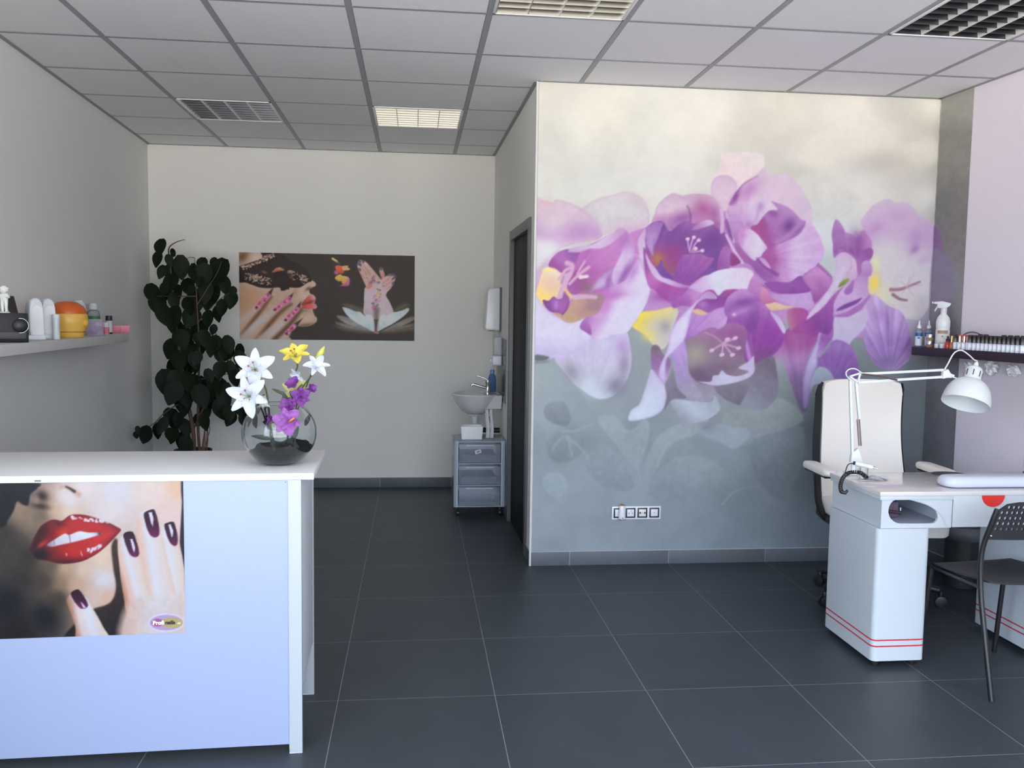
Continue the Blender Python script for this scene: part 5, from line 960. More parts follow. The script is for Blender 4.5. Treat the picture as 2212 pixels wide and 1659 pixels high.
def petal(mb, c, ax, rad, L, w, opn, recurve, ph=0, ruffle=.05, nu=12, nv=8):
    ax = Vector(ax).normalized(); rad = Vector(rad); rad = (rad-ax*rad.dot(ax)).normalized(); sd = ax.cross(rad)
    def fn(u, v):
        x = v-.5; ang = R(opn)*min(1, u*1.5)+R(recurve)*u*u
        # follow a bending midrib
        px = pz = 0; k = 8
        for i in range(int(u*k)+1):
            t = i/k; du = min(1/k, u-t)
            if du <= 0: break
            a = R(8)+R(opn)*min(1, t*2.0+.15)+R(recurve)*t*t; px += math.sin(a)*du; pz += math.cos(a)*du
        ww = w*1.85*((u+.05)**.62)*((1.0-u*.985)**.72)
        cup = .22*ww*(4*x*x)*(1-u*.6)+ruffle*L*.55*math.sin(u*13+ph+x*4)*abs(x)*1.6-.05*ww*math.exp(-(x*14)**2)
        return Vector(c)+rad*(px*L-cup*.3)+ax*(pz*L+cup)+sd*(x*ww)
    mb.sheet(fn, nu, nv, .0009)
def bloom(parent, c, ax, L, w, opn, rec, m, roll=0, n=6, stam=True, throat=True, ruffle=.06):
    ax = Vector(ax).normalized(); a0 = ax.orthogonal().normalized(); mb = MB()
    ref = Vector((0,0,1)); a0 = (ref-ax*ref.dot(ax)); a0 = a0.normalized() if a0.length > .1 else ax.orthogonal().normalized()
    for k in range(n):
        rd = Quaternion(ax, roll+2*PI*k/n) @ a0
        petal(mb, Vector(c)-ax*(.0 if k % 2 else .002), ax, rd, L*(1 if k % 2 else .95), w*(1.15 if k % 2 else .9), opn+(4 if k % 2 else -3), rec, k*1.7, ruffle)
    bo = mb.build('bloom', m, parent, angle=75)
    if throat:
        tm = MB(); q = Vector((0,0,1)).rotation_difference(ax).to_matrix().to_4x4(); tm.lathe([(.004,-.004),(.008,.004),(.013,.014)], Vector(c), 12, q, cap1=False); tm.build('throat', M_thro, bo)
    if stam:
        fm = MB(); am = MB()
        for k in range(4):
            rd = Quaternion(ax, 1.1*k+.4) @ a0; p0 = Vector(c); p1 = p0+ax*L*.30+rd*L*.06; p2 = p0+ax*L*.46+rd*L*(.16+.05*(k % 2))+Vector((0,0,.004)); fm.tube(smoothpts([p0, p1, p2], 4), .0011, 6)
            am.ball(p2, .0034 if k < 2 else .002, n=8, k=6)
        fm.build('filaments', M_fil, bo); am.build('anthers', M_anth, bo)
    return bo
def stem_of(parent, pts, r=.0028, leaves=(), lm=None):
    MB().tube(smoothpts(pts, 5), r, 8).build('stem', M_stem, parent)
    for p, d, L, w in leaves:
        mb = MB(); leaf(mb, p, L, w, d, (0,-1,.4), .25, .1, 6); mb.build('leaf', lm or M_fleaf, parent, angle=60)
def fp(u, v, y): return at_y(u, v, y)-bc            # point relative to the bowl
fz = dict(y=3.035)
def flower(name, label, cat='artificial flower'): return thing(name, label, cat, bc, 0, None)
f1 = flower('white_lily', 'large white artificial lily, lower of the two facing out beside the bowl rim')
c1 = fp(541, 856, 2.935); bloom(f1, c1, (-.12,-1,.12), .090, .045, 62, 34, M_petw, .25)
stem_of(f1, [(.0-.02,.0,.045), (-.03,-.01,.10), (-.052,-.04,.19), tuple(c1+Vector((.004,.03,-.012))), tuple(c1+Vector((0,.004,0)))], .003, [((-.028,-.006,.085), (-1,-.15,.25), .066, .018), ((-.027,-.006,.084), (.35,-.3,-.9), .036, .014)])
f2 = flower('white_lily', 'large white artificial lily, upper of the two, nearest the wall poster')
c2 = fp(553, 800, 2.975); bloom(f2, c2, (.05,-1,.30), .090, .048, 58, 34, M_petw, .0)
stem_of(f2, [(-.012,.012,.045), (-.03,.012,.12), (-.045,.01,.25), tuple(c2+Vector((0,.03,-.02))), tuple(c2+Vector((0,.004,0)))], .003)
f3 = flower('lily_bud', 'drooping white lily bud half open just under the lowest white lily'); c3 = fp(570, 868, 2.96)
bloom(f3, c3+Vector((0,0,.018)), (.05,-.25,-1), .045, .028, 20, 14, mat('petal_cream', (190,190,186), .6), .2, 6, False, False)
stem_of(f3, [(-.014,-.006,.045), (-.03,-.012,.12), (-.042,-.03,.185), tuple(c3+Vector((0,.0,.024)))], .0026)
f4 = flower('yellow_lily', 'yellow artificial lily with orange throat at the top of the arrangement'); c4 = fp(640, 776, 3.05)
bloom(f4, c4, (-.05,-.62,.78), .070, .038, 52, 42, M_pety, .35)
bloom(f4, fp(640, 846, 3.075), (.1,-.7,.3), .062, .040, 58, 36, mat('petal_pale_yellow', (200,198,124), .6, noise=.12, scale=30), .1, 6, False)
stem_of(f4, [(.02,.025,.045), (.03,.03,.16), (.03,.03,.26), tuple(c4+Vector((0,.02,-.03))), tuple(c4)], .0028, [((.022,.0,.235), (-.8,-.2,.45), .05, .014), ((.03,.01,.19), (-.25,-.4,.9), .060, .024), ((.036,.0,.25), (.3,-.1,-.8), .04, .012)])
f5 = flower('small_white_lily', 'small white artificial lily to the right of the yellow one'); c5 = fp(683, 795, 3.0)
bloom(f5, c5, (.25,-.75,.55), .058, .028, 62, 46, M_petw, .5, 6, False); bloom(f5, fp(647, 806, 3.0), (-.4,-.5,-.35), .038, .024, 55, 30, M_petw, .3, 5, False, False)
stem_of(f5, [(.035,.012,.045), (.05,.02,.15), (.065,.01,.24), tuple(c5+Vector((-.006,.012,-.014)))], .0024, [((.058,.012,.225), (.75,0,.7), .055, .011), ((.05,.012,.215), (-.5,0,.8), .045, .012)])
f6 = flower('lily_bud', 'closed yellow-green lily bud leaning right at the top of the arrangement'); c6 = fp(680, 788, 3.05); c6b = fp(701, 748, 3.045)
MB().tube(smoothpts([c6, c6.lerp(c6b,.4), c6.lerp(c6b,.8), c6b], 4), [.003,.006,.009,.0108,.0115,.0115,.0110,.0098,.008,.006,.004,.003,.001][:13], 10).build('bud', mat('bud_green', (182,184,84), .6, noise=.2, scale=20), f6)
stem_of(f6, [(.03,.03,.045), (.05,.034,.16), tuple(c6)], .0024)
f7 = flower('purple_gladiolus', 'purple artificial gladiolus with ruffled blooms drooping over the bowl front')
c7 = fp(624, 912, 2.93); bloom(f7, c7, (-.1,-1,.25), .062, .046, 60, 22, mat('petal_lilac', (134,76,150), .6, noise=.2, scale=40), .3, 6, False, False, .10)
oc = MB(); oc.tube([c7, c7+Vector((.012,-.03,.010)), c7+Vector((.022,-.034,.018))], .0035, 8); oc.build('stigma', mat('stigma_orange', (206,130,70), .7), f7)
for (u, v, y, ax, L, w, o_, r_) in ((650,858,2.985,(.1,-.9,.2),.046,.036,52,26,.0),(636,833,3.0,(-.3,-.7,.55),.036,.030,46,20,.4),(668,843,2.99,(.6,-.6,.4),.030,.024,30,10,.2),(596,910,2.95,(-.9,-.4,.1),.045,.030,26,6,.1),(625,880,2.97,(-.2,-.8,.3),.042,.034,50,20,.7)) if False else ((650,858,2.985,(.1,-.9,.2),.046,.036,52,26),(636,833,3.0,(-.3,-.7,.55),.036,.030,46,20),(668,843,2.99,(.6,-.6,.4),.030,.024,30,10),(597,908,2.95,(-.9,-.4,.1),.045,.030,26,6),(625,880,2.97,(-.2,-.8,.3),.042,.034,50,20)):
    bloom(f7, fp(u, v, y), ax, L, w, o_, r_, M_petp, u*.1, 6, False, False, .10)
stem_of(f7, [(.055,-.01,.045), (.052,-.01,.10), (.042,.0,.17), (.055,-.005,.23), (.062,-.005,.255), (.078,-.005,.272)], .0026, [((.050,-.02,.085), (.3,-.2,1), .05, .018), ((.048,-.01,.075), (.5,-.3,-.7), .042, .016), ((.086,.0,.13), (.3,-.2,.8), .045, .018), ((.06,0,.24), (.9,0,.45), .055, .010)])
# ================================================================== white wall shelf and its things (left wall)
SLX = xl(7.293)
def sh_pt(u, v, off): return at_pl(u, v, (1, .0393, 0), (SLX+off, 7.293, 0))
ZL = 1.292; ANG_L = math.atan(.0393)
ws = thing('wall_shelf', 'long white floating shelf on the left wall', 'shelf', (xl(4.6), 4.6, ZL-.05))
def lw(y0, y1, o0, o1, z0, z1, base=(0,0,0)):
    return MB().add([(xl(y0)+o0-base[0],y0-base[1],z0-base[2]),(xl(y0)+o1-base[0],y0-base[1],z0-base[2]),(xl(y1)+o1-base[0],y1-base[1],z0-base[2]),(xl(y1)+o0-base[0],y1-base[1],z0-base[2]),
                     (xl(y0)+o0-base[0],y0-base[1],z1-base[2]),(xl(y0)+o1-base[0],y0-base[1],z1-base[2]),(xl(y1)+o1-base[0],y1-base[1],z1-base[2]),(xl(y1)+o0-base[0],y1-base[1],z1-base[2])], BOXF)
lw(2.9, 5.84, .0005, .22, ZL-.050, ZL, tuple(ws.location)).build('board', mat('shelf_white', (206,206,204), .5, noise=.02), ws, .002)
lw(3.0, 5.74, .0004, .012, ZL-.062, ZL-.0505, tuple(ws.location)).build('wall_bracket', M_alu, ws)
def on_left(u0, u1, v0, v1, off=.12, v=None):   # centre, width, height of a thing seen between photo columns u0..u1, rows v0..v1
    vb = v1; a = sh_pt((u0+u1)/2, vb, off); y = a.y; x = xl(y)+off; D = math.hypot(x, y)
    return Vector((x, y, ZL+.0006)), (u1-u0)*y*1.02/FPX, (v1-v0)*y*1.0/FPX
yaw_l = lambda p: math.atan2(-p.x, p.y)
def face(p): return math.atan2(p.x, p.y)*-1      # turn local -y towards the viewer
p, w, h = on_left(-4, 52, 681, 740, .13)
bx = thing('black_device', 'glossy black appliance box with a round chromed dial, left end of shelf', 'appliance', p, face(p)+.1)
MB().box(-w/2, -.07, 0, w/2, .07, h).build('case', mat('black_case', (14,14,17), .4, noise=.05, spec=.25), bx, .004)
dl = MB(); dl.lathe([(.001,.0),(h*.24,.0),(h*.24,.006),(h*.19,.012),(.001,.014)], (w*.24,-.0705,h*.58), 24, Matrix.Rotation(PI/2, 4, 'X')); dlo = dl.build('dial', M_black, bx)
rg = MB(); rg.tube([(w*.24+h*.25*math.cos(a), -.074, h*.58+h*.25*math.sin(a)) for a in [-PI*.55+1.1*PI*k/16 for k in range(17)]], .0012, 6); rg.build('dial_ring', M_chrome, dlo)
MB().box(-w*.40, -.074, h*.12, w*.42, -.0705, h*.36).build('drawer_front', mat('black_satin', (46,48,50), .5), bx, .003)
topb = h
# cherub figurine standing on the black box
cp = Vector((p.x-.022, p.y-.004, ZL+topb+.001)); hs = .118
ch = thing('cherub_figurine', 'small white cherub figurine standing on the black box', 'figurine', cp, face(cp)-.5)
M_por = mat('porcelain', (232,234,228), .35)
bd = bpy.data.meshes.new('figure'); V_ = [(0,0,.50),(0,0,.60),(0,-.01,.70),(0,0,.75),(-.07,0,.48),(-.075,-.01,.28),(-.07,0,.06),(-.07,-.05,.03),(.07,0,.48),(.08,-.03,.30),(.07,0,.06),(.07,-.05,.03),(-.12,0,.69),(-.19,-.05,.60),(-.10,-.14,.62),(.12,0,.69),(.19,-.06,.62),(.08,-.15,.66)]
E_ = [(0,1),(1,2),(2,3),(0,4),(4,5),(5,6),(6,7),(0,8),(8,9),(9,10),(10,11),(2,12),(12,13),(13,14),(2,15),(15,16),(16,17)]; RR = [.115,.12,.10,.06,.085,.065,.045,.04,.085,.065,.045,.04,.06,.05,.038,.06,.05,.038]
bd.from_pydata([Vector(v)*hs for v in V_], E_, []); fo_ = bpy.data.objects.new('figure', bd); COL.objects.link(fo_); fo_.parent = ch; bd.materials.append(M_por)
sm = fo_.modifiers.new('skin', 'SKIN'); sv = bd.skin_vertices[0].data
for k, r_ in enumerate(RR): sv[k].radius = (r_*hs, r_*hs)
sv[0].use_root = True; fo_.modifiers.new('sub', 'SUBSURF').render_levels = 2
hm = MB(); hm.ball((0,-.012*hs,.885*hs), .135*hs, n=16, k=12); hm.ball((0,-.14*hs,.87*hs), .022*hs, n=8, k=6)
for s in (-1, 1): hm.ball((s*.13*hs,0,.87*hs), .03*hs, n=8, k=6)
ho = hm.build('head', M_por, ch); cu_ = MB(); rnd = random.Random(2)
for k in range(26): a = rnd.uniform(0, 6.28); e = rnd.uniform(.25, 1.5); cu_.ball((math.cos(a)*math.cos(e)*.125*hs, (math.sin(a)*math.cos(e)*.125-.0)*hs, (.91+math.sin(e)*.10)*hs), .045*hs, n=8, k=6)
cu_.build('curls', M_por, ho)
wg = MB()
for s in (-1, 1): wg.sheet(lambda u, v, s=s: (s*(.03+.11*u*(1-.3*v))*hs, (.10+.05*u)*hs, (.58+.12*v+.06*u*math.sin(v*3))*hs), 6, 6, .004)
wg.build('wings', M_por, ch); MB().lathe([(.20*hs,0),(.20*hs,.03*hs),(.17*hs,.05*hs)], (0,-.02*hs,0), 18).build('base', M_por, ch)
q = sh_pt(26, 690, .07); fp_ = Vector((xl(q.y)+.056, q.y+.115, ZL+.001))
pf = thing('picture_frame', 'dark little picture in a pale frame leaning behind the cherub', 'picture frame', fp_, PI/2+.12)
Mx = Matrix.Rotation(-.20, 4, 'X'); MB().box(-.07, 0, 0, .07, .010, .222, Mx).build('frame_body', M_white, pf, .002); MB().box(-.066, -.0015, .006, .066, -.0002, .217, Mx).build('picture_sheet', mat('dark_picture', (34,30,36), .4, noise=.5, scale=14), pf)
# white nail lamps
p, w, h = on_left(58, 93, 647, 733, .125)
def nail_lamp(p, w, h, label):
    t = thing('nail_lamp', label, 'nail lamp', p, face(p)+.25, 'white nail lamps on the shelf')
    wl = .068; o_ = [(-wl*.46,.03),(-wl*.5,h*.42),(-wl*.45,h*.80),(-wl*.30,h*.95),(0,h*1.0),(wl*.30,h*.95),(wl*.45,h*.80),(wl*.5,h*.42),(wl*.48,.006),(-.2*wl,.006)]
    o_ = [(q.x, q.y) for q in smoothpts([(x, z, 0) for x, z in o_], 4, True)]
    m_ = MB(); m_.rings([[(x*k, y, (z-h*.5)*k+h*.5) for x, z in o_] for y, k in ((-.042,.90),(-.036,.985),(-.02,1.0),(.02,1.0),(.034,.97),(.038,.9))]); m_.build('hood', M_whiteg, t, angle=50)
    MB().box(-wl*.72, -.052, 0, wl*.55, .045, .026).build('base', M_whiteg, t, .007, 3)
    n_ = MB(); n_.rings([[(x*.80, y, (z-h*.5)*.72+h*.46) for x, z in o_] for y in (-.0425,-.0455)]); n_.build('lid_panel', mat('lamp_lid', (220,224,228), .3), t, angle=50)
    return t
nl = nail_lamp(p, w, h, 'white arched nail lamp on the shelf, the nearer of the two')
p2 = sh_pt(86, 731, .10); p2 = Vector((xl(p2.y)+.125, p2.y+.03, ZL+.0006)); nl2 = dup(nl, p2, face(p2)+.25, 'white arched nail lamp on the shelf, right behind its twin')
def bottle(name, label, cat, p, prof, m, capprof=None, cm_=None, lab=None, lm=None, n=20, group=None, sx=1, sy=1):
    t = thing(name, label, cat, p, face(p), group); MB().lathe(prof, (0,0,0), n, sx=sx, sy=sy).build('body', m, t, angle=50)
    if capprof: MB().lathe(capprof, (0,0,0), n, sx=min(sx, 1), sy=min(sy, 1)).build('cap', cm_, t, angle=40)
    if lab: MB().lathe(lab, (0,0,0), n, sx=sx, sy=sy, cap0=False, cap1=False).build('printed_label', lm, t, angle=50)
    return t
def lp_(u, v, off): q = sh_pt(u, v, off); return Vector((xl(q.y)+off, q.y, ZL+.0006))
k = lp_(104, 730, .032); s = k.y/FPX
bottle('green_tube', 'green bottle half hidden behind the white tube on the shelf', 'bottle', k, [(.020,0),(.023,.006),(.023,.10),(.016,.115)], mat('green_tube', (70,130,90), .4), [(.014,.1155),(.014,.140)], mat('green_cap', (60,150,70), .4))
k = lp_(122, 731, .188)
bottle('white_tube', 'slim white tube standing before the yellow wax heater', 'tube', k, [(.0165,0),(.0175,.004),(.0175,.105)], M_white, [(.0185,.1055),(.0185,.124),(.017,.127)], mat('tube_cap', (206,214,222), .4))
# wax heater
p, w, h = on_left(110, 185, 656, 730, .13); hh = h
wh = thing('wax_heater', 'round yellow wax heater with orange lid on the shelf', 'wax heater', p, face(p))
rw = w*.50
MB().lathe([(rw*.74,0),(rw*.80,.01),(rw*.84,.03),(rw*.97,hh*.36),(rw*1.0,hh*.50),(rw*.97,hh*.63),(rw*.93,hh*.66)], (0,0,0), 32).build('body', mat('heater_yellow', (226,180,84), .4), wh)
MB().lathe([(rw*.94,hh*.662),(rw*.95,hh*.70),(rw*.80,hh*.86),(rw*.5,hh*.97),(rw*.1,hh*1.0)], (0,0,0), 32, cap0=True).build('lid', mat('heater_orange', (206,96,34), .35), wh)
kn = MB(); kn.lathe([(.001,0),(.016,0),(.017,.012),(.012,.016),(.001,.016)], (0,0,0), 18, Matrix.Translation((rw*.80, -rw*.50, hh*.40)) @ Matrix.Rotation(R(57), 4, 'Z') @ Matrix.Rotation(PI/2, 4, 'X')); kn.build('dial', mat('heater_dial', (230,176,76), .4), wh)
MB().lathe([(rw*.845,.028),(rw*.86,.032),(rw*.875,.034)], (0,0,0), 32, cap0=False, cap1=False).build('base_seam', mat('heater_seam', (176,136,60), .5), wh)
k = lp_(172, 729, .055); bottle('white_flask', 'white flask standing behind the yellow wax heater', 'bottle', k, [(.040,0),(.045,.006),(.043,.14),(.035,.188),(.028,.196)], M_white, [(.023,.197),(.022,.204)], M_white, sy=.7)
k = lp_(203, 727, .055); bottle('clear_bottle', 'clear bottle with white cap and green label behind the purple pouch', 'bottle', k, [(.034,0),(.037,.006),(.037,.120),(.032,.140),(.018,.150)], clear('clear_bottle', (176,180,182), .45), [(.026,.151),(.026,.172),(.018,.190)], M_white, [(.0375,.05),(.0375,.112)], mat('green_label', (50,120,70), .5, noise=.5, scale=60))
p, w, h = on_left(183, 221, 693, 727, .15)
pp = thing('purple_pouch', 'clear purple plastic pouch beside the wax heater', 'pouch', p, face(p))
MB().sheet(lambda u, v: ((u-.5)*w*(1-.15*v), -.035*math.sin(PI*u)*(1-.5*v)-.002, h*v), 12, 8, .001).build('front_film', clear('pouch_film', (206,190,216), .28, .1), pp)
MB().sheet(lambda u, v: ((u-.5)*w*(1-.15*v), .035*math.sin(PI*u)*(1-.5*v)+.002, h*v), 12, 8, .001).build('back_film', clear('pouch_film2', (200,180,214), .3, .1), pp)
MB().ball((.004,0,h*.22), .02, 1.1, .8, .8).build('contents', mat('pouch_contents', (120,90,170), .5, noise=.5, scale=50), pp)
k = lp_(215, 724, .10); wbx = thing('white_box', 'small white box peeking over the purple pouch', 'box', k, face(k)); MB().box(-.022,-.02,0,.022,.02,.075).build('carton', M_white, wbx, .002); MB().box(-.022,-.0206,.02,.022,-.0201,.05).build('printed_label', mat('violet_print', (120,80,160), .5), wbx)
k = lp_(229, 724, .15); jb = bottle('pink_label_bottle', 'small white bottle with a pink fruit label on the shelf', 'bottle', k, [(.017,0),(.0185,.004),(.0185,.056),(.0175,.058)], M_white, [(.0186,.0585),(.0186,.072),(.017,.074)], M_white, [(.0189,.004),(.0189,.046)], mat('pink_print', (206,110,130), .5, noise=.45, scale=60))
k = lp_(236, 723, .12); bottle('white_can', 'slim white can with a tall black cap on the shelf', 'bottle', k, [(.0185,0),(.0195,.004),(.0195,.080),(.018,.083)], M_white, [(.0198,.0835),(.0198,.112),(.018,.114)], M_black, [(.0197,.0),(.0197,.010)], M_black)
p, w, h = on_left(243, 278, 706, 723, .14)
pk = thing('pink_box', 'open pink plastic box at the far end of the shelf', 'box', p, face(p)); M_pink = mat('pink_plastic', (222,124,146), .4)
b_ = MB(); b_.rings(frustum(-w*.46,-.035,w*.46,.035,-w*.5,-.04,w*.5,.04,0,.05)+frustum(-w*.48,-.037,w*.48,.037,-w*.44,-.033,w*.44,.033,.05,.004)); b_.build('tray', M_pink, pk, .003)
MB().box(-w*.02,-.0405,.006,w*.02,-.0365,.045).build('latch', mat('pink_dark', (196,98,124), .4), pk, .001); MB().box(w*.40,-.05,.0505,w*.56,.03,.054).build('lid_flap', M_pink, pk, .001)
# ================================================================== dark wall shelf and its bottles (right wall)
def xs_r(y): return 2.87+.0698*(4.81-y)          # shelf front edge
ZR = 1.298
rsf = thing('dark_shelf', 'black-brown floating shelf on the right wall holding rows of bottles', 'shelf', (2.96, 4.2, ZR-.05))
def rw_(y0, y1, o0, o1, z0, z1):
    b = rsf.location; return MB().add([(xs_r(y)+o-b.x, y-b.y, z-b.z) for z in (z0, z1) for y, o in ((y0,o0),(y0,o1),(y1,o1),(y1,o0))], BOXF)
wall_o = xr(4.81)-2.87-.0006
rw_(2.95, 4.815, 0, wall_o, ZR-.048, ZR).build('board', mat('wenge_board', (40,34,38), .4, noise=.25, scale=20), rsf, .0015)
rw_(3.05, 4.70, wall_o-.012, wall_o-.0002, ZR-.060, ZR-.0485).build('wall_bracket', M_alu, rsf)
def rpt(u, off):                                  # standing point on the shelf under photo column u
    v = 760; q = at_pl(u, v, (1, .0698, 0), (2.87+off, 4.81, 0)); return Vector((xs_r(q.y)+off, q.y, ZR+.0005))
M_lblue = mat('bottle_label_blue', (44,92,158), .5, noise=.15, scale=60); M_lpale = mat('bottle_label_pale', (206,216,230), .5, noise=.1, scale=120)
M_clr = clear('clear_liquid', (170,180,196), .35, .1)
def dropper(u, off, label):
    t = bottle('dropper_bottle', label, 'bottle', rpt(u, off), [(.018,0),(.0195,.003),(.0195,.082),(.016,.094),(.009,.098),(.009,.108)], M_clr, [(.0125,.106),(.0125,.120),(.006,.126),(.0035,.150),(.002,.151)], M_whiteg, [(.0199,.006),(.0199,.060)], M_lpale, group='blue label dropper bottles')
    MB().lathe([(.0200,.060),(.0200,.080)], (0,0,0), 20, cap0=False, cap1=False).build('label_band', M_lblue, t)
    MB().box(-.006,-.0212,.046,.006,-.0203,.056).build('label_emblem', M_lblue, t); return t
dropper(1983, .045, 'dropper bottle with blue label at the far end of dark shelf')
dropper(2004, .100, 'dropper bottle with blue label beside the white spray bottle')
M_gold = mat('gold_cap', (214,180,110), .2, 1.0)
for z, lb in ((0, 'small round cosmetic jar with silver lid, lower of the stacked pair'), (.038, 'small round cosmetic jar with silver lid, upper of the stacked pair')):
    p = rpt(2007, .045); p.z += z; bottle('cosmetic_jar', lb, 'jar', p, [(.017,0),(.019,.003),(.019,.018)], clear('jar_amber', (180,150,110), .6), [(.0195,.0185),(.0195,.036),(.019,.037)], M_chrome, group='stacked cosmetic jars')
# trigger spray bottle
p = rpt(2034, .085); sb = thing('spray_bottle', 'white trigger spray bottle standing behind the small bottles on dark shelf', 'spray bottle', p, face(p))
M_spray = mat('spray_white', (216,219,222), .35, trans=.0)
MB().lathe([(.034,0),(.037,.004),(.037,.10),(.0345,.108),(.037,.116),(.037,.150),(.030,.172),(.016,.190),(.0145,.206)], (0,0,0), 24, sy=.75).build('body', M_spray, sb, angle=45)
MB().lathe([(.0165,.200),(.0165,.222)], (0,0,0), 18).build('collar', M_white, sb)
hd_ = MB(); o_ = [(-.030,.222),(.012,.222),(.030,.236),(.036,.250),(-.010,.262),(-.052,.258),(-.054,.248),(-.034,.244)]; hd_.rings([[(x, y, z) for x, z in o_] for y in (-.011, .011)]); hd_.build('trigger_head', M_white, sb, .003)
MB().tube(smoothpts([(-.026,0,.244),(-.034,0,.228),(-.046,0,.206)], 4), .006, 8, .004).build('trigger', M_white, sb); MB().cyl((-.0545,0,.253), (-.062,0,.253), .006, n=10).build('nozzle', M_white, sb)
lb_ = MB(); lb_.sheet(lambda u, v: (.0378*math.sin((u-.5)*1.7), -.0285*math.cos((u-.5)*1.7)-.0006, .034+.064*v), 10, 2, .0004); lbo = lb_.build('printed_label', mat('spray_label', (214,214,210), .5, noise=.06, scale=90), sb)
MB().sheet(lambda u, v: (.0381*math.sin((u-.5)*1.5), -.0288*math.cos((u-.5)*1.5)-.0012, .080+.018*v), 10, 2, .0004).build('label_band', mat('label_brown', (156,132,112), .5), lbo); MB().box(-.004,-.0310,.060,.004,-.0300,.068).build('label_emblem', mat('label_mark', (120,110,104), .5), lbo)
for u, lb in ((2023, 'tiny white cream pot on the dark shelf, left of its twin'), (2034.5, 'tiny white cream pot on dark shelf, beside the red bottle')):
    bottle('cream_pot', lb, 'jar', rpt(u, .022), [(.0125,0),(.0135,.002),(.0135,.012)], M_white, [(.0140,.0125),(.0140,.022),(.013,.023)], mat('pot_lid', (214,210,216), .4), group='tiny cream pots')
bottle('red_bottle', 'little red bottle with black dropper cap on the dark shelf', 'bottle', rpt(2046, .022), [(.0125,0),(.0135,.003),(.0135,.034),(.007,.040)], mat('red_liquid', (176,54,44), .25), [(.010,.0405),(.010,.050),(.005,.056),(.006,.068)], M_black)
bottle('gold_cap_bottle', 'little amber bottle with a tall gold cap on the dark shelf', 'bottle', rpt(2055, .028), [(.011,0),(.0118,.003),(.0118,.032),(.007,.036)], mat('amber_liquid', (176,120,80), .25), [(.0085,.0365),(.0075,.070)], M_gold)
M_pol = mat('polish_white', (206,214,226), .22, noise=.03); M_pcap = mat('polish_cap_black', (24,22,26), .25); M_rose = mat('rose_gold_cap', (226,196,176), .18, 1.0); M_redtop = mat('red_cap_top', (226,70,66), .35)
def polish(u, off, kind, label, h=1.0):
    p = rpt(u, off); t = thing('polish_bottle', label, 'nail polish', p, face(p)+.15, None)
    sq = rrect(-.0128, -.0118, .0128, .0118, .003, 3); m_ = MB(); m_.rings([[(x*k, y*k, z) for x, y in sq] for z, k in ((0,.94),(.002,1),(.034,1),(.0385,.85),(.040,.55))]); m_.build('body', M_pol, t, angle=40)
    c = [(x*.92, y*.92) for x, y in sq]; cz = .0402; m_ = MB()
    if kind == 'rose':
        MB().lathe([(.0102,cz),(.0098,.070)], (0,0,0), 16).build('cap', M_rose, t); MB().lathe([(.0108,.0702),(.0108,.0765),(.0095,.0775)], (0,0,0), 16).build('cap_top', M_redtop, t)
    else:
        m_.rings([[(x*k, y*k, z) for x, y in c] for z, k in ((cz,1),(.078*h,.94),(.0795*h,.85))]); m_.build('cap', M_pcap, t, angle=40)
    MB().box(-.0085, -.0124, .010, .0085, -.0119, .030).build('printed_label', mat('polish_label', (224,228,236), .4, noise=.15, scale=200), t)
    return t
polish(2063.5, .020, 'black', 'short white nail polish with black cap, between amber bottle and red-topped trio')
ORD = ['first', 'second', 'third', 'fourth', 'fifth', 'sixth', 'seventh', 'eighth', 'ninth', 'tenth', 'eleventh', 'twelfth', 'thirteenth', 'fourteenth']
for k in range(3): o = polish(2072+9.6*k, .018, 'rose', '%s rose-gold and red-topped nail polish from the mural end of dark shelf' % ORD[k]); o['group'] = 'red topped nail polishes'
for k, u in enumerate((2095,2104.5,2114,2123,2131.5,2140.5,2149.5,2159,2169,2178.5,2188,2198.5,2209)):
    o = polish(u, .016, 'black', '%s black-capped white nail polish after the red-topped trio, front row' % ORD[k]); o['group'] = 'front row of black capped nail polishes'
for k, u in enumerate((2116,2128,2140,2153,2167,2181,2195,2209)):
    o = polish(u, .062, 'black' if k not in (2, 3) else 'rose', '%s nail polish of the back row, counted from the mural' % ORD[k], 1.06); o['group'] = 'back row of nail polishes'
p = rpt(2098, .10); dmn = thing('clear_dome', 'clear plastic dome lid showing above the nail polishes', 'lid', p, 0)
d_ = MB(); d_.lathe([(.055*math.cos(R(a)), .052+.045*math.sin(R(a))) for a in range(0, 90, 9)]+[(.002,.097)], (0,0,0), 24, cap0=False); d_.build('dome', clear('dome_clear', (190,190,194), .15, .08), dmn); MB().lathe([(.052,0),(.056,.004),(.056,.051)], (0,0,0), 24, cap1=False).build('dish', clear('dish_clear', (190,190,194), .25, .08), dmn)
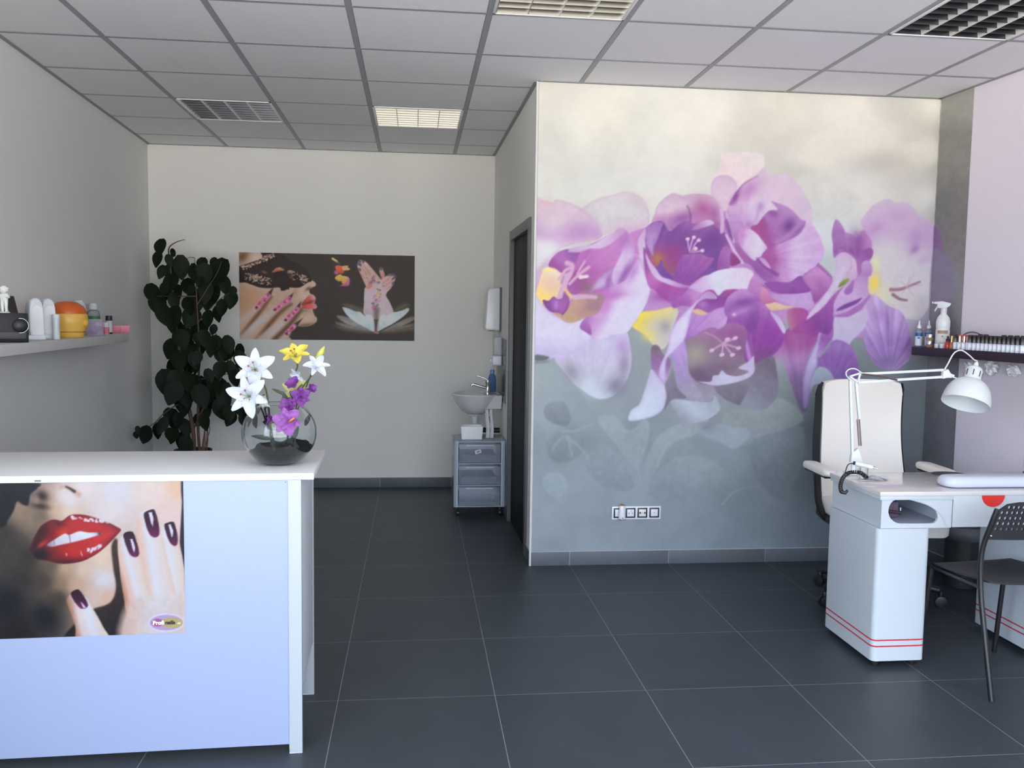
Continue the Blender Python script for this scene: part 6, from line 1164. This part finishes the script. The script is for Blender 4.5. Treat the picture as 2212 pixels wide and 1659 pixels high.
# white tissue rosettes on the wall below
for k, (u, v) in enumerate(((2105,796),(2153,796),(2198,799))):
    q = at_pl(u, v, (1, .0698, 0), (3.0543, YM, 0)); t = thing('tissue_rosette', ('white tissue rosette below the dark shelf, hidden half by the lamp head', 'white tissue rosette below the dark shelf, middle of three', 'white tissue rosette below the dark shelf, farthest from the mural')[k], 'wall decoration', (q.x-.001, q.y, q.z), -.07, 'tissue rosettes')
    mb = MB(); rn = random.Random(k)
    for j in range(16):
        a = rn.uniform(0, 6.28); rr_ = rn.uniform(.014, .034); c = Vector((-.014-rn.uniform(0, .018), math.cos(a)*rr_*.9, math.sin(a)*rr_*.6)); ph = rn.uniform(0, 6)
        mb.sheet(lambda u_, v_, c=c, ph=ph, a=a: c+Vector((-.010*math.sin(u_*5+ph), (u_-.5)*.034*math.cos(a)-(v_-.5)*.026*math.sin(a), (u_-.5)*.034*math.sin(a)+(v_-.5)*.026*math.cos(a)+.006*math.sin(v_*6+ph)))+Vector((-.008*math.cos(v_*4+ph),0,0)), 5, 5, .0008)
    mb.build('tissue', mat('tissue_white', (240,241,243), .8), t, angle=70); MB().cyl((0,0,0), (-.012,0,0), .010, n=12).build('stud', M_white, t)
# ================================================================== manicure desk
DX0, DX1, DYF, DYB, DZT = 1.905, 2.885, 3.372, 3.815, .746
dk = thing('manicure_desk', 'white manicure desk with two pedestals striped in red', 'desk', ((DX0+DX1)/2, DYF, 0))
bx_ = (DX0+DX1)/2; by_ = DYF
def L(x): return x-bx_
def LY(y): return y-by_
M_desk = mat('desk_white', (186,194,200), .28, noise=.01); M_dtop = mat('desk_top_gloss', (206,202,201), .10, noise=.015, coat=.3); M_inside = mat('desk_inside', (176,180,200), .5)
MB().box(L(DX0), LY(DYF), DZT-.018, L(DX1), LY(DYB), DZT).build('top', M_dtop, dk, .002)
MB().box(L(DX0)+.003, LY(DYF)+.002, DZT-.034, L(DX0)+.325, LY(DYB)-.002, DZT-.0185).build('top_rail', M_desk, dk, .001)
# left drawer box with an almond opening, curved bead and hollow inside
zb_, zt_ = .592, DZT-.0345; x0_, x1_ = L(DX0)+.012, L(DX0)+.322
def dp(u, v): q = at_y(u, v, DYF+.006); return (q.x-bx_, q.z)
zpx = lambda x, y: (1900+x*.14105, 1040+y*.14105)
hole = [dp(*zpx(*p)) for p in [(135,450),(150,380),(190,315),(260,275),(350,262),(450,280),(560,308),(700,355),(800,400),(860,450),(892,530),(885,580),(860,620),(800,642),(600,645),(400,645),(290,642),(220,612),(165,560),(140,500)]]
hole = [(q.x, q.y) for q in smoothpts([(a, b, 0) for a, b in hole], 3, True)]
fpnl = plate([(x0_, zb_), (x1_, zb_), (x1_, zt_), (x0_, zt_)], [hole], .012, lambda x, y, d: (x, LY(DYF)+.006+d, y)); fpnl.build('drawer_face', M_desk, dk, flat=True)
bb = MB(); ya, yb_ = LY(DYF)+.0185, LY(DYB)-.01
bb.box(x0_, ya, zb_, x0_+.010, yb_, zt_).box(x1_-.010, ya, zb_, x1_, yb_, zt_).box(x0_+.010, ya, zb_, x1_-.010, yb_, zb_+.010).box(x0_+.010, yb_-.010, zb_+.010, x1_-.010, yb_, zt_)
bb.build('drawer_box', M_desk, dk, flat=True)
MB().box(x0_+.0105, ya, zb_+.0102, x1_-.0105, yb_-.012, zb_+.013).build('box_lining', M_inside, dk)
bead = [dp(*zpx(*p)) for p in [(100,243),(350,243),(480,262),(600,300),(720,350),(830,410),(910,480),(970,560),(1000,640),(1008,700)]]
bd_ = MB(); bd_.tube(smoothpts([(a, LY(DYF)+.0058, b) for a, b in bead], 4), .0035, 8); bd_.build('curved_bead', M_desk, dk)
# front apron, closing panel, modesty sheet and red tab
MB().box(L(DX0)+.326, LY(DYF)+.004, .594, L(DX1)-.03, LY(DYF)+.020, DZT-.0185).build('apron', M_desk, dk, .001)
rt_ = MB(); q0 = at_y(2123, 1062, DYF); q1 = at_y(2172, 1062, DYF); xc = (q0.x+q1.x)/2-bx_; rr2 = (q1.x-q0.x)/2
rt_.rings([[(xc+rr2*math.cos(R(a)), y, DZT-.019+rr2*.95*math.sin(R(a))) for a in range(180, 361, 9)] for y in (LY(DYF)+.001, LY(DYF)+.0038)]); rt_.build('round_tab', M_red, dk)
def pedestal(xa, xb, nm):
    pts = rrect(L(xa), LY(DYF)+.002, L(xb), LY(DYB)-.006, .022, 6); mb = MB(); mb.rings([[(x, y, z) for x, y in pts] for z in (.028, .030, .588, .5905)]); po_ = mb.build(nm, M_desk, dk, .0015, angle=50)
    st = MB()
    big = rrect(L(xa)-.0008, LY(DYF)+.0012, L(xb)+.0008, LY(DYB)-.0052, .0228, 6)
    for z in (.092, .118): st.rings([[(x, y, zz) for x, y in big] for zz in (z-.0030, z+.0030)], False, False)
    st.build('red_stripes', mat('stripe_red', (196,40,58), .4), po_)
    for sx_ in (0, 1):
        for sy_ in (0, 1):
            f_ = MB(); f_.lathe([(.016,0),(.018,.004),(.018,.0275)], ((L(xa)+.035 if not sx_ else L(xb)-.035), (LY(DYF)+.04 if not sy_ else LY(DYB)-.045), 0), 14); f_.build('glide_foot', M_black, po_)
pedestal(DX0-.002, DX0+.232, 'pedestal'); pedestal(2.648, DX1-.005, 'pedestal')
gr = MB(); q = at_z(2048, 1024, DZT); gr.lathe([(.001,.0004),(.070,.0004),(.075,.002),(.078,.0006)], (q.x-bx_, q.y-by_, DZT+.0004), 32, sy=.75, cap0=False); gr.build('dust_grille', mat('grille_dark', (52,54,62), .45, noise=.5, scale=300), dk)
# tools seen in the drawer box
it = thing('tool_roll', 'dark tool roll lying inside the open left drawer of the desk', 'tool roll', (bx_+x0_+.085, DYF+.16, zb_+.0135))
MB().box(-.055, -.03, .0, .065, .05, .072).build('pouch', mat('tool_pouch', (92,78,96), .6, noise=.3, scale=30), it, .012); MB().tube([(-.06,-.055,.05),(.0,-.06,.036),(.055,-.065,.030)], .007, 8).build('tool_handle', mat('tool_dark', (52,34,40), .5), it)
MB().box(.067, -.034, .02, .0715, -.03, .046).build('steel_tip', M_chrome, it)
# arm cushion
ac = thing('arm_cushion', 'long white padded arm cushion on the front of the desk', 'cushion', (2.515, 3.475, DZT+.0006))
o_ = rrect(-.285, -.055, .285, .055, .045, 7); cu2 = MB(); cu2.rings([[(x*kx, y*ky, z) for x, y in o_] for z, kx, ky in ((.004,.965,.90),(.010,.99,.97),(.022,1,1),(.036,.985,.93),(.045,.955,.78),(.049,.90,.5))]); cu2.build('pad', mat('cushion_white', (192,198,210), .6, noise=.01, bump=.05), ac, angle=60)
MB().box(-.26, -.040, 0, .26, .040, .0038).build('base_board', mat('cushion_base', (70,80,130), .6), ac)
# pump bottle
q = at_z(2213, 1022, DZT); pb = thing('purple_bottle', 'purple bottle with white label cap at the right edge of the desk', 'bottle', (q.x+.01, q.y-.03, DZT+.0006))
MB().lathe([(.030,0),(.034,.003),(.034,.008),(.026,.014),(.026,.075),(.016,.088)], (0,0,0), 20).build('body', mat('purple_glass', (78,64,120), .25), pb); MB().lathe([(.013,.0885),(.013,.112)], (0,0,0), 16).build('cap', M_black, pb)
MB().sheet(lambda u, v: (-.0272*math.cos((u-.5)*2.2)*.9-.008*(1 if True else 0), -.0272*math.sin((u-.5)*2.2)*1.1, .030+.043*v), 8, 2, .001).build('paper_tag', M_white, pb)
# drill handpiece on its cradle with coiled cord
zc_ = DZT+.0006
ho_ = at_z(1845, 1010, DZT); hp = thing('drill_handpiece', 'white drill handpiece with black coiled cord on a clear cradle', 'drill', (1.985, 3.66, zc_))
def hpt(u, v, y): q = at_y(u, v, y); return Vector((q.x-1.985, q.y-3.66, q.z-zc_))
A0, A1 = hpt(1848, 1001, 3.66), hpt(1886, 1010, 3.62)
MB().tube([A0, A0.lerp(A1,.12), A0.lerp(A1,.45), A0.lerp(A1,.6), A0.lerp(A1,.9), A1], [.0085,.0105,.0100,.0080,.0105,.008], 16).build('handle', M_whiteg, hp, angle=50)
MB().tube([A1, A1.lerp(A0,-.14), A1.lerp(A0,-.15), A1.lerp(A0,-.26)], [.0055,.005,.003,.0022], 12).build('chuck', M_chrome, hp)
MB().tube([A0.lerp(A1,-.14), A0.lerp(A1,-.01)], .0075, 12, .0085).build('plug', M_black, hp)
path = smoothpts([hpt(1846,1001,3.66), hpt(1833,1003,3.655), hpt(1827,1016,3.64), hpt(1826,1026,3.62)], 5)
crd = MB(); crd.tube(path, .0022, 8)
core = smoothpts([hpt(1817.5,1062,3.48), hpt(1815.5,1050,3.52), hpt(1820,1034,3.57), hpt(1829,1024,3.60), hpt(1842,1020,3.60), hpt(1858,1021,3.575), hpt(1868,1028,3.535), hpt(1872,1031,3.51)], 24)
hx = []
for i, c in enumerate(core):
    t = (core[min(i+1, len(core)-1)]-core[max(i-1, 0)]).normalized(); n1 = t.orthogonal().normalized() if i == 0 else (n1-t*n1.dot(t)).normalized(); n2_ = t.cross(n1)
    for k in range(3): a = 2*PI*(i*3+k)/19; hx.append(c+n1*math.cos(a)*.0066+n2_*math.sin(a)*.0066)
crd.tube(hx, .0027, 6); crd.tube([core[0], core[0]+Vector((.012,-.01,-.004)), core[0]+Vector((.022,-.01,.008))], .009, 10, .006)
crd.build('coiled_cord', M_black, hp)
M_clr2 = clear('clear_acrylic', (214,220,226), .14, .05)
cr_ = MB(); cq = A0.lerp(A1, .5); cr_.box(cq.x-.03, cq.y-.035, 0, cq.x+.05, cq.y+.03, .004); cr_.box(cq.x-.026, cq.y-.012, .0042, cq.x-.020, cq.y+.012, max(cq.z-.006, .012)); cr_.box(cq.x+.010, cq.y-.012, .0042, cq.x+.016, cq.y+.012, max(cq.z-.012, .010)); cr_.build('cradle', M_clr2, hp, .001)
for k, (u, v, lb, s) in enumerate(((1872, 1030, 'small crumpled clear plastic bag beside the coiled cord on the desk', .034),)):
    q = at_z(u+18, v+6, DZT); t = thing('plastic_bag', lb, 'plastic bag', (q.x, q.y, zc_)); rn = random.Random(9)
    mb = MB(); mb.sheet(lambda a, b: ((a-.5)*.09+.006*math.sin(b*9), (b-.5)*.075+.006*math.sin(a*8), .003+.016*abs(math.sin(a*7+b*3))*math.sin(PI*a)*math.sin(PI*b)), 14, 12, .0006); mb.build('film', clear('bag_film', (214,222,234), .3, .1), t, angle=20)
# ================================================================== desk lamp
LY0 = 3.765
lm_ = thing('desk_lamp', 'white jointed desk lamp clamped to the back of the desk', 'desk lamp', (1.975, LY0, DZT+.0006))
def lpn(u, v, dy=0): q = at_y(u, v, LY0+dy); return Vector((q.x-1.975, dy, q.z-DZT-.0006))
M_lamp = mat('lamp_white', (214,219,221), .3, noise=.01); M_spr = mat('spring_steel', (120,104,104), .35, .8)
b0 = lpn(1845, 985); b1 = lpn(1838, 815); b2 = lpn(1855, 812)
MB().box(-.020, -.03, 0, .030, .03, .012).build('clamp_foot', M_lamp, lm_, .003); MB().cyl((b0.x, 0, .0125), (b0.x, 0, b0.z-.012), .011, n=14).build('clamp_post', M_lamp, lm_)
def rod(p, q, r=.0055): d = (q-p).normalized(); s = d.cross(Vector((0,1,0))).normalized(); mb = MB(); mb.rings([[c+s*r+Vector((0,-r,0)), c+s*r+Vector((0,r,0)), c-s*r+Vector((0,r,0)), c-s*r+Vector((0,-r,0))] for c in (p, q)]); return mb
rod(lpn(1841,980), lpn(1836,812)).build('lower_arm', M_lamp, lm_, .001); rod(lpn(1856,905), lpn(1849,826)).build('lower_arm', M_lamp, lm_, .001)
sp1 = MB()
for dx in (-2.2, 2.2): sp1.tube([lpn(1854+dx,906,.006), lpn(1858+dx,963,.006)], .0035, 8)
sp1.build('spring', M_spr, lm_); sp2 = MB(); sp2.tube([lpn(1862,808,-.012), lpn(1900,812,-.012), lpn(1938,821,-.012)], .0042, 8); sp2.build('spring', M_spr, lm_)
def triplate(pts, nm, dy=.010):
    mb = MB(); P = [lpn(*p) for p in pts]; mb.rings([[q+Vector((0, s*dy, 0)) for q in P] for s in (-1, 1)]); return mb.build(nm, M_lamp, lm_, .002)
triplate([(1838,980),(1852,968),(1858,985),(1862,998),(1850,1002),(1836,998)], 'base_joint')
for a, b in (((1836,813),(1858,806)), ((1858,806),(1853,826)), ((1853,826),(1836,813))): rod(lpn(*a, -.009), lpn(*b, -.009), .004).build('elbow_link', M_lamp, lm_, .001)
rod(lpn(1858,808), lpn(2038,799)).build('upper_arm', M_lamp, lm_, .001); rod(lpn(1853,826), lpn(2036,814)).build('upper_arm', M_lamp, lm_, .001)
triplate([(2036,802),(2046,797),(2051,806),(2060,810),(2058,816),(2044,816),(2034,818)], 'head_joint'); MB().tube([lpn(2056,814,-.014), lpn(2070,818,-.008)], .0030, 8).build('tilt_pin', M_lamp, lm_)
hb = lpn(2107, 793); rc = lpn(2071, 873); ax_ = (rc-hb); hl = ax_.length; ax_.normalize(); ax_ = Vector((ax_.x, -.25, ax_.z)).normalized()
Mh = Matrix.Translation(hb) @ Vector((0,0,1)).rotation_difference(ax_).to_matrix().to_4x4(); rr_l = .103
sh = MB(); outp_ = [(.003,-.002),(.022,.0),(.031,.006),(.036,.018),(.037,.060),(.040,.070)]+[(.040+(rr_l-.040)*math.sin(R(a)), .070+(hl-.070)*(1-math.cos(R(a)))) for a in range(12, 91, 6)]
inn_ = [(r_-.0015, z) for r_, z in outp_[5:]][::-1]
sh.lathe(outp_+inn_+[(.003,.072)], (0,0,0), 36, Mh); sho = sh.build('lamp_shade', M_lamp, lm_, angle=35)
vs_ = MB()
for k in range(8):
    a = 2*PI*k/8+.2; M2 = Mh @ Matrix.Rotation(a, 4, 'Z'); vs_.box(.0352, -.0019, .024, .0382, .0019, .052, M2)
vs_.build('vent_slots', mat('slot_dark', (60,64,70), .6), sho)
MB().tube([hb-ax_*.022, hb-ax_*.001], .009, 12, .012).build('cable_gland', M_lamp, lm_); MB().ball(hb+ax_*.10, .026, n=16, k=10).build('bulb', mat('bulb_white', (236,232,220), .3), sho)
cb = MB(); cb.tube(smoothpts([lpn(2040,799,-.012), lpn(2048,785,-.012), lpn(2057,768,-.012), lpn(2066,759,-.012), lpn(2078,757,-.012), lpn(2092,766,-.010), lpn(2104,777,-.005), hb-ax_*.03, hb-ax_*.012], 5), .0032, 8); cb.tube(smoothpts([lpn(1838,822,-.012), lpn(1829,812,-.015), lpn(1828,804,-.015), lpn(1836,797,-.015), lpn(1848,797,-.015), lpn(1858,803,-.014), lpn(1864,807,-.012)], 5), .0028, 8); cb.build('cable', M_lamp, lm_)
# ================================================================== white office chair behind the desk
oc_ = thing('office_chair', 'white leather swivel office chair with black shell behind the desk', 'office chair', (2.375, 4.215, 0), R(-4))
M_lea = mat('white_leather', (230,226,220), .5, noise=.02, scale=60, bump=.08)
def backprof(t):       # height fraction -> (y,z) of the front face, from the seat up
    z = .455+.675*t; y = .155+.115*t**.8+.028*math.sin(t*PI*1.15); return y, z
def bw(t): return .222+.008*math.cos(t*PI*1.4)-.03*max(0, t-.93)/.07*.5
def fr_back(u, v): y, z = backprof(v); x = (u-.5)*2*bw(v)*(1-.0*v); return (x, y-.012*(1-(2*u-1)**2)*-1-.016*abs(2*u-1)**3, z-(.02*abs(2*u-1)**4 if v > .9 else 0))
mb = MB(); mb.sheet(fr_back, 20, 24, .028); mb.build('backrest', M_lea, oc_, angle=60)
mb = MB(); mb.sheet(lambda u, v: (lambda q: (q[0]*1.008, q[1]+.030+.036*math.sin(PI*min(max(v*.97, 0), 1))**.45, q[2]-.022*v))(fr_back(u, v)), 16, 24, .03)
for s in (-1, 1): mb.sheet(lambda u, v, s=s: (s*(bw(v*.975)+.007), backprof(v*.975)[0]-.019+(.104*math.sin(PI*min(v*.96+.02, 1))**.5)*u, backprof(v*.975)[1]), 6, 24, .004)
mb.build('back_shell', M_black, oc_, angle=60)
o_ = rrect(-.255, -.245, .255, .235, .07, 6); mb = MB(); mb.rings([[(x*k, y*k-.02, z) for x, y in o_] for z, k in ((.440,.95),(.446,.985),(.465,1),(.49,1),(.505,.97),(.512,.9))]); o3 = rrect(-.250, -.268, .250, -.10, .05, 6); mb.rings([[(x*k, y, z) for x, y in o3] for z, k in ((.398,.95),(.406,.99),(.44,1),(.495,.99))]); mb.build('seat', M_lea, oc_, angle=60)
mb = MB(); mb.rings([[(x*k, max(y*k, -.11), z) for x, y in o_] for z, k in ((.375,.80),(.385,.90),(.415,1.0),(.4395,1.0))]); mb.build('seat_shell', M_black, oc_, angle=60)
for s in (-1, 1):
    o2 = rrect(-.034, -.165, .034, .165, .033, 6); mb = MB(); mb.rings([[(x*k+s*.305, y*k+.03, z) for x, y in o2] for z, k in ((.668,.94),(.676,1),(.690,1),(.700,.92),(.704,.7))]); mb.build('arm_pad', M_lea, oc_, angle=60)
    mb = MB(); mb.box(s*.305-.022, -.10, .656, s*.305+.022, .17, .6675); mb.tube(smoothpts([(s*.305,.05,.662), (s*.300,.06,.60), (s*.285,.07,.50), (s*.25,.07,.425), (s*.19,.06,.41)], 5), .018, 10); mb.build('arm_frame', M_black, oc_)
MB().lathe([(.030,.13),(.030,.27),(.022,.275),(.022,.384)], (0,0,0), 16).build('gas_lift', M_black, oc_)
for k in range(5):
    a = R(198+72*k); e = Vector((math.cos(a), math.sin(a), 0)); mb = MB(); mb.tube([e*.02+Vector((0,0,.125)), e*.18+Vector((0,0,.105)), e*.305+Vector((0,0,.085))], [.030,.024,.018], 10); lg = mb.build('base_leg', M_black, oc_)
    c = e*.315; n_ = Vector((-e.y, e.x, 0)); cs_ = MB()
    for s in (-1, 1): cs_.cyl(c+n_*(s*.013-.008)+Vector((0,0,.0285)), c+n_*(s*.013+.008)+Vector((0,0,.0285)), .0285, n=18)
    cs_.cyl(c+Vector((0,0,.050)), c+Vector((0,0,.078)), .014, n=10); cs_.build('castor', M_black, lg, .002)
# ================================================================== black perforated chair in front of the desk
pc_ = thing('perforated_chair', 'black chair with perforated backrest pulled up to the desk', 'chair', (2.379, 3.262, 0), R(7))
M_ptube = mat('black_tube', (24,24,26), .35, noise=.05); M_pp = mat('black_polypropylene', (30,31,35), .5, noise=.06)
hw_ = .195
def bk(x, z): return (x, -.112-.17*(z-.57)+.035*(x/.195)**2-.035, z)
for s in (-1, 1):
    MB().tube(smoothpts([(s*.200,-.205,.0), (s*.201,-.150,.25), (s*.201,-.118,.42), (s*.199,-.112,.56), (s*.186,-.140,.68), (s*.176,-.152,.735)], 6), .0105, 12).build('rear_leg', M_ptube, pc_)
    MB().tube([(s*.196,.222,.0), (s*.186,.175,.428)], .0105, 12).build('front_leg', M_ptube, pc_)
    MB().tube([(s*.198,-.116,.418), (s*.186,.172,.418)], .009, 10).build('seat_rail', M_ptube, pc_)
def sf(u, v): x = (u-.5)*.40*(1-.0*v); y = -.155+.385*v; return (x, y, .436+.014*(2*u-1)**2*(1-v)-.012*math.sin(PI*u)*math.sin(PI*v)-(.022*max(0, v-.82)/.18 if v > .82 else 0))
def sqr(u, v):       # squircle mapping so the seat corners are round
    a, b = 2*u-1, 2*v-1; k = 1-.10*(a*a*b*b); return (a*k+1)/2, (b*k+1)/2
MB().sheet(lambda u, v: sf(*sqr(u, v)), 18, 18, .006).build('seat', M_pp, pc_, angle=50)
out = [(-.203,.612),(.203,.612),(.198,.64),(.185,.70),(.170,.735),(.145,.757),(.10,.765),(-.10,.765),(-.145,.757),(-.170,.735),(-.185,.70),(-.198,.64)]
outd = []
for i in range(len(out)):
    a, b = out[i], out[(i+1) % len(out)]; n_ = max(1, int(math.hypot(b[0]-a[0], b[1]-a[1])/.02)); outd += [(a[0]+(b[0]-a[0])*k/n_, a[1]+(b[1]-a[1])*k/n_) for k in range(n_)]
holes = []
for r_ in range(5):
    z = .656+.0222*r_; n_ = 18 if r_ < 4 else 16
    for k in range(n_):
        x = (k-(n_-1)/2)*.0202*(1-.022*r_); holes.append([(x+.0062*math.cos(2*PI*j/10), z+.0072*math.sin(2*PI*j/10)) for j in range(10)])
plate(outd, holes, .007, lambda x, z, d: Vector(bk(x, z))+Vector((0, -.0 + d-.012, 0))).build('backrest', M_pp, pc_, angle=30)
for s in (-1, 1): MB().ball(Vector(bk(s*.186, .628))+Vector((0,-.013,0)), .005, n=10, k=6).build('rivet', M_chrome, pc_)
# ================================================================== pedal bin behind the desk
q = at_y(2106, 1160, 4.42); pbn = thing('waste_bin', 'dark waste bin with grey rim standing behind the desk', 'bin', (2.985, 4.42, 0))
MB().lathe([(.075,0),(.082,.004),(.088,.27),(.088,.275)], (0,0,0), 24).build('bucket', mat('bin_dark', (44,46,50), .5), pbn)
MB().lathe([(.089,.262),(.104,.275),(.112,.30),(.110,.315),(.098,.335),(.092,.338),(.090,.32)], (0,0,0), 28, cap0=False, cap1=False).build('rim', mat('bin_rim', (92,98,104), .5), pbn)
MB().lathe([(.0895,.325),(.085,.345),(.05,.352),(.01,.353)], (0,0,0), 24, cap0=False).build('lid', mat('bin_lid', (40,40,44), .5), pbn)
